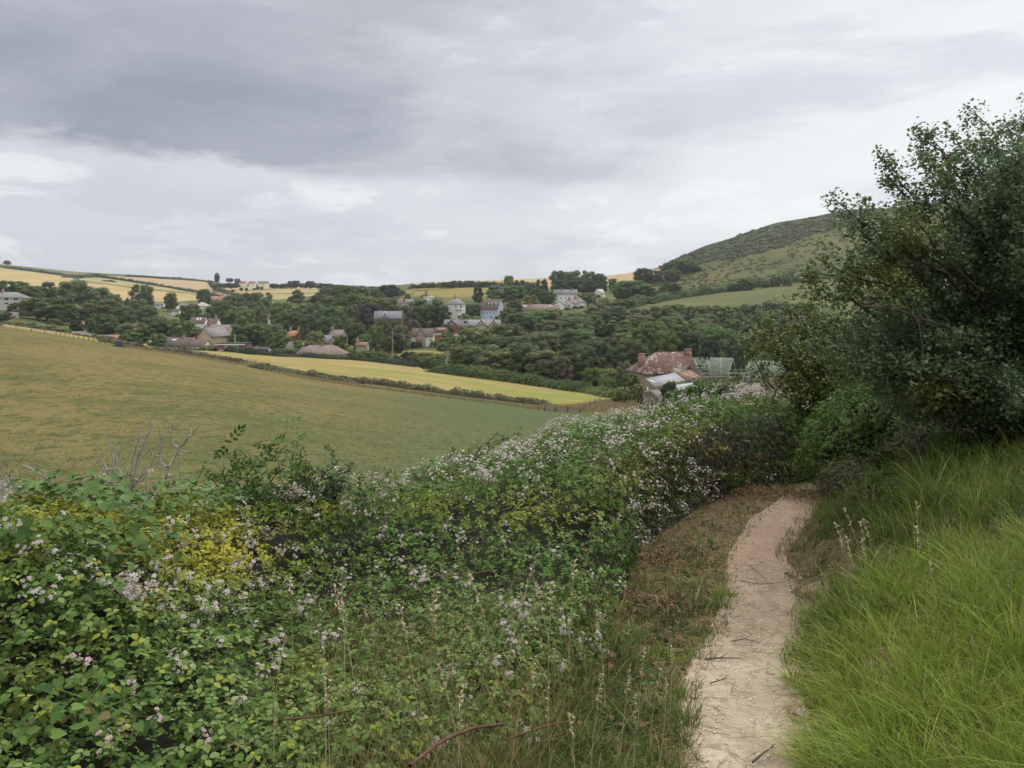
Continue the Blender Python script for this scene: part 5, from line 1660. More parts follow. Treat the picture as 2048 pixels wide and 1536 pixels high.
stripped(1383, 1467, 715, 751, 148, 'farm building with roof stripped to green membrane and battens')
stripped(1498, 1580, 721, 752, 152, 'right-hand stripped farm roof half hidden by the hawthorn', gaps=False, lean=-8, seed=8)
# gable frame and scaffold
t_ = thing('scaffold', 'metal scaffold with plank walkways along the stripped farm roofs', 'scaffold', tuple(at(1406, 760, 143)))
o_ = np.array(t_.location)
for px_ in (1408, 1424, 1440, 1456, 1470, 1484, 1498, 1512, 1528):
    b = MB(); top_ = 738 if px_ > 1450 else 750
    b.tube([at(px_, top_, 143) - o_, at(px_, 785, 143) - o_], .05, 5); obj('standard', b.mesh('standard', M['scaffold']), t_)
for (a_, c_, r_) in ((1404, 1530, 753), (1452, 1500, 745), (1452, 1500, 739)):
    b = MB(); b.bar(at(a_, r_, 143) - o_, at(c_, r_, 143) - o_, .06); obj('ledger', b.mesh('ledger', M['scaffold']), t_)
for (a_, c_, r_) in ((1404, 1448, 754), (1448, 1492, 754), (1492, 1532, 754.5), (1452, 1492, 747)):
    for k in range(3):
        b = MB(); b.bar(at(a_ + .5, r_, 143) - o_ + [0, k * .28 + .1, 0], at(c_, r_, 143) - o_ + [0, k * .28 + .1, 0], .24, .06); obj('plank', b.mesh('plank', M['board']), t_)
for (a_, r_, c_, q_) in ((1456, 753, 1470, 739), (1484, 785, 1498, 754), (1466, 717, 1472, 742)):
    b = MB(); b.bar(at(a_, r_, 142.8) - o_, at(c_, q_, 142.8) - o_, .06); obj('brace', b.mesh('brace', M['scaffold']), t_)

# barns in front of the farmhouse, each roof slope from the points where it stands
def barn(label, rA, rB, eA, eB, dA, dB, de, rm, wm, gable=True, low=-6, name='barn', cat='barn'):
    """rA,rB ridge ends (px,row) at distances dA,dB; eA,eB front eave ends de metres nearer"""
    a = at(*rA, dA); b2 = at(*rB, dB); c = at(*eA, dA - de); d = at(*eB, dB - de)
    o = np.array([a[0], a[1], min(c[2], d[2]) - 3.0])
    t = thing(name, label, cat, tuple(o))
    a, b2, c, d = a - o, b2 - o, c - o, d - o
    # back slope mirrored
    ca = 2 * a - c; ca[2] = c[2]; db = 2 * b2 - d; db[2] = d[2]
    slab_roof([c, d, b2, a], M[rm], 'roof', t)
    slab_roof([db, ca, a, b2], M[rm], 'roof', t)
    w = MB()
    dn = np.array([0, 0, .13])
    def g(p): return np.array([p[0], p[1], low + 3.0 - 3])
    w.add(np.array([g(c), g(d), d - dn, c - dn, g(db), db - dn, g(ca), ca - dn, a - dn, b2 - dn]), [[0, 1, 2, 3], [1, 4, 5, 2], [4, 6, 7, 5], [6, 0, 3, 7], [7, 3, 8], [2, 5, 9]])
    obj('wall', w.mesh('wall', M[wm]), t)
    return t, (a, b2, c, d)


tb, (a_, b_, c_, d_) = barn('grey slate barn with a brick gable and white door before the farmhouse', (1291, 757), (1350, 745.5), (1311, 774), (1371, 760.5), 136, 141, 4.0, 'r_farmgrey', 'w_farm')
b = MB(); b.bar(a_ * .35 + c_ * .65 + (b_ - a_) * .12 + [0, -.05, .08], a_ * .75 + c_ * .25 + (b_ - a_) * .04 + [0, -.05, .08], .35, .05); obj('roof_sheet', b.mesh('roof_sheet', M['trim']), tb)
b = MB(); p_ = (a_ + (2 * a_ - c_)) / 2; pd = c_ + (2 * a_ - c_ - c_) * .35; b.box((pd[0] - .12, pd[1], c_[2] - 1.3), (.1, .9, 2.0)); obj('door', b.mesh('door', M['trim']), tb)
barn('red-tiled barn joining the grey slate one on its right', (1351, 745), (1380, 739.5), (1375, 761), (1404, 754), 141, 144, 4.0, 'r_farmred', 'w_farm')
barn('low barn roofed with pale sheets above the brambles', (1338, 773), (1400, 766.5), (1352, 782), (1412, 773), 122, 124, 3.0, 'sheet', 'w_farm')
barn('long low slate barn across the right of the farmyard', (1412, 767), (1530, 766), (1402, 790), (1530, 790), 124, 126, 5.0, 'r_barn', 'w_farm')
barn('brown barn gable nearest the brambles', (1303, 782.5), (1316, 779), (1322, 800), (1334, 795), 116, 124, 5.0, 'r_barn', 'r_barn')
for (px_, tp_, w_, y_, sh_, lb_) in ((1262, 746, 34, 140, 'round', 'leafy tree against the left wall of the farmhouse'), (1276, 768, 26, 126, 'yellow', 'yellow-green bush hiding the left barn corner'), (1338, 768, 30, 114, 'dark', 'dark rounded bush before the grey barn'), (1342, 762, 24, 118, 'bright', 'small tree against the grey barn roof'),
                                     (1404, 762, 44, 60, 'bright', 'bright leafy shrub sticking up above the bramble hedge top'), (1386, 772, 30, 62, 'bright', 'leafy shrub left of the bright hedge-top shrub'), (1290, 776, 18, 122, 'bush', 'low bush at the barn gable foot')):
    T(px_, tp_, w_, y_, lb_, sh_, None, base_row=tp_ + (34 if y_ > 100 else 46), name='bush', var=0)

# ---------------------------------------------------------------- fences of the pasture
M['post'] = flat_mat('grey_fence_post', (0.14, 0.12, 0.095), 0.95, .3, 6)
M['rail'] = flat_mat('grey_rails', (0.23, 0.21, 0.175), 0.95, .3, 6)
_fp = G([p[0] for p in FENCE], [p[1] + 3 for p in FENCE], 60, 205)
_fl = np.concatenate([[0], np.cumsum(np.linalg.norm(np.diff(_fp[:, :2], axis=0), axis=1))])
t_ = thing('post_and_wire_fence', 'grey post and wire fence along the top of the pasture', 'fence', tuple(_fp[6]))
o_ = np.array(t_.location)
_mp = MB(); _mp.tube([[0, 0, -.2], [0, 0, .6], [0, 0, 1.25]], [.075, .07, .065], 6)
_post = _mp.mesh('post', M['post'])
_s = np.arange(0, _fl[-1], 3.4)
_pts_ = []
for k, s in enumerate(_s):
    s = s + random.uniform(-.25, .25)
    x, y = np.interp(s, _fl, _fp[:, 0]), np.interp(s, _fl, _fp[:, 1])
    z = Hs(x, y) + .08
    _pts_.append((x, y, z))
    p = obj('post', _post, t_, np.array([x, y, z]) - o_)
    p.rotation_euler = (random.uniform(-.08, .08), random.uniform(-.08, .08), random.uniform(0, 3))
    p.scale = (1, 1, random.uniform(.85, 1.12))
_wm = MB(); _q = np.array(_pts_) - o_
for hgt in (.35, .7, 1.05): _wm.tube(_q + [0, 0, hgt], .008, 3)
obj('wire', _wm.mesh('wire', M['rail']), t_)
# wooden rails down to the farm
def rail_fence(label, pts, h=1.1, posts=None, name='rail_fence', rails=(.45, .95), ymin=80):
    P = G([p[0] for p in pts], [p[1] for p in pts], ymin, 200)
    t = thing(name, label, 'fence' if name != 'field_gate' else 'gate', tuple(P[0]))
    o = np.array(t.location)
    for p in P:
        b = MB(); b.box((p[0] - o[0], p[1] - o[1], p[2] - o[2] + h / 2), (.16, .16, h + .3)); obj('post', b.mesh('post', M['post']), t)
    for i in range(len(P) - 1):
        for r_ in rails:
            b = MB(); b.bar(P[i] - o + [0, 0, r_], P[i + 1] - o + [0, 0, r_], .05, .12); obj('rail', b.mesh('rail', M['rail']), t)


rail_fence('old grey rail fence dropping to the right beside the farm track', [(1168, 822), (1180, 817), (1190, 812), (1200, 807)], ymin=90)
rail_fence('low grey rails and board at the bottom corner of the pasture', [(1089, 823), (1112, 824), (1135, 825), (1160, 826)], .9, rails=(.25, .5, .75), ymin=90)
# tall dry grass fringe on the pasture bank, and on the barley headland (uncountable)
M['straw'] = leaf_mat('straw_grass', (0.26, 0.19, 0.095), (0.42, 0.33, 0.19), transl=0.2, odd=(0.16, 0.17, 0.06), odd_f=.2)
def fringe(name, label, pts, n, h, width, mat, sd, ymin=60, ymax=240, cs=.05):
    r = np.random.default_rng(sd)
    P = G([p[0] for p in pts], [p[1] for p in pts], ymin, ymax)
    L = np.concatenate([[0], np.cumsum(np.linalg.norm(np.diff(P[:, :2], axis=0), axis=1))])
    s = r.uniform(0, L[-1], n)
    x = np.interp(s, L, P[:, 0]) + r.normal(size=n) * width * .5; y = np.interp(s, L, P[:, 1]) + r.normal(size=n) * width * .5
    z = H(x, y)
    hh = h * r.uniform(.4, 1.15, n)
    ln = r.normal(size=(n, 2)) * .3
    w = cs * r.uniform(.5, 1, n)
    a = r.uniform(0, 3.14, n)
    dx, dy = np.cos(a) * w, np.sin(a) * w
    V = np.stack([np.stack([x - dx, y - dy, z], -1), np.stack([x + dx, y + dy, z], -1), np.stack([x + ln[:, 0] * hh, y + ln[:, 1] * hh, z + hh], -1)], 1).reshape(-1, 3)
    mb = MB(); mb.add(V, np.arange(3 * n).reshape(-1, 3))
    tag(obj(name, mb.mesh(name, M[mat])), label, None, None, 'stuff')


fringe('dry_grass', 'tall straw-coloured grass along the pasture fence bank', [(240, 694), (400, 717), (500, 733), (600, 756), (700, 772), (850, 791), (1000, 809), (1110, 823)], 24000, .6, 1.7, 'straw', 1)
fringe('dry_grass', 'pinkish dry grass at the low end of the barley', [(1090, 818), (1120, 817), (1160, 816), (1200, 812)], 10000, .6, 2.6, 'straw', 2, 90, 180)
fringe('dry_grass', 'russet rough grass by the farm track', [(1190, 822), (1215, 812), (1240, 806), (1270, 806)], 10000, .7, 4.5, 'straw', 3, 90, 180)
# the dark thing by the fence on the pasture
p_ = G(238, 695, 120, 205)[0]
t_ = thing('water_trough', 'dark squat trough and post beside the fence on the pasture crest', 'trough', tuple(p_))
b = MB(); b.tube([[0, 0, 0], [0, 0, .9], [0, 0, 1.25]], [.62, .66, .5], 12); b.add([[.5 * math.cos(a), .5 * math.sin(a), 1.25] for a in np.arange(12) * math.pi / 6], [list(range(12))]); obj('tank', b.mesh('tank', M['felt'], False), t_)
b = MB(); b.box((1.0, 0, .6), (.2, .2, 1.3)); obj('post', b.mesh('post', M['post']), t_)
b = MB(); b.box((-.85, 0, .35), (.5, .4, .25)); obj('basin', b.mesh('basin', M['felt']), t_)

# ================================================================ the near ground: brambles, hawthorn, grass
random.seed(5)
nr = np.random.default_rng(5)

# leaf shapes (x = length axis, z = normal), leaflet length 1
def leaflet(fine=False, w=.36, cup=.07, droop=.10):
    if fine:
        v = [[0, 0, 0], [.22, w * .8, cup * .8], [.62, w * .92, cup * .8], [1, 0, -droop * 1.6], [.62, -w * .92, cup * .8], [.22, -w * .8, cup * .8], [.5, 0, -.03]]
        f = [[0, 6, 1], [1, 6, 2], [2, 6, 3], [0, 5, 6], [5, 4, 6], [4, 3, 6]]
    else:
        v = [[0, 0, 0], [.42, w, cup], [1, 0, -droop], [.42, -w, cup]]
        f = [[0, 2, 1], [0, 3, 2]]
    return np.array(v, float), np.array(f)


def compound(n=3, fine=False, w=.36, spread=78, size=.62):
    V = []; Fc = []; k = 0
    lv, lf = leaflet(fine, w)
    for i in range(n):
        a = 0 if i == 0 else R(spread) * (1 if i % 2 else -1) * (1 if i < 3 else 1.75)
        sc = size * (1.0 if i == 0 else .82 if i < 3 else .6)
        base = np.array([.22 if i == 0 else .0, 0, 0])
        c, s = math.cos(a), math.sin(a)
        q = lv * sc; q = np.stack([q[:, 0] * c - q[:, 1] * s, q[:, 0] * s + q[:, 1] * c, q[:, 2] - (.04 if i else 0)], -1) + base
        V.append(q); Fc.append(lf + k); k += len(q)
    return np.concatenate(V), np.concatenate(Fc)


BR_F = compound(3, True); BR_F5 = compound(5, True); BR_C = compound(3, False)
HEART = (np.array([[0, 0, 0], [-.12, .22, .05], [.1, .42, .08], [.5, .36, .05], [1, 0, -.12], [.5, -.36, .05], [.1, -.42, .08], [-.12, -.22, .05], [.45, 0, -.02]], float),
         np.array([[0, 8, 1], [1, 8, 2], [2, 8, 3], [3, 8, 4], [0, 7, 8], [7, 6, 8], [6, 5, 8], [5, 4, 8]]))
SIMPLE = leaflet(False, .42)
PINN = []
_v, _f = [], []
lv, lf = leaflet(False, .26)
for i, (px_, a_) in enumerate(((.0, 65), (.0, -65), (.3, 58), (.3, -58), (.6, 50), (.6, -50), (.75, 0))):
    c, s = math.cos(R(a_)), math.sin(R(a_)); q = lv * .48
    q = np.stack([q[:, 0] * c - q[:, 1] * s + px_, q[:, 0] * s + q[:, 1] * c, q[:, 2] - px_ * .25], -1)
    _v.append(q); _f.append(lf + i * 4)
PINN = (np.concatenate(_v), np.concatenate(_f))

M['bramble'] = leaf_mat('bramble_leaves', (0.036, 0.080, 0.018), (0.138, 0.215, 0.052), odd=(0.15, 0.125, 0.04), odd_f=.012, transl=.22, rough=.6, spec=.12, tintcol=(0.36, 0.34, 0.045))
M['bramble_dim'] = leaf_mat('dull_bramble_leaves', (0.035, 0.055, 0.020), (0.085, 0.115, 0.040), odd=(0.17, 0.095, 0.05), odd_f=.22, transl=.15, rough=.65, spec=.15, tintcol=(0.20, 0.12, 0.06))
M['bramble_light'] = leaf_mat('light_bramble_leaves', (0.095, 0.150, 0.036), (0.21, 0.28, 0.08), odd=(0.24, 0.16, 0.08), odd_f=.04, transl=.25, rough=.55, spec=.2, tintcol=(0.36, 0.34, 0.06))
M['bindweed'] = leaf_mat('bright_climber_leaves', (0.060, 0.120, 0.026), (0.135, 0.230, 0.060), transl=.25, rough=.5, spec=.25)
M['haw'] = leaf_mat('hawthorn_leaves', (0.066, 0.112, 0.052), (0.170, 0.240, 0.110), odd=(0.19, 0.17, 0.05), odd_f=.005, transl=.3, rough=.5, spec=.25, tintcol=(0.22, 0.21, 0.045))
M['haw_yellow'] = leaf_mat('yellowing_hawthorn_leaves', (0.080, 0.110, 0.032), (0.205, 0.235, 0.070), odd=(0.26, 0.21, 0.05), odd_f=.02, transl=.2, rough=.5, spec=.25, tintcol=(0.30, 0.26, 0.05))
M['grass'] = leaf_mat('verge_grass', (0.070, 0.115, 0.022), (0.195, 0.262, 0.050), odd=(0.40, 0.33, 0.19), odd_f=.11, transl=.3, rough=.5, spec=.2, tintcol=(0.245, 0.315, 0.048))
M['grass_dull'] = leaf_mat('dull_verge_grass', (0.070, 0.110, 0.028), (0.165, 0.205, 0.060), odd=(0.38, 0.28, 0.16), odd_f=.14, transl=.25, rough=.6, spec=.15, tintcol=(0.30, 0.20, 0.10))
M['stem'] = flat_mat('reddish_bramble_cane', (0.105, 0.055, 0.035), .85, .35, 20)
M['twig'] = flat_mat('thorny_brown_wood', (0.075, 0.058, 0.045), .95, .35, 14)
M['dry_stem'] = flat_mat('dry_straw_stem', (0.46, 0.38, 0.25), .9, .2, 15)
M['undergrowth'] = flat_mat('gap_shade_underlayer', (0.016, 0.017, 0.009), .95, .5, 9)  # shade of the leaf gaps is put into this near-black colour
M['bracken'] = leaf_mat('dead_bracken', (0.125, 0.080, 0.046), (0.27, 0.185, 0.11), transl=.1, rough=.9, spec=.05)
M['petal'] = leaf_mat('bramble_petals', (0.42, 0.335, 0.335), (0.60, 0.53, 0.52), transl=.25, rough=.6, spec=.1)
M['petal_pink'] = leaf_mat('pink_bramble_petals', (0.50, 0.27, 0.35), (0.64, 0.44, 0.50), transl=.25, rough=.6, spec=.1)
M['bud'] = leaf_mat('bramble_buds', (0.22, 0.23, 0.14), (0.42, 0.42, 0.30), transl=.05, rough=.8, spec=.1)


def flower_cluster(seed, nf, nb, pink=False, simple=False):
    r = np.random.default_rng(seed); mb = MB()
    a = np.arange(5) * 1.2566
    for k in range(nf):
        c = r.normal(size=3) * [.028, .028, .022] + [0, 0, .02]
        n = c / np.linalg.norm(c) + [0, -.3, .8]; fr = frames(n[None], None, r)[0]
        rad = r.uniform(.010, .0145)
        if simple:
            q = np.array([[math.cos(t) * rad, math.sin(t) * rad, 0.002] for t in a]); mb.add(q @ fr.T + c, np.array([[0, 1, 2, 3, 4]]), 0)
        else:
            for t in a:
                q = np.array([[0, 0, 0], [math.cos(t - .5) * rad * .75, math.sin(t - .5) * rad * .75, .003], [math.cos(t) * rad * 1.1, math.sin(t) * rad * 1.1, r.uniform(-.004, .004)], [math.cos(t + .5) * rad * .75, math.sin(t + .5) * rad * .75, .003]])
                mb.add(q @ fr.T + c, np.array([[0, 1, 2, 3]]), 0)
            ov = np.array([[1, 0, 0], [0, 1, 0], [-1, 0, 0], [0, -1, 0], [0, 0, 1]]) * rad * .28
            mb.add(ov @ fr.T + c + fr[:, 2] * .002, np.array([[0, 1, 4], [1, 2, 4], [2, 3, 4], [3, 0, 4]]), 1)
    for k in range(nb):
        c = r.normal(size=3) * [.03, .03, .03] + [0, 0, .035]
        ov = np.array([[1, 0, 0], [0, 1, 0], [-1, 0, 0], [0, -1, 0], [0, 0, 1.2], [0, 0, -1]]) * r.uniform(.003, .0055) + c
        mb.add(ov, np.array([[0, 1, 4], [1, 2, 4], [2, 3, 4], [3, 0, 4], [1, 0, 5], [2, 1, 5], [3, 2, 5], [0, 3, 5]]), 1)
    if not simple:
        mb.tube([[0, 0, -.12], [.004, 0, -.04], [0, 0, .04]], [.0022, .002, .001], 3, 2)
    return mb


def cl_mesh(seed, nf, nb, pink=False):
    return flower_cluster(seed, nf, nb, pink).mesh('blossom', [M['petal_pink' if pink else 'petal'], M['bud'], M['stem']])


BLOS = [cl_mesh(s, 7 + s % 4, 9, False) for s in range(5)]
BLOS_P = [cl_mesh(30 + s, 6, 12, True) for s in range(3)]
BUDS = [cl_mesh(50 + s, 1, 20, False) for s in range(2)]

# ---------- the bramble bank as a canopy surface
KC = np.array([  # front foot x,y ; ridge x,y ; ridge top row at that column ; height factor at front
    [-6.5, 1.2, -8.0, 5.0, 985, .45],
    [-3.4, 1.5, -3.67, 5.4, 978, .42],
    [-1.9, 1.6, -2.83, 5.9, 980, .40],
    [-1.15, 1.7, -2.15, 6.4, 972, .34],
    [-.62, 2.1, -1.55, 7.5, 962, .30],
    [.02, 3.0, -.73, 9.0, 948, .30],
    [.55, 4.5, -.16, 10.2, 922, .45],
    [.88, 5.8, .65, 11.6, 872, .6],
    [1.25, 7.3, 1.5, 13.0, 852, .70],
    [2.05, 8.9, 2.7, 14.6, 836, .75],
    [3.15, 10.6, 3.95, 16.2, 824, .75],
    [4.7, 12.0, 6.2, 18.0, 804, .75],
    [7.5, 13.4, 9.0, 20.0, 786, .75]], float)


def canopy(nk=900, ntt=120):
    k = np.linspace(0, len(KC) - 1, nk); t = np.linspace(0, 1.45, ntt)
    C = [np.interp(k, np.arange(len(KC)), KC[:, j]) for j in range(6)]
    X = C[0][:, None] * (1 - t) + C[2][:, None] * t; Y = C[1][:, None] * (1 - t) + C[3][:, None] * t
    g = H(X, Y)
    topz = -(C[4] - HZ) / F * C[3]
    hr = topz - H(C[2], C[3])
    u = np.clip(t, 0, 1)
    # steep rise at the foot, then a long shoulder to the ridge
    prof = 1 - (1 - u) ** 1.7
    # in the middle the near part stays low and the bank proper rises behind it as a dark step
    t0 = np.clip((5.3 - C[1]) / (C[3] - C[1]), .02, .6)[:, None]
    wk = (sstep(k, 2.6, 4.0) * (1 - sstep(k, 6.6, 7.4)))[:, None]
    stepped = .78 * sstep(u[None], t0, t0 + .15) + .22 * prof[None]
    prof = prof[None] * (1 - wk) + stepped * wk
    foot = sstep(t, -.005, .10) ** .7
    hgt = hr[:, None] * (C[5][:, None] * foot[None] + (1 - C[5][:, None]) * prof)
    hgt = np.where(t[None] > 1, hr[:, None] * np.sqrt(np.clip(1 - ((t[None] - 1) / .45) ** 2, 0, 1)), hgt)
    Z = g + hgt
    P = np.stack([X, Y, Z], -1)
    q = P.reshape(-1, 3)
    amp = np.minimum(hgt, .8).ravel()
    n = fbm(q, .85, 41, 3) * .46 + fbm(q, 3.0, 47, 2) * .14
    q = q + np.stack([0 * n, 0 * n, n * amp], -1)
    # push the face out and in a little as well
    q[:, 1] -= fbm(q, 1.0, 55, 2) * .30 * (amp > .2)
    return q.reshape(nk, ntt, 3), hgt, k, t


CP_, CH_, CK_, CT_ = canopy()


def sample_grid(P, n, r, wfun=None):
    """random points on a grid surface, area (and optional weight) weighted: position, normal, i, j"""
    A = P[1:, :-1] - P[:-1, :-1]; B = P[:-1, 1:] - P[:-1, :-1]
    N_ = np.cross(A, B); ar = np.linalg.norm(N_, axis=-1)
    N_ = N_ / (ar[..., None] + 1e-12)
    N_ = np.where(N_[..., 2:3] < 0, -N_, N_)
    w = ar if wfun is None else ar * wfun(P[:-1, :-1])
    w = w.ravel() / w.sum()
    c = r.choice(len(w), n, p=w)
    i, j = np.unravel_index(c, ar.shape)
    u, v = r.uniform(size=(2, n))
    p = P[i, j] + A[i, j] * u[:, None] + B[i, j] * v[:, None]
    return p, N_[i, j], i, j


def pix(p):
    return 1024 + F * p[:, 0] / np.maximum(p[:, 1], .3), HZ - F * p[:, 2] / np.maximum(p[:, 1], .3)


YEL = [(430, 1095, 140, 72, 1.3), (330, 1070, 60, 40, .9), (110, 1020, 95, 36, .9), (225, 1030, 45, 22, .9), (300, 1190, 40, 30, 1.0), (500, 1130, 60, 35, .8), (1080, 1020, 110, 36, .55), (650, 1010, 50, 25, .6),
       (40, 1110, 60, 20, .45), (1090, 1400, 80, 30, .3), (620, 1330, 70, 30, .3), (870, 1010, 90, 25, .35), (1270, 950, 70, 30, .4), (1390, 870, 60, 30, .4)]


def yellow(p, r):
    x, y = pix(p)
    t = np.zeros(len(p))
    for a, b, w, h, s in YEL:
        t = np.maximum(t, s * np.exp(-(((x - a) / w) ** 2 + ((y - b) / h) ** 2) * 1.1))
    t = t * r.uniform(.55, 1.25, len(p))
    n = fbm(p, 2.2, 71, 2)
    return 0.5 + .5 * np.clip(t + np.clip(n - .25, 0, 1) * .35, 0, 1)


BR = thing('bramble_hedge', 'broad flowering bramble bank filling the left foreground and running beside the path', 'bramble hedge', (0.3, 6.0, Hs(.3, 6)))
BO = np.array(BR.location)
# underlayer that closes the inside, near-black to paint in the shade of the gaps
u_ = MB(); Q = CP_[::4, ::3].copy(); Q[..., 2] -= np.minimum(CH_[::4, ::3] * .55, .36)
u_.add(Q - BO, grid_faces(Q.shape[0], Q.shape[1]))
obj('inner_dark_layer', u_.mesh('inner_dark_layer', M['undergrowth']), BR)


def leaves_on(P, n, r, tmpl, size, mat, parent, name, wfun=None, depth=.26, up=.55, jit=.5, tintf=None, keepf=None, off=.05, origin=None):
    p, nrm, i, j = sample_grid(P, n, r, wfun)
    d = r.exponential(depth * .45, n)
    p = p + nrm * (off * r.uniform(0, 1, n) - np.minimum(d, depth * 1.6))[:, None]
    nn = nrm + np.array([0, 0, up]) + r.normal(size=nrm.shape) * jit
    if keepf is not None:
        k = keepf(p); p = p[k]; nn = nn[k]
    tt = .5 if tintf is None else tintf(p, r)
    mb = MB()
    mb.stamp(tmpl[0], tmpl[1], p - (BO if origin is None else origin), frames(nn, None, r), size * r.uniform(.55, 1.2, len(p)), 0, tt)
    if parent is None:
        return mb, p
    o = obj(name, mb.mesh(name, M[mat] if isinstance(mat, str) else mat), parent)
    o['kind'] = 'stuff'
    return o


def in_hole(p):     # the dark hollows of the bank stay almost leafless
    n = fbm(p, 1.7, 91, 2)
    x, y = pix(p)
    h = np.zeros(len(p), bool)
    for a, b, w, q in ((760, 1235, 70, 34), (1010, 1165, 75, 26), (660, 1190, 40, 22), (900, 1300, 60, 25), (300, 1470, 60, 45), (1180, 1120, 40, 30), (560, 1060, 40, 25), (250, 1020, 40, 18), (1440, 900, 60, 40)):
        h |= ((x - a) / w) ** 2 + ((y - b) / q) ** 2 < 1
    return (h & (nr.uniform(size=len(p)) < .70)) | ((n < -.40) & (nr.uniform(size=len(p)) < .72))


keep = lambda p: ~in_hole(p)
wn = lambda q: np.where(q[..., 1] < 4.6, 1.0, 0) * np.where(q[..., 0] / np.maximum(q[..., 1], .3) < -1.0, .25, 1)
wf = lambda q: np.where(q[..., 1] >= 4.6, 1.0, 0) * np.where(q[..., 0] / q[..., 1] < -1.0, .3, 1) * np.interp(q[..., 1], [4.6, 9, 20], [1.6, 1, .55])
leaves_on(CP_, 21000, nr, BR_F, .052, 'bramble', BR, 'foliage', wn, tintf=yellow, keepf=keep)
leaves_on(CP_, 5000, nr, BR_F5, .060, 'bramble', BR, 'foliage', wn, tintf=yellow, keepf=keep)
leaves_on(CP_, 64000, nr, BR_C, .071, 'bramble', BR, 'foliage', wf, tintf=yellow, keepf=keep)
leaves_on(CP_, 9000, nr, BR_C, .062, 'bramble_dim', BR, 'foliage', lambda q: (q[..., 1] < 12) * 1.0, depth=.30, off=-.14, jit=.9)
# paler, pinkish-tipped sprays in the lower middle, and the withered shaded face by the path
def wlow(q):
    x = 1024 + F * q[..., 0] / np.maximum(q[..., 1], .3); y = HZ - F * q[..., 2] / np.maximum(q[..., 1], .3)
    return (np.exp(-(((x - 1000) / 260) ** 2 + ((y - 1330) / 90) ** 2)) + np.exp(-(((x - 760) / 330) ** 2 + ((y - 1490) / 70) ** 2))) * (q[..., 1] < 6)
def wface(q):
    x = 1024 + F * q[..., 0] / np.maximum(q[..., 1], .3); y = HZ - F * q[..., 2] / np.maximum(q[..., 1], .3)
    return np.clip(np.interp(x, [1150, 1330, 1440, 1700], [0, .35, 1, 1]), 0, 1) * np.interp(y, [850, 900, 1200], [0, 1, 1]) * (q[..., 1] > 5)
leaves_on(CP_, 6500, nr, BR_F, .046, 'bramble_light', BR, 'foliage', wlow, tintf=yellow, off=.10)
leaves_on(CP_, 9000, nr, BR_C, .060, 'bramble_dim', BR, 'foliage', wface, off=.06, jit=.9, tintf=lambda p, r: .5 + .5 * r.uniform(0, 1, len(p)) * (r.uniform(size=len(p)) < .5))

# ---- single leaves one can pick out: the 300 nearest
LEAFM = []
for s in range(4):
    mb = MB(); mb.add(*(BR_F5 if s == 3 else BR_F), 0, .5 if s != 2 else .72)
    LEAFM.append(mb.mesh('leaf', M['bramble' if s != 1 else 'bramble_light']))
p, nn, i, j = sample_grid(CP_, 5000, nr, lambda q: (q[..., 1] < 3.6) * (np.abs(q[..., 0] / np.maximum(q[..., 1], .3) + .25) < .5))
x, y = pix(p)
ok = np.where((x > -20) & (y < 1600))[0][:300]
fr = frames(nn[ok] + [0, -.1, .7] + nr.normal(size=(len(ok), 3)) * .35, None, nr)
from mathutils import Matrix
def place(name, me, parent, pos, rot, s):
    o = bpy.data.objects.new(name, me); COL.objects.link(o); o.parent = parent
    m = Matrix([[rot[a][b] for b in range(3)] for a in range(3)]).to_4x4()
    o.matrix_local = Matrix.Translation(pos) @ m @ Matrix.Scale(s, 4)
    return o
for k_, ii in enumerate(ok):
    place('leaf', random.choice(LEAFM), BR, tuple(p[ii] - BO + nn[ii] * .07), fr[k_], random.uniform(.045, .07))

# ---- flowers
def wflow(q):
    x = 1024 + F * q[..., 0] / np.maximum(q[..., 1], .3); y = HZ - F * q[..., 2] / np.maximum(q[..., 1], .3)
    w = .55 + .75 * np.exp(-(((x - 1200) / 260) ** 2 + ((y - 950) / 110) ** 2)) + 1.6 * np.exp(-(((x - 150) / 300) ** 2 + ((y - 1260) / 150) ** 2)) + .8 * np.exp(-(((x - 700) / 250) ** 2 + ((y - 1080) / 90) ** 2)) + .6 * np.exp(-(((x - 480) / 200) ** 2 + ((y - 1060) / 60) ** 2))
    w = w + 2.2 * np.exp(-(((x - 1030) / 120) ** 2 + ((y - 1290) / 45) ** 2))
    w = w * np.where(q[..., 1] > 16.5, .3, 1) * np.where((x > 1440) & (y > 840), .05, 1)
    return w * (np.abs(x - 800) < 950)
p, nn, i, j = sample_grid(CP_, 2300, nr, wflow)
cl = fbm(p, 2.2, 17, 2)
k = (cl > -.28) & keep(p)
p, nn = p[k], nn[k]
order = np.argsort(p[:, 1])
p, nn = p[order], nn[order]
nnn = nn * .6 + [0, -.25, .8] + nr.normal(size=nn.shape) * .3
fr = frames(nnn, None, nr)
x, y = pix(p)
near = [q for q in range(len(p)) if 0 < x[q] < 2048 and y[q] < 1560][:299]
ns = set(near)
for q in near:
    pk = p[q, 1] < 2.9 and random.random() < .5
    me = random.choice(BLOS_P) if pk else (random.choice(BUDS) if random.random() < .15 else random.choice(BLOS))
    place('blossom', me, BR, tuple(p[q] - BO + nn[q] * .09), fr[q], random.uniform(.6, 1.1))
mbf = MB(); tm = [flower_cluster(100 + s, 6, 4, False, s > 1) for s in range(4)]
rest = np.array([q for q in range(len(p)) if q not in ns and p[q, 1] > 2.6])
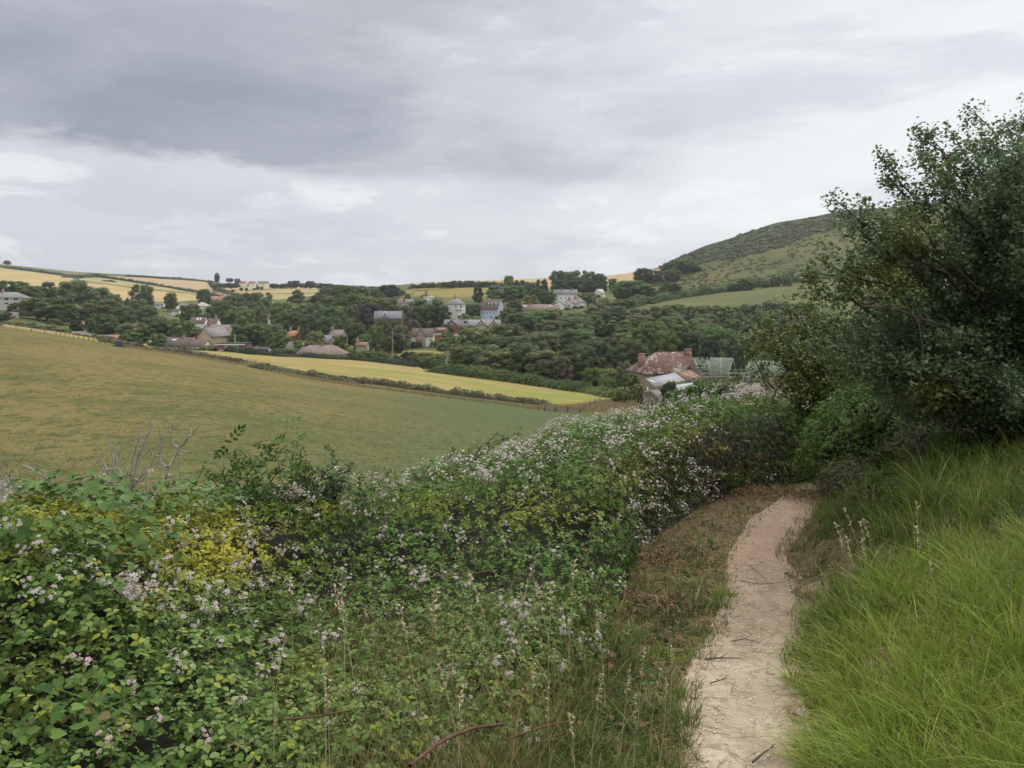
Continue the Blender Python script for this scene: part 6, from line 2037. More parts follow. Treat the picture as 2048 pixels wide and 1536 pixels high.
for s in range(4):
    rn_ = rest[p[rest, 1] < 7.5]; rf_ = rest[p[rest, 1] >= 7.5]
    sel = rn_[s::2] if s < 2 else rf_[s - 2::2]
    V = np.concatenate(tm[s].v)
    fr_s = fr[sel]; off = 0
    base = mbf.n
    W = np.einsum('nij,kj->nki', fr_s, V * 1.15) + (p[sel] - BO + nn[sel] * .08)[:, None, :]
    FF = []; MM = []
    n_ = len(sel); kv = len(V)
    mbf.v.append(W.reshape(-1, 3)); mbf.t.append(np.full(n_ * kv, .5)); mbf.n += n_ * kv
    for f, m in zip(tm[s].f, tm[s].m):
        ff = (f[None] + (np.arange(n_) * kv)[:, None, None]).reshape(-1, f.shape[1]) + base
        mbf.f.append(ff); mbf.m.append(np.tile(m, n_))
o = obj('blossom', mbf.mesh('blossom', [M['petal'], M['bud']]), BR); o['kind'] = 'stuff'

# ---- canes arching out of the bank with their own leaves
cm = MB(); cl_ = MB()
p, nn, i, j = sample_grid(CP_, 150, nr, lambda q: np.where(q[..., 1] < 15, 1, .3) * (np.abs(q[..., 0]) < 9))
for q in range(len(p)):
    L_ = random.uniform(.25, .75); a = random.uniform(0, 6.28)
    d = np.array([math.cos(a) * .6, math.sin(a) * .6 - .2, 1.0]); t_s = np.linspace(0, 1, 7)[:, None]
    pts = p[q] - [0, 0, .15] + d * t_s * L_ + np.array([0, 0, -1]) * (t_s ** 2) * L_ * random.uniform(.3, .8) + np.array([math.cos(a), math.sin(a), 0]) * t_s ** 2 * L_ * .5
    cm.tube(pts - BO, np.linspace(.0042, .0015, 7), 4)
    m = int(L_ * 26)
    u = nr.uniform(.15, 1, m)
    pp = np.stack([np.interp(u, t_s[:, 0], pts[:, c]) for c in range(3)], -1)
    cl_.stamp(BR_C[0], BR_C[1], pp - BO, frames(np.array([0, -.2, 1]) + nr.normal(size=(m, 3)) * .6, None, nr), .055 * nr.uniform(.6, 1.2, m), 0, .5 + .35 * random.random() * (random.random() < .4))
obj('cane', cm.mesh('cane', M['stem']), BR)['kind'] = 'stuff'
obj('spray', cl_.mesh('spray', M['bramble_light']), BR)['kind'] = 'stuff'
# dry bare stems in the shaded face beside the path, and a few thick canes that show singly
dm_ = MB()
p, nn, i, j = sample_grid(CP_, 420, nr, wface)
for q in range(len(p)):
    L_ = random.uniform(.2, .8); d = nr.normal(size=3) * [1, .6, .8] + [0, -.2, .1]; d /= np.linalg.norm(d); t_s = np.linspace(0, 1, 5)[:, None]
    pts = p[q] + nn[q] * random.uniform(-.1, .12) + d * (t_s - .3) * L_ + np.array([0, 0, -1]) * t_s ** 2 * L_ * .4
    dm_.tube(pts - BO, np.linspace(.004, .0015, 5), 3)
obj('dry_stems', dm_.mesh('dry_stems', M['twig']), BR)['kind'] = 'stuff'
for pl, rd in (([(820, 1532, 1.65), (872, 1490, 1.8), (905, 1472, 1.95), (950, 1455, 2.1), (1010, 1448, 2.3)], .0045), ([(650, 1235, 3.3), (690, 1200, 3.4), (740, 1150, 3.5)], .0035), ([(868, 1152, 4.3), (930, 1150, 4.4), (985, 1141, 4.5)], .0032),
               ([(560, 1440, 2.2), (640, 1432, 2.3), (700, 1420, 2.4)], .003), ([(1010, 1480, 2.5), (1080, 1455, 2.6), (1150, 1440, 2.7)], .003)):
    m = MB(); m.tube(np.array([at(*q) for q in pl]) - BO, rd, 5); obj('thick_cane', m.mesh('thick_cane', M['stem']), BR)

# ---- climbers with bigger bright leaves lying over the bramble
def climber(label, px_, py_, rx, ry, n, size=.085, mat='bindweed', tm=HEART, ymax=20):
    w = lambda q: (((1024 + F * q[..., 0] / np.maximum(q[..., 1], .3) - px_) / rx) ** 2 + ((HZ - F * q[..., 2] / np.maximum(q[..., 1], .3) - py_) / ry) ** 2 < 1) * (q[..., 1] < ymax) * 1.0
    if (CP_[:-1, :-1, 0] * 0 + w(CP_[:-1, :-1])).sum() < 3: return
    A_ = np.linalg.norm(np.cross(CP_[1:, :-1] - CP_[:-1, :-1], CP_[:-1, 1:] - CP_[:-1, :-1]), axis=-1)
    n = int(min(n, (A_ * w(CP_[:-1, :-1])).sum() * 420)) + 12
    p, nn, i, j = sample_grid(CP_, n, nr, w)
    c = p.mean(0)
    t = thing('climber', label, 'climbing plant', tuple(c))
    mb = MB(); pp = p + nn * nr.uniform(.02, .14, n)[:, None]
    mb.stamp(tm[0], tm[1], pp - c, frames(nn + [0, -.2, .5] + nr.normal(size=nn.shape) * .4, None, nr), size * .72 * nr.uniform(.6, 1.15, n))
    obj('foliage', mb.mesh('foliage', M[mat]), t)['kind'] = 'stuff'
    mb = MB()
    for k in range(6):
        s = pp[nr.integers(n)] - c; e = pp[nr.integers(n)] - c; ts = np.linspace(0, 1, 5)[:, None]
        mb.tube(s * (1 - ts) + e * ts + [0, 0, .02], .0018, 3)
    obj('vine', mb.mesh('vine', M['bindweed']), t)['kind'] = 'stuff'


climber('bright heart-leaved climber over the top of the bank at far left', 130, 985, 120, 34, 420)
climber('bright climber trailing below the dead grey branches', 215, 1030, 70, 40, 260)
climber('fresh green climber right of the dead grey branches', 390, 1010, 85, 42, 460, .06)
climber('bright climber topping the bank left of the pasture corner', 805, 945, 75, 24, 340, .07)
climber('bright climber on the crest near the old rail fence', 1165, 862, 52, 26, 300, .085)
climber('dark green climber in the middle of the left bank', 240, 1120, 110, 45, 380, .08, 'bramble')
climber('dark broad-leaved climber at the left edge below the yellow sprays', 60, 1090, 70, 40, 260, .08, 'bramble')
climber('broad-leaved weed climbing out of the bramble at lower left', 160, 1470, 130, 60, 160, .06, 'bramble')

# ---------------------------------------------------------------- shrubs with real branches
def grow(t, targets, base, r, wood_mat, leaf_mat_, leaf_t, leaf_s, nside=14, side_l=.55, ncl=11, per=5, r0=.05, u0=.25, sag=.15, sprd=.05, tintf=None, rise=.35, side_r=.006):
    """boughs from base to each target; side shoots along them; leaf clusters along the shoots"""
    o = np.array(t.location)
    wood = MB(); side = MB(); lv = MB()
    LP = []; LN = []
    for tg in targets:
        b = base + r.normal(size=3) * [.25, .25, .1]
        b[2] = base[2] - .1
        d = tg - b; L = np.linalg.norm(d)
        mid = b + d * .45 + np.array([0, 0, rise * L * .35]) + r.normal(size=3) * L * .06
        ts = np.linspace(0, 1, 12)[:, None]
        pts = b * (1 - ts) ** 2 + mid * 2 * ts * (1 - ts) + tg * ts ** 2
        pts[1:-1] += r.normal(size=(10, 3)) * .025 * L ** .5
        wood.tube(pts - o, np.linspace(r0 * (L / 3) ** .7, .004, 12), 5)
        for k in range(nside):
            u = u0 + (1 - u0) * ((k + r.uniform()) / nside)
            s = np.array([np.interp(u, ts[:, 0], pts[:, c]) for c in range(3)])
            dd = d / L * .75 + r.normal(size=3) * .75 + np.array([0, 0, .25]); dd /= np.linalg.norm(dd)
            l = side_l * r.uniform(.45, 1.1) * (1.15 - .75 * u)
            t2 = np.linspace(0, 1, 4)[:, None]
            sp = s + dd * t2 * l + r.normal(size=(4, 3)) * .02 * t2 + np.array([0, 0, -sag]) * t2 ** 2 * l
            side.tube(sp - o, np.linspace(side_r, .0018, 4), 3)
            for c in range(ncl):
                v = r.uniform(.08, 1.03)
                q = s + dd * v * l + np.array([0, 0, -sag]) * v * v * l
                q = q + r.normal(size=3) * sprd
                m = per
                LP.append(q + r.normal(size=(m, 3)) * leaf_s * .75)
                LN.append(r.normal(size=(m, 3)) * .6 + [0, 0, .8] + dd * .2)
        # leafy tip
        for c in range(8):
            q = pts[-1] - d / L * c * .05
            LP.append(q + r.normal(size=(per, 3)) * leaf_s * .9); LN.append(r.normal(size=(per, 3)) * .6 + [0, 0, .8])
    LP = np.concatenate(LP); LN = np.concatenate(LN)
    tt = .5 if tintf is None else tintf(LP, r)
    lv.stamp(leaf_t[0], leaf_t[1], LP - o, frames(LN, None, r), leaf_s * r.uniform(.6, 1.3, len(LP)), 0, tt)
    obj('branches', wood.mesh('branches', wood_mat, True), t)
    obj('twigs', side.mesh('twigs', wood_mat), t)['kind'] = 'stuff'
    obj('foliage', lv.mesh('foliage', leaf_mat_), t)['kind'] = 'stuff'


HAWL = (np.array([[0, 0, 0], [.35, .30, .05], [.62, .46, .02], [1, 0, -.12], [.62, -.46, .02], [.35, -.30, .05]], float), np.array([[0, 3, 2, 1], [0, 5, 4, 3]]))
hr_ = np.random.default_rng(31)
hx, hy = 6.2, 8.7
hb = np.array([hx, hy, Hs(hx, hy)])
HT = thing('hawthorn_tree', 'big dark hawthorn reaching in from the right edge above the path', 'hawthorn tree', tuple(hb))
tips = [(1668, 398, 7.3), (1692, 430, 7.4), (1712, 455, 7.6), (1752, 303, 7.6), (1768, 345, 7.7), (1790, 370, 7.9), (1823, 268, 7.8), (1845, 300, 8), (1862, 275, 8.0), (1902, 262, 8.1), (1950, 226, 8.2), (1965, 260, 8.2),
        (2008, 236, 8.4), (2045, 245, 8.3), (2080, 215, 8.4), (1598, 540, 7.1), (1618, 560, 7.2), (1640, 520, 7.3), (1655, 600, 7.0), (1700, 520, 7.4), (1720, 560, 7.2), (1640, 655, 7.3), (1690, 640, 7.0), (1740, 500, 7.3), (1760, 430, 7.7),
        (1615, 690, 7.6), (1700, 700, 7.2), (1660, 745, 7.6), (1750, 620, 6.9), (1810, 450, 7.3), (1800, 560, 6.9), (1840, 400, 7.5), (1880, 340, 7.7), (1930, 320, 7.8)]
poly = [(250, 1930), (300, 1830), (360, 1790), (430, 1740), (500, 1690), (560, 1640), (650, 1620), (750, 1670), (840, 1740), (900, 1800)]
for k in range(180):
    py_ = hr_.uniform(270, 860); left = np.interp(py_, [a for a, b in poly], [b for a, b in poly])
    tips.append((hr_.uniform(left + 30, min(2480, left + 620)), py_, hr_.uniform(6.7, 9.6)))
tips = [at(*q) for q in tips]
tips = [q for q in tips if q[2] > Hs(q[0], q[1]) + .35]
def htint(p, r):
    x, y = pix(p)
    t = np.exp(-(((x - 1830) / 70) ** 2 + ((y - 470) / 60) ** 2)) * .5 + np.exp(-(((x - 1760) / 70) ** 2 + ((y - 560) / 40) ** 2)) * .7 + np.exp(-(((x - 1870) / 60) ** 2 + ((y - 800) / 40) ** 2)) * .9 + np.exp(-(((x - 1620) / 60) ** 2 + ((y - 560) / 40) ** 2)) * .5
    n = np.clip(fbm(p, 1.6, 13, 2) - .40, 0, 1) * .5
    return .5 + .5 * np.clip(t * r.uniform(.4, 1.2, len(p)) + n, 0, 1)
grow(HT, tips, hb, hr_, M['twig'], M['haw'], SIMPLE, .039, nside=14, side_l=.60, ncl=13, per=6, r0=.035, tintf=htint, u0=.3)
# trunks
tm_ = MB()
for k in range(4):
    e = hb + np.array([hr_.normal() * .5 - .3, hr_.normal() * .4, 2.2]); ts = np.linspace(0, 1, 6)[:, None]
    tm_.tube((hb + hr_.normal(size=3) * .12 - [0, 0, .2]) * (1 - ts) + e * ts + np.sin(ts * 3) * .1 - hb, np.linspace(.11, .05, 6), 7)
obj('trunk', tm_.mesh('trunk', M['twig'], True), HT)
# long bare boughs that show in front of the crown
for pl, rd in (([(1720, 612, 6.9), (1790, 618, 6.8), (1850, 640, 6.9), (1920, 660, 7.2)], .014), ([(1880, 752, 6.6), (1945, 730, 6.6), (1990, 722, 6.7)], .006), ([(1800, 590, 6.9), (1838, 648, 6.8), (1846, 700, 6.7), (1840, 775, 6.7)], .006), ([(1870, 482, 7), (1920, 478, 7.2)], .008)):
    m = MB(); m.tube(np.array([at(*q) for q in pl]) - hb, np.linspace(rd, rd * .6, len(pl)), 5); obj('bough', m.mesh('bough', M['twig']), HT)

# the smaller yellowing thorn beyond
sb = np.array([5.4, 13.4, Hs(5.4, 13.4)])
ST = thing('hawthorn_tree', 'smaller yellowing thorn tree beyond the bramble hedge, left of the big hawthorn', 'hawthorn tree', tuple(sb))
tips = [(1490, 688, 13), (1508, 664, 13), (1530, 640, 13), (1548, 690, 12.6), (1575, 615, 13.2), (1600, 650, 12.8), (1622, 600, 13.2), (1650, 625, 13), (1680, 640, 13), (1700, 680, 12.6), (1610, 710, 12.5), (1655, 700, 12.5), (1590, 760, 12.4), (1640, 770, 12.4), (1700, 760, 12.4), (1740, 720, 12.6)]
grow(ST, [at(*q) for q in tips], sb, hr_, M['twig'], M['haw_yellow'], SIMPLE, .054, nside=20, side_l=.66, ncl=9, per=6, r0=.035)

# ---------- mounds of bramble and briar on the right of the path
def mound(label, c, rad, top, mat, n, size, tmpl, name='bramble_bush', cat='bramble bush', flowers=0, seed=0, tintf=None, leafless=0.0, rough=.36):
    """a rounded bush: c = (x, y) of its centre, rad = (rx, ry), top = image row of its crown seen at its centre distance"""
    r = np.random.default_rng(seed + 900)
    gz = Hs(*c); hz = -(top - HZ) / F * c[1] - gz
    a = np.linspace(0, 2 * math.pi, 90); e = np.linspace(0, math.pi / 2 + .25, 40)
    A, E = np.meshgrid(a, e, indexing='ij')
    D = np.stack([np.cos(A) * np.sin(E), np.sin(A) * np.sin(E), np.cos(E)], -1)
    P = np.array([c[0], c[1], gz]) + D * [rad[0], rad[1], hz] * 1.0
    n1 = fbm(P.reshape(-1, 3), 1.0 / max(.5, rad[0] * .5), seed, 3).reshape(A.shape)
    P = P + D * (n1 * rough * max(rad))[..., None]
    P[..., 2] = np.maximum(P[..., 2], H(P[..., 0], P[..., 1]) - .05)
    t = thing(name, label, cat, (c[0], c[1], gz)); o = np.array(t.location)
    u = MB(); Q = P * .80 + np.array([c[0], c[1], gz]) * .20; u.add(Q - o, grid_faces(90, 40)); obj('inner_dark_layer', u.mesh('inner_dark_layer', M['undergrowth']), t)  # core carries the painted gap shade of the bush
    leaves_on(P, n, r, tmpl, size, mat, t, 'foliage', None, depth=.22, up=.4, jit=.55, tintf=tintf, origin=o, off=.08)
    st = MB()
    p, nn, _, _ = sample_grid(P, max(20, n // 220), r)
    for q in range(len(p)):
        L_ = r.uniform(.15, .55); d = nn[q] * .6 + r.normal(size=3) * .5 + [0, 0, .5]; d /= np.linalg.norm(d); t_s = np.linspace(0, 1, 5)[:, None]
        pts = p[q] + d * t_s * L_ - np.array([0, 0, 1]) * t_s ** 2 * L_ * .5
        st.tube(pts - o, np.linspace(.0035, .0015, 5), 3)
    obj('stems', st.mesh('stems', M['stem']), t)['kind'] = 'stuff'
    if flowers:
        p, nn, _, _ = sample_grid(P, flowers, r)
        fr = frames(nn + [0, -.2, .6], None, r)
        for q in range(len(p)):
            place('blossom', random.choice(BLOS), t, tuple(p[q] - o + nn[q] * .07), fr[q], r.uniform(.7, 1.2))
    return t


mound('rounded green bramble bush overhanging the path bend on its right', (5.15, 10.3), (1.15, 1.0), 752, 'bramble', 9000, .066, BR_C, flowers=6, seed=1)
mound('bushy bramble heap behind the path bend under the small thorn', (6.3, 12.2), (1.5, 1.0), 725, 'bramble', 8000, .072, BR_C, flowers=18, seed=2)
mound('dark briar tangle at the foot of the big hawthorn', (5.6, 9.2), (1.1, .8), 860, 'bramble_dim', 7500, .055, BR_C, seed=3)
mound('leafy green thicket right under the hawthorn boughs', (6.9, 9.0), (1.3, 1.0), 790, 'haw', 9000, .05, SIMPLE, name='thicket', cat='thicket', seed=4, tintf=htint)
mound('light green briar slope between the hawthorn and the grass bank', (5.4, 7.9), (1.0, .6), 905, 'bramble', 5200, .05, BR_C, name='briar', cat='briar', seed=9)
mound('hazel-like green thicket low at the right edge', (6.6, 7.9), (1.3, .7), 845, 'haw', 7000, .045, SIMPLE, name='thicket', cat='thicket', seed=10, tintf=htint)
mound('tangled thicket cut by the right edge of the view', (8.4, 9.4), (1.4, 1.2), 720, 'haw', 6000, .05, SIMPLE, name='thicket', cat='thicket', seed=5)
mound('russet dead bracken heap beside the path bend', (4.62, 9.45), (.42, .40), 958, 'bracken', 2600, .05, SIMPLE, name='dead_bracken', cat='bracken', seed=6)
mound('leafy briar clump on the grass bank edge', (4.1, 7.7), (.62, .45), 985, 'bramble', 2600, .045, BR_C, seed=7, name='briar', cat='briar')
mound('twiggy briar leaning over the far end of the path', (4.12, 9.25), (.46, .42), 915, 'bramble_dim', 2200, .045, BR_C, seed=14, name='briar', cat='briar')
mound('low briar in the dark grass hollow under the hawthorn', (3.75, 7.3), (.45, .3), 1040, 'bramble_dim', 1300, .042, BR_C, seed=8, name='briar', cat='briar')

# ---------- saplings and shoots standing out of the left bank
def sapling(label, base, tips, mat, tmpl, size, name='shrub', cat='shrub', nside=6, side_l=.22, ncl=3, per=2, r0=.012, sprd=.01, u0=.3, seed=0):
    b = at(*base); t = thing(name, label, cat, tuple(b))
    grow(t, [at(*q) for q in tips], b, np.random.default_rng(seed + 70), M['twig'], M[mat], tmpl, size, nside, side_l, ncl, per, r0, u0, .1, sprd, None, .15, .003)


sapling('elder-like shrub with feathery leaves rising from the bank behind the yellow sprays', (510, 1040, 6.0),
        [(480, 900, 6), (545, 888, 6), (450, 935, 5.8), (600, 900, 6.1), (520, 930, 5.9), (570, 935, 5.8), (425, 960, 5.8), (610, 950, 5.9), (470, 960, 5.7), (540, 965, 5.6), (500, 915, 6.1), (640, 940, 6.1)], 'bramble', PINN, .11, nside=6, side_l=.30, ncl=2, per=1, seed=1)
sapling('spindly hawthorn sapling standing right of the elder-like shrub', (640, 1040, 5.9), [(678, 918, 6), (700, 930, 6), (655, 950, 6), (625, 935, 6), (690, 960, 5.9), (715, 965, 5.9)], 'haw', HAWL, .032, nside=9, side_l=.16, ncl=4, per=3, seed=2)
sapling('small pale shoots at the back edge of the bank left of the climber', (745, 985, 7.4), [(700, 965, 7.4), (735, 950, 7.4), (775, 945, 7.4)], 'bramble_light', BR_C, .05, seed=3)
sapling('leafy bramble shoots above the bank near the pasture corner', (930, 950, 9), [(900, 915, 9), (930, 905, 9), (960, 895, 9.2), (1000, 880, 9.6), (1040, 868, 10)], 'bramble', BR_C, .055, seed=4)
sapling('leafy crest shoots against the farm roofs', (1400, 830, 15.5), [(1375, 780, 15.4), (1400, 768, 15.5), (1430, 775, 15.4), (1455, 785, 15.4), (1350, 788, 15.4)], 'bindweed', BR_C, .10, nside=9, side_l=.45, ncl=5, per=3, seed=5)
sapling('crooked thorn branch over the long slate barn', (1440, 800, 15.2), [(1478, 745, 15.2), (1500, 735, 15.2), (1455, 765, 15.2), (1520, 752, 15.2)], 'haw', HAWL, .05, nside=6, side_l=.3, ncl=4, per=3, r0=.02, seed=6)

# ---------- pale dead branches
def dead(label, base, lines, r0=.012):
    b = at(*base); t = thing('dead_shrub', label, 'dead shrub', tuple(b))
    for ln in lines:
        rr = ln[0]; P = np.array([at(*q) for q in ln[1]])
        # smooth and roughen
        s = np.linspace(0, len(P) - 1, len(P) * 4)
        Q = np.stack([np.interp(s, np.arange(len(P)), P[:, c]) for c in range(3)], -1)
        Q[1:-1] = (Q[:-2] + Q[1:-1] * 2 + Q[2:]) / 4
        Q += nr.normal(size=Q.shape) * .003
        m = MB(); m.tube(Q - b, np.linspace(rr, rr * .35, len(Q)), 5)
        for k in range(2, len(Q) - 1, 2):
            d = nr.normal(size=3) * [1, .5, .6] + [0, 0, .6]; d /= np.linalg.norm(d); l = random.uniform(.02, .13)
            m.tube([Q[k] - b, Q[k] - b + d * l * .6, Q[k] - b + d * l + [0, 0, .02]], [rr * .45, rr * .35, rr * .2], 3)
        obj('branch', m.mesh('branch', M['dead_wood'], True), t)


D_ = 5.3
dead('bleached dead shrub with upturned bare branches above the left bank', (262, 1020, D_), [
    (.013, [(262, 1020, D_), (250, 985, D_), (243, 950, D_), (231, 911, D_)]), (.012, [(258, 1015, D_), (264, 972, D_), (275, 914, D_), (289, 884, D_), (305, 848, D_)]),
    (.009, [(264, 985, D_), (270, 966, D_), (296, 940, D_), (313, 905, D_)]), (.008, [(260, 960, D_), (264, 920, D_), (277, 881, D_), (280, 861, D_)]),
    (.013, [(262, 1015, D_), (299, 993, D_), (331, 961, 5.4), (337, 934, 5.4), (357, 899, 5.5), (381, 873, 5.5), (393, 855, 5.5)]), (.009, [(337, 934, 5.4), (322, 928, 5.4), (318, 896, 5.4), (328, 852, 5.4)]),
    (.009, [(357, 899, 5.5), (343, 884, 5.5), (340, 855, 5.5), (347, 849, 5.5)]), (.012, [(225, 1000, 5.3), (211, 949, 5.3), (199, 914, 5.3)]), (.010, [(235, 1000, 5.4), (222, 955, 5.4), (205, 922, 5.4)]),
    (.007, [(225, 960, 5.3), (224, 900, 5.3), (219, 874, 5.3)]), (.006, [(235, 925, 5.4), (243, 890, 5.4)]), (.008, [(299, 993, 5.2), (330, 985, 5.2), (352, 962, 5.2), (372, 955, 5.2)]), (.006, [(320, 995, 5.2), (345, 975, 5.2), (368, 948, 5.2)]),
    (.008, [(205, 1068, 5.0), (258, 1019, 5.1), (299, 993, 5.2)])])
dead('bare grey twigs curling at the left edge of the bank', (8, 1060, 4.8), [
    (.009, [(0, 1082, 4.7), (18, 1116, 4.6), (44, 1125, 4.6), (62, 1118, 4.6)]), (.009, [(12, 1040, 4.9), (6, 972, 4.9), (4, 930, 4.9)]), (.009, [(18, 1045, 4.9), (2, 1000, 4.9), (-6, 960, 4.9)]),
    (.007, [(18, 985, 5), (20, 955, 5), (22, 932, 5)]), (.007, [(48, 931, 5.2), (75, 945, 5.2), (97, 958, 5.2), (105, 975, 5.2)])])
dead('thin upright dead stems in the yellow sprays at left', (140, 1063, 4.8), [
    (.007, [(150, 1075, 4.8), (138, 1063, 4.8), (125, 1010, 4.8), (119, 966, 4.8)]), (.006, [(164, 999, 5.2), (160, 960, 5.2), (158, 930, 5.2)]), (.006, [(110, 1048, 4.7), (138, 1060, 4.7), (158, 1068, 4.7)]), (.006, [(255, 1088, 4.4), (262, 1060, 4.4), (268, 1044, 4.4)])])

# ---------------------------------------------------------------- grass
def blades(pos, h, w, lean, tint, r, name, label, mat, origin=None, parent=None, face=None):
    n = len(pos)
    ts = np.array([0, .38, .74, 1.0]); wd = np.array([1, .85, .5, 0])
    a = r.uniform(0, 2 * math.pi, n) if face is None else face
    sx = np.stack([np.cos(a), np.sin(a), 0 * a], -1)
    L = np.hypot(lean[:, 0], lean[:, 1])
    V = []
    for i, t in enumerate(ts):
        c = pos + np.stack([lean[:, 0] * h * t ** 1.8, lean[:, 1] * h * t ** 1.8, h * (t - .42 * np.clip(L, 0, 1.4) * t ** 2.2)], -1)
        if i < 3:
            V.append(c - sx * (w * wd[i] / 2)[:, None]); V.append(c + sx * (w * wd[i] / 2)[:, None])
        else:
            V.append(c)
    V = np.stack(V, 1).reshape(-1, 3)
    b = np.arange(n)[:, None] * 7
    mb = MB()
    mb.add(V, np.concatenate([b + np.array([0, 1, 3, 2]), b + np.array([2, 3, 5, 4])]), 0, np.repeat(tint, 7))
    mb.f.append((b + np.array([4, 5, 6]))); mb.m.append(np.zeros(n, np.int32))
    if origin is not None: mb.v[0] = mb.v[0] - origin
    o = obj(name, mb.mesh(name, M[mat]), parent)
    if parent is None: tag(o, label, None, None, 'stuff')
    else: o['kind'] = 'stuff'
    return o


def sow_grass(n, c0, c1, y0, y1, r, smin, smax, pw=1.0):
    """ground points, denser close by"""
    c = r.uniform(c0, c1, n); y = np.exp(r.uniform(math.log(y0), math.log(y1), n))
    x = (c - 1024) / F * y
    s = x - path_x(y)
    k = (s > smin + .05 * vnoise(np.stack([x, y, 0 * x], -1), 6, 3)) & (s < smax)
    x, y, s = x[k], y[k], s[k]
    return np.stack([x, y, H(x, y)], -1), s


gr = np.random.default_rng(61)


def tussocks(nt, per, c0, c1, y0, y1, smin, smax, hf, rad, tintf, name, label, mat, splay=.55, wf=(.9, 1.7), bias=(0, 0), wid=(.0028, .0052), keepf=None):
    """grass grows in tufts: blades splay out from each tuft's centre"""
    P, S = sow_grass(nt, c0, c1, y0, y1, gr, smin, smax)
    if keepf is not None:
        k = keepf(P, S); P, S = P[k], S[k]
    m = (per * gr.uniform(.5, 1.5, len(P))).astype(int) + 2
    idx = np.repeat(np.arange(len(P)), m); n = len(idx)
    hT = hf(P, S) * gr.uniform(.65, 1.3, len(P)); tT = tintf(P, S)
    rr = rad * gr.uniform(.6, 1.5, len(P))
    a = gr.uniform(0, 2 * math.pi, n); q = np.sqrt(gr.uniform(0, 1, n))
    x = P[idx, 0] + np.cos(a) * q * rr[idx]; y = P[idx, 1] + np.sin(a) * q * rr[idx]
    pos = np.stack([x, y, H(x, y) - .005], -1)
    tl = gr.normal(size=(len(P), 2)) * .22 + np.array(bias)
    ln = np.stack([np.cos(a), np.sin(a)], -1) * (q * splay)[:, None] + tl[idx] + gr.normal(size=(n, 2)) * .30
    h = hT[idx] * gr.uniform(.35, 1.15, n)
    tint = np.clip(tT[idx] + gr.normal(size=n) * .10, 0, 1)
    w = gr.uniform(wid[0], wid[1], n) * np.interp(y, [1.5, 8], wf)
    return blades(pos, h, w, ln, tint, gr, name, label, mat)


def bank_h(P, S):
    q = P * [1, 1, 0]
    e = sstep(S, .28, .62); c = fbm(q, 1.3, 5, 2)
    return np.clip(.06 + .12 * e + .13 * np.clip(c, -.8, 1) * e, .04, None) * np.interp(P[:, 1], [1.3, 5, 6.5, 9], [1.05, 1.0, 1.2, 1.35])


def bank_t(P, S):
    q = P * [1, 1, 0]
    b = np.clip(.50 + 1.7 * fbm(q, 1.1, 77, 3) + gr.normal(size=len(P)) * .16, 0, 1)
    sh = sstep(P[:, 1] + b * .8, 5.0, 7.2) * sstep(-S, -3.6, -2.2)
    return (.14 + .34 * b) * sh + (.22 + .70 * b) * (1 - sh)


def bank_k(P, S):
    bend = np.exp(-((P[:, 1] - 5.9) / .75) ** 2) * (S < .75)
    gap = fbm(P * [1, 1, 0], 3.0, 9, 2) < -.42
    return (gr.uniform(size=len(P)) > bend * .93) & ~(gap & (gr.uniform(size=len(P)) < .8)) & (gr.uniform(size=len(P)) < .35 + 2.2 * np.clip(S - .27, 0, 1))


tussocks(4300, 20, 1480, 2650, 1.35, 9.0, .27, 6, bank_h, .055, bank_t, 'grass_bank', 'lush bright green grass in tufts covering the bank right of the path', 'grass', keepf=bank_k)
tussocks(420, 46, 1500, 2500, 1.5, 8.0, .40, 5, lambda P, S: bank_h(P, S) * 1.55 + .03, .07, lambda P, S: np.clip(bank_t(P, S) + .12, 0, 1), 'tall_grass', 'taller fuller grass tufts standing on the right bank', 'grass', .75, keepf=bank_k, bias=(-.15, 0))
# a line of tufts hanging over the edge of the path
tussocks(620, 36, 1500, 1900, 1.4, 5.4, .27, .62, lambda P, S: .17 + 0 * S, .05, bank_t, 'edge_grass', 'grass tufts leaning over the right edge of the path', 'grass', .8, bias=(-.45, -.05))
# short mat between the tufts, with straw in it
p, s = sow_grass(36000, 1480, 2650, 1.35, 9.0, gr, .26, 6)
k = bank_k(p, s); p, s = p[k], s[k]
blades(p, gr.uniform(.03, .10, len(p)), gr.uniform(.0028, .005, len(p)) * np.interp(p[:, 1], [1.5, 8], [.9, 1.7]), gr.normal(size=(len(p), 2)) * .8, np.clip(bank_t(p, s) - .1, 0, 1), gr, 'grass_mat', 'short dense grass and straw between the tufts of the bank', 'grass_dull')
# left verge and the rough strip under the brambles
def vk(P, S):
    d = np.interp(-S, [.2, .3, .6, .8, 1.1, 2.1], [.8, 1, 1, .95, .8, .35]) * np.interp(P[:, 1], [4.5, 6, 9, 12], [1, 1, .9, .6])
    return gr.uniform(size=len(P)) < d * (.75 + .5 * fbm(P * [1, 1, 0], 2.0, 15, 2))


def vh(P, S): return (.045 + .10 * sstep(-S, .22, .7) + .05 * np.clip(fbm(P * [1, 1, 0], 1.7, 25, 2), -.5, 1)) * np.interp(P[:, 1], [2, 5, 8], [1.15, .8, .7])


def vt(P, S): return np.clip(.40 + .45 * fbm(P * [1, 1, 0], 1.3, 35, 2) + np.interp(-S, [.25, .55, .8], [-.22, -.1, .18]) * (P[:, 1] > 3.4) + np.interp(P[:, 1], [2, 5, 8], [-.12, -.05, .12]) + gr.normal(size=len(P)) * .12, 0, 1)


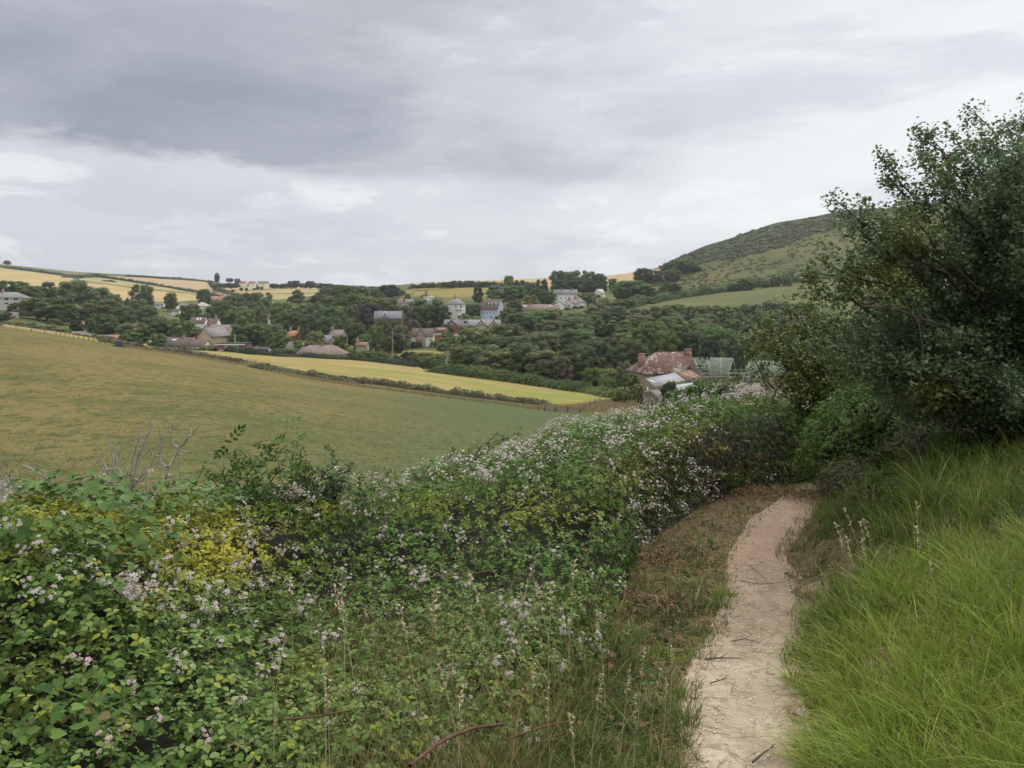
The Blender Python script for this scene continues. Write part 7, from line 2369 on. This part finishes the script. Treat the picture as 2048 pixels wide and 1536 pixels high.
tussocks(6500, 14, 500, 1720, 1.35, 11.5, -2.1, -.20, vh, .05, vt, 'verge_grass', 'mixed green and straw grass on the verge left of the path', 'grass_dull', .7, keepf=vk, bias=(.12, 0))
tussocks(900, 30, 900, 1560, 1.5, 6.5, -1.1, -.25, lambda P, S: np.interp(P[:, 1], [2, 4, 6.5], [.20, .13, .10]), .055, lambda P, S: np.clip(.5 + .8 * fbm(P, 1.2, 45, 2), .1, 1), 'verge_tufts', 'greener grass tufts on the left verge in the foreground', 'grass', .7, keepf=vk)
p, s = sow_grass(30000, 900, 1720, 1.35, 11.5, gr, -1.6, -.18)
blades(p, gr.uniform(.02, .07, len(p)), gr.uniform(.003, .005, len(p)) * np.interp(p[:, 1], [1.5, 10], [.9, 2.0]), gr.normal(size=(len(p), 2)) * .8, gr.uniform(.2, .8, len(p)), gr, 'verge_mat', 'short grass mat on the left verge', 'grass_dull')
# tall thin grass mixed into the brambles in the lower middle
p, s = sow_grass(9000, 560, 1420, 1.6, 4.6, gr, -3.2, -.75)
blades(p, gr.uniform(.25, .62, len(p)), gr.uniform(.002, .0042, len(p)), gr.normal(size=(len(p), 2)) * .35, gr.uniform(.2, 1, len(p)), gr, 'bank_grass', 'tall thin grass growing up through the brambles in the foreground', 'grass_dull')
# right fringe of the path round the bend: dull thin grass
p, s = sow_grass(30000, 1380, 2100, 4.2, 11.5, gr, .2, 1.4)
k = gr.uniform(size=len(p)) < np.where(p[:, 1] > 6.8, .8, .45); p, s = p[k], s[k]
blades(p, gr.uniform(.03, .13, len(p)), gr.uniform(.004, .007, len(p)), gr.normal(size=(len(p), 2)) * .5, gr.uniform(.1, .9, len(p)), gr, 'thin_grass', 'thin dull grass fringing the path at the bend', 'grass_dull')
# long wisps falling over the big grass from the bank
p, s = sow_grass(3200, 1650, 2600, 2.0, 8.8, gr, .9, 6)
k = gr.uniform(size=len(p)) < np.interp(p[:, 1], [2, 4, 6], [.12, .4, 1]); p, s = p[k], s[k]
blades(p, gr.uniform(.25, .6, len(p)) * np.interp(p[:, 1], [2, 7], [.6, 1.1]), gr.uniform(.002, .004, len(p)) * np.interp(p[:, 1], [2, 8], [1, 1.6]), np.stack([-.5 + gr.normal(size=len(p)) * .4, gr.normal(size=len(p)) * .4 - .1], -1), gr.uniform(.3, 1, len(p)), gr, 'long_grass', 'long arching grass wisps on the right bank', 'grass')

# straw thatch and twigs lying on and beside the path (uncountable), plus chalk crumbs
def litter(name, label, n, mat, r, smin, smax, y0, y1, l0, l1, rad, c0=1000, c1=2000, z=.008, curve=.3, dens=None):
    p, s = sow_grass(n, c0, c1, y0, y1, r, smin, smax)
    if dens is not None: k = r.uniform(size=len(p)) < dens(p, s); p, s = p[k], s[k]
    m = len(p); a = r.uniform(0, 3.14, m) ; L = r.uniform(l0, l1, m)
    d = np.stack([np.cos(a), np.sin(a)], -1)
    nrm = np.stack([-d[:, 1], d[:, 0]], -1)
    V = []
    for t in (-.5, 0, .5):
        off = d * (L * t)[:, None] + nrm * (L * curve * (t * t - .1) * r.uniform(-1, 1, m))[:, None]
        x = p[:, 0] + off[:, 0]; y = p[:, 1] + off[:, 1]; zz = H(x, y) + z + rad
        for sgn in (-1, 1):
            V.append(np.stack([x + nrm[:, 0] * rad * sgn, y + nrm[:, 1] * rad * sgn, zz], -1))
        V.append(np.stack([x, y, zz + rad], -1))
    V = np.stack(V, 1).reshape(-1, 3); b = np.arange(m)[:, None] * 9
    F_ = [b + np.array(q) for q in ([0, 2, 5, 3], [2, 1, 4, 5], [3, 5, 8, 6], [5, 4, 7, 8])]
    mb = MB(); mb.add(V, np.concatenate(F_))
    tag(obj(name, mb.mesh(name, M[mat])), label, None, None, 'stuff')


M['litter'] = leaf_mat('brown_litter', (0.10, 0.055, 0.035), (0.24, 0.15, 0.09), transl=0, rough=.9, spec=.05)
M['thatch'] = leaf_mat('dry_thatch', (0.15, 0.105, 0.055), (0.36, 0.26, 0.15), transl=.1, rough=.9, spec=.05)
M['pebble'] = flat_mat('chalk_pebble', (0.56, 0.50, 0.40), .9, .25, 30)
litter('needle_litter', 'thin brown curved twigs and needles strewn over the path', 5200, 'litter', gr, -.32, .5, 1.6, 11.5, .03, .15, .0013, 1300, 1750, .004, .5,
       lambda p, s: np.interp(p[:, 1], [1.6, 4, 5, 8], [.07, .16, .9, 1]))
litter('dry_thatch', 'dry straw thatch on the ground along both sides of the path', 18000, 'thatch', gr, -1.6, 1.2, 1.5, 11.5, .03, .13, .0016, 1000, 2000, .01, .4, lambda p, s: np.where(np.abs(s) < .22, .05, .8))
p, s = sow_grass(6500, 1300, 1760, 1.6, 9, gr, -.3, .62)
pm = MB(); pm.stamp(OCT[0] * [1, .8, .6], OCT[1], p + [0, 0, .006], frames(gr.normal(size=(len(p), 3)) * .2 + [0, 0, 1], None, gr), np.abs(gr.normal(size=len(p))) * .0035 + .002)
tag(obj('chalk_crumbs', pm.mesh('chalk_crumbs', M['pebble'])), 'small chalk crumbs scattered on the path', None, None, 'stuff')

# single twigs that can be picked out on the path
def twig(label, pts, r=.004):
    P = []
    for px_, py_ in pts:
        # meet the near ground along the pixel ray
        ys = np.linspace(1.5, 12, 900); x = (px_ - 1024) / F * ys; row = HZ - F * H(x, ys) / ys
        y = ys[np.argmax(row <= py_)]; P.append(((px_ - 1024) / F * y, y, Hs((px_ - 1024) / F * y, y) + .012))
    P = np.array(P); t = tag(obj('twig', None, None, tuple(P[0])), label, 'twig')
    m = MB(); m.tube(P - P[0], np.linspace(r, r * .5, len(P)), 5)
    d = P[len(P) // 2] - P[0]; m.tube([d, d + [.03, .02, .004], d + [.06, .05, .006]], [r * .6, r * .5, r * .3], 4)
    nm = obj('twig', m.mesh('twig', M['twig']), None, tuple(P[0])); tag(nm, label, 'twig')
    bpy.data.objects.remove(t)


twig('dark forked twig lying across the path in the foreground', [(1410, 1323), (1440, 1320), (1482, 1322)], .005)
twig('reddish twig pointing to the bottom edge of the path', [(1505, 1532), (1530, 1512), (1546, 1500)], .005)
twig('thin curved twig across the narrow middle of the path', [(1500, 1135), (1518, 1148), (1536, 1165)], .004)
twig('thin twig pair at the left of the widened path', [(1462, 1287), (1490, 1282), (1520, 1290)], .0035)
twig('long thin twig at the bend below the briar', [(1480, 1165), (1520, 1172), (1570, 1168)], .0035)
twig('short pale twig on the right side of the path', [(1420, 1372), (1440, 1366), (1452, 1362)], .0035)

# small weeds on the verge
p, s = sow_grass(5200, 900, 1750, 1.5, 9.5, gr, -1.7, -.4)
wm_ = MB(); wm_.stamp(HEART[0], HEART[1], p + [0, 0, 1] * gr.uniform(.01, .07, (len(p), 1)), frames(gr.normal(size=(len(p), 3)) * .5 + [0, -.2, 1], None, gr), gr.uniform(.015, .04, len(p)))
tag(obj('weeds', wm_.mesh('weeds', M['bramble_dim'])), 'small leafy weeds in the verge under the brambles', None, None, 'stuff')
# ---------- tall dry grass stalks with seed heads
def stalk_mesh(seed, h, dry=True):
    r = np.random.default_rng(seed); m = MB()
    ts = np.linspace(0, 1, 7); b = r.uniform(-.16, .16)
    P = np.stack([b * h * ts ** 2, .05 * h * ts ** 2 * r.uniform(-1, 1), h * ts], -1)
    m.tube(P, np.linspace(.0022, .0009, 7), 3)
    n = 22; u = r.uniform(.70, 1.02, n)
    Q = np.stack([np.interp(u, ts, P[:, c]) for c in range(3)], -1) + r.normal(size=(n, 3)) * [.0035, .0035, 0]
    m.stamp(SIMPLE[0] * [1, .45, 1], SIMPLE[1], Q, frames(r.normal(size=(n, 3)), np.tile([[.15, .1, 1.0]], (n, 1)) + r.normal(size=(n, 3)) * .2, r), .024)
    return m.mesh('stalk', M['dry_stem'])


ST_M = [stalk_mesh(s, .6) for s in range(5)]
def stalks(lst, label, group):
    for px_, top, y, hgt in lst:
        pass
    for px_, top, y, hgt in lst:
        a = at(px_, top, y)
        x = a[0]; o = obj('grass_stalk', random.choice(ST_M), None, (x, y, a[2] - hgt))
        s = hgt / .6; o.scale = (s, s, s); o.rotation_euler = (random.uniform(-.12, .12), random.uniform(-.12, .12), random.uniform(0, 6.28))
        tag(o, label, 'grass stalk', group)


stalks([(862, 1165, 3.3, .6), (992, 1118, 3.5, .75), (1005, 1150, 3.4, .6), (1132, 1120, 3.8, .6), (1112, 1140, 3.7, .55), (1096, 1165, 3.6, .5), (715, 1170, 3.2, .55), (690, 1160, 3.1, .5), (840, 1205, 3.1, .5), (548, 1290, 2.6, .4), (650, 1320, 2.4, .4), (660, 1345, 2.4, .4),
        (912, 1385, 2.4, .35), (930, 1340, 2.6, .4), (1060, 1300, 2.9, .4), (590, 1165, 3.6, .5)],
       'dry pale grass stalk with a seed head rising through the bramble bank', 'dry grass stalks in the bramble bank')
stalks([(1718, 1048, 5.2, .6), (1736, 1050, 5.3, .65), (1690, 1060, 5.2, .5), (1705, 1080, 5.0, .5), (1738, 1020, 5.6, .6), (1745, 1070, 5.0, .5), (1762, 1040, 5.4, .6), (1840, 1010, 5.4, .7), (1850, 1060, 5.0, .6), (1868, 1110, 4.4, .5), (1990, 1130, 3.8, .5)],
       'pale seeded grass stalk standing before the dark hollow of the right bank', 'dry grass stalks on the right bank')
stalks([(1275, 1300, 2.9, .3), (1300, 1330, 2.7, .3), (1320, 1345, 2.6, .3), (1210, 1230, 3.3, .4), (1240, 1340, 2.7, .3), (1180, 1350, 2.7, .35), (1150, 1400, 2.5, .35), (1265, 1400, 2.4, .25), (1340, 1290, 2.9, .25), (1110, 1390, 2.5, .35)],
       'short dry grass stalk on the left verge of the path', 'dry grass stalks on the left verge')

# dead orange bracken lying between the bank and the path
def heap(label, px_, py_, rx, ry, n, h, seed):
    r = np.random.default_rng(seed)
    ys = np.linspace(1.5, 14, 1200); x = (px_ - 1024) / F * ys; row = HZ - F * H(x, ys) / ys; y = ys[np.argmax(row <= py_)]
    c = np.array([(px_ - 1024) / F * y, y, Hs((px_ - 1024) / F * y, y)])
    t = thing('dead_bracken', label, 'bracken', tuple(c))
    d = r.normal(size=(n, 2)) * [rx, ry] * .5
    q = np.exp(-((d / [rx, ry]) ** 2).sum(1) * 1.5)
    z = H(c[0] + d[:, 0], c[1] + d[:, 1]) - c[2] + q * h * r.uniform(.1, 1, n)
    v = np.array([[0, 0, 0], [.33, .05, .10], [.66, .045, .09], [1, 0, -.06], [.66, -.045, .09], [.33, -.05, .10]])
    f = np.array([[0, 1, 5], [2, 3, 4]]); f4 = np.array([[1, 2, 4, 5]])
    mb = MB()
    fr = frames(r.normal(size=(n, 3)) * .7 + [0, 0, 1], None, r)
    mb.stamp(v, np.concatenate([f, [[1, 2, 4], [1, 4, 5]]]), np.stack([d[:, 0], d[:, 1], z], -1), fr, r.uniform(.04, .13, n))
    obj('fronds', mb.mesh('fronds', M['bracken']), t)['kind'] = 'stuff'


heap('orange-brown dead bracken heap between the bank and the path', 1300, 1215, .30, .24, 900, .06, 11)
heap('small russet bracken tuft at the edge of the bank', 1205, 1238, .12, .10, 800, .12, 12)
heap('dull brown bracken scraps under the bank by the narrow path', 1320, 1120, .45, .5, 900, .05, 13)
heap('russet bracken strewn at the foot of the dark bramble face', 1500, 985, .9, .5, 2200, .10, 14)
litter('dead_fronds', 'loose orange dead fronds between the bank and the path', 2200, 'bracken', gr, -1.35, -.55, 3.6, 10.5, .04, .12, .002, 1100, 1700, .02, .6)

# short turf tufts on the nearer half of the pasture
r_ = np.random.default_rng(88)
n_ = 20000
c_ = r_.uniform(-60, 1180, n_); y_ = np.exp(r_.uniform(math.log(15), math.log(75), n_)); x_ = (c_ - 1024) / F * y_
k = fbm(np.stack([x_, y_, 0 * x_], -1), .8, 3, 2) > -.05
x_, y_ = x_[k], y_[k]
P_ = np.stack([x_, y_, H(x_, y_) + .10], -1)
blades(P_, r_.uniform(.05, .16, len(P_)), r_.uniform(.02, .05, len(P_)), r_.normal(size=(len(P_), 2)) * .6, r_.uniform(.45, 1, len(P_)), r_, 'pasture_tufts', 'short grass tufts over the nearer pasture', 'grass_dull')

# ---------------------------------------------------------------- the air of the valley
hm, N = new_mat('valley_haze')
v_ = N.node('ShaderNodeVolumePrincipled')
v_.inputs['Color'].default_value = (0.86, 0.89, 0.95, 1)
v_.inputs['Density'].default_value = 0.00012
v_.inputs['Anisotropy'].default_value = 0.2
hm.node_tree.links.new(v_.outputs[0], N.node('ShaderNodeOutputMaterial').inputs['Volume'])
hb_ = MB(); hb_.box((0, 0, -270), (8400, 8400, 860))
tag(obj('haze', hb_.mesh('haze', hm)), 'thin pale haze filling the valley', None, None, 'stuff')

# ---------------------------------------------------------------- labels: say which one of the look-alikes it is
def relabel():
    import re as _re
    P = [o for o in bpy.data.objects if o.get('label') and o.parent is None and o.location.y > 90]
    def short(l): return _re.split(r" (?:with|in|behind|below|above|among|at|under|before|on|beside|right|left|of|over|near|glimpsed|between) |,", l)[0]
    land = [o for o in P if o.get('category') in ('house', 'barn', 'pole', 'farmhouse') or (o.get('category') in ('tree', 'bush', 'beech tree') and not o.get('group'))]
    cnt = {}
    for o in land: cnt[short(o['label'])] = cnt.get(short(o['label']), 0) + 1
    nm = {}
    for o in land:
        s = short(o['label'])
        if cnt[s] == 1 and len(s.split()) >= 3: nm[o.name] = s
        elif len(o['label'].split()) <= 9: nm[o.name] = o['label']
    land = [o for o in land if o.name in nm]
    def px(o): return 1024 + F * o.location.x / o.location.y
    used = set(o['label'] for o in P)
    groups = ('trees of the valley wood', 'garden trees of the left village', 'trees at the lower left of the valley wood', 'garden trees of the central village', 'garden shrubs at the house fronts', 'rough shrubs beyond the barley', 'trees in the long hill hedge')
    kinds = {'trees of the valley wood': 'wood tree', 'garden trees of the left village': 'garden tree', 'trees at the lower left of the valley wood': 'leafy wood tree', 'garden trees of the central village': 'garden tree', 'garden shrubs at the house fronts': 'garden shrub', 'rough shrubs beyond the barley': 'rough shrub', 'trees in the long hill hedge': 'hedge tree'}
    for o in P:
        g = o.get('group')
        if g not in groups: continue
        near = sorted(land, key=lambda q: abs(px(q) - px(o)) + abs(q.location.y - o.location.y) * .25)[:5]
        done = False
        for q in near:
            dx = px(o) - px(q); dy = o.location.y - q.location.y
            rel = ('just left of' if dx < -8 else 'just right of' if dx > 8 else 'directly in front of' if dy < 0 else 'directly behind')
            l = f"{kinds[g]} {rel} the {nm[q.name]}"
            if l not in used and len(l.split()) <= 16:
                o['label'] = l; used.add(l); done = True; break


relabel()
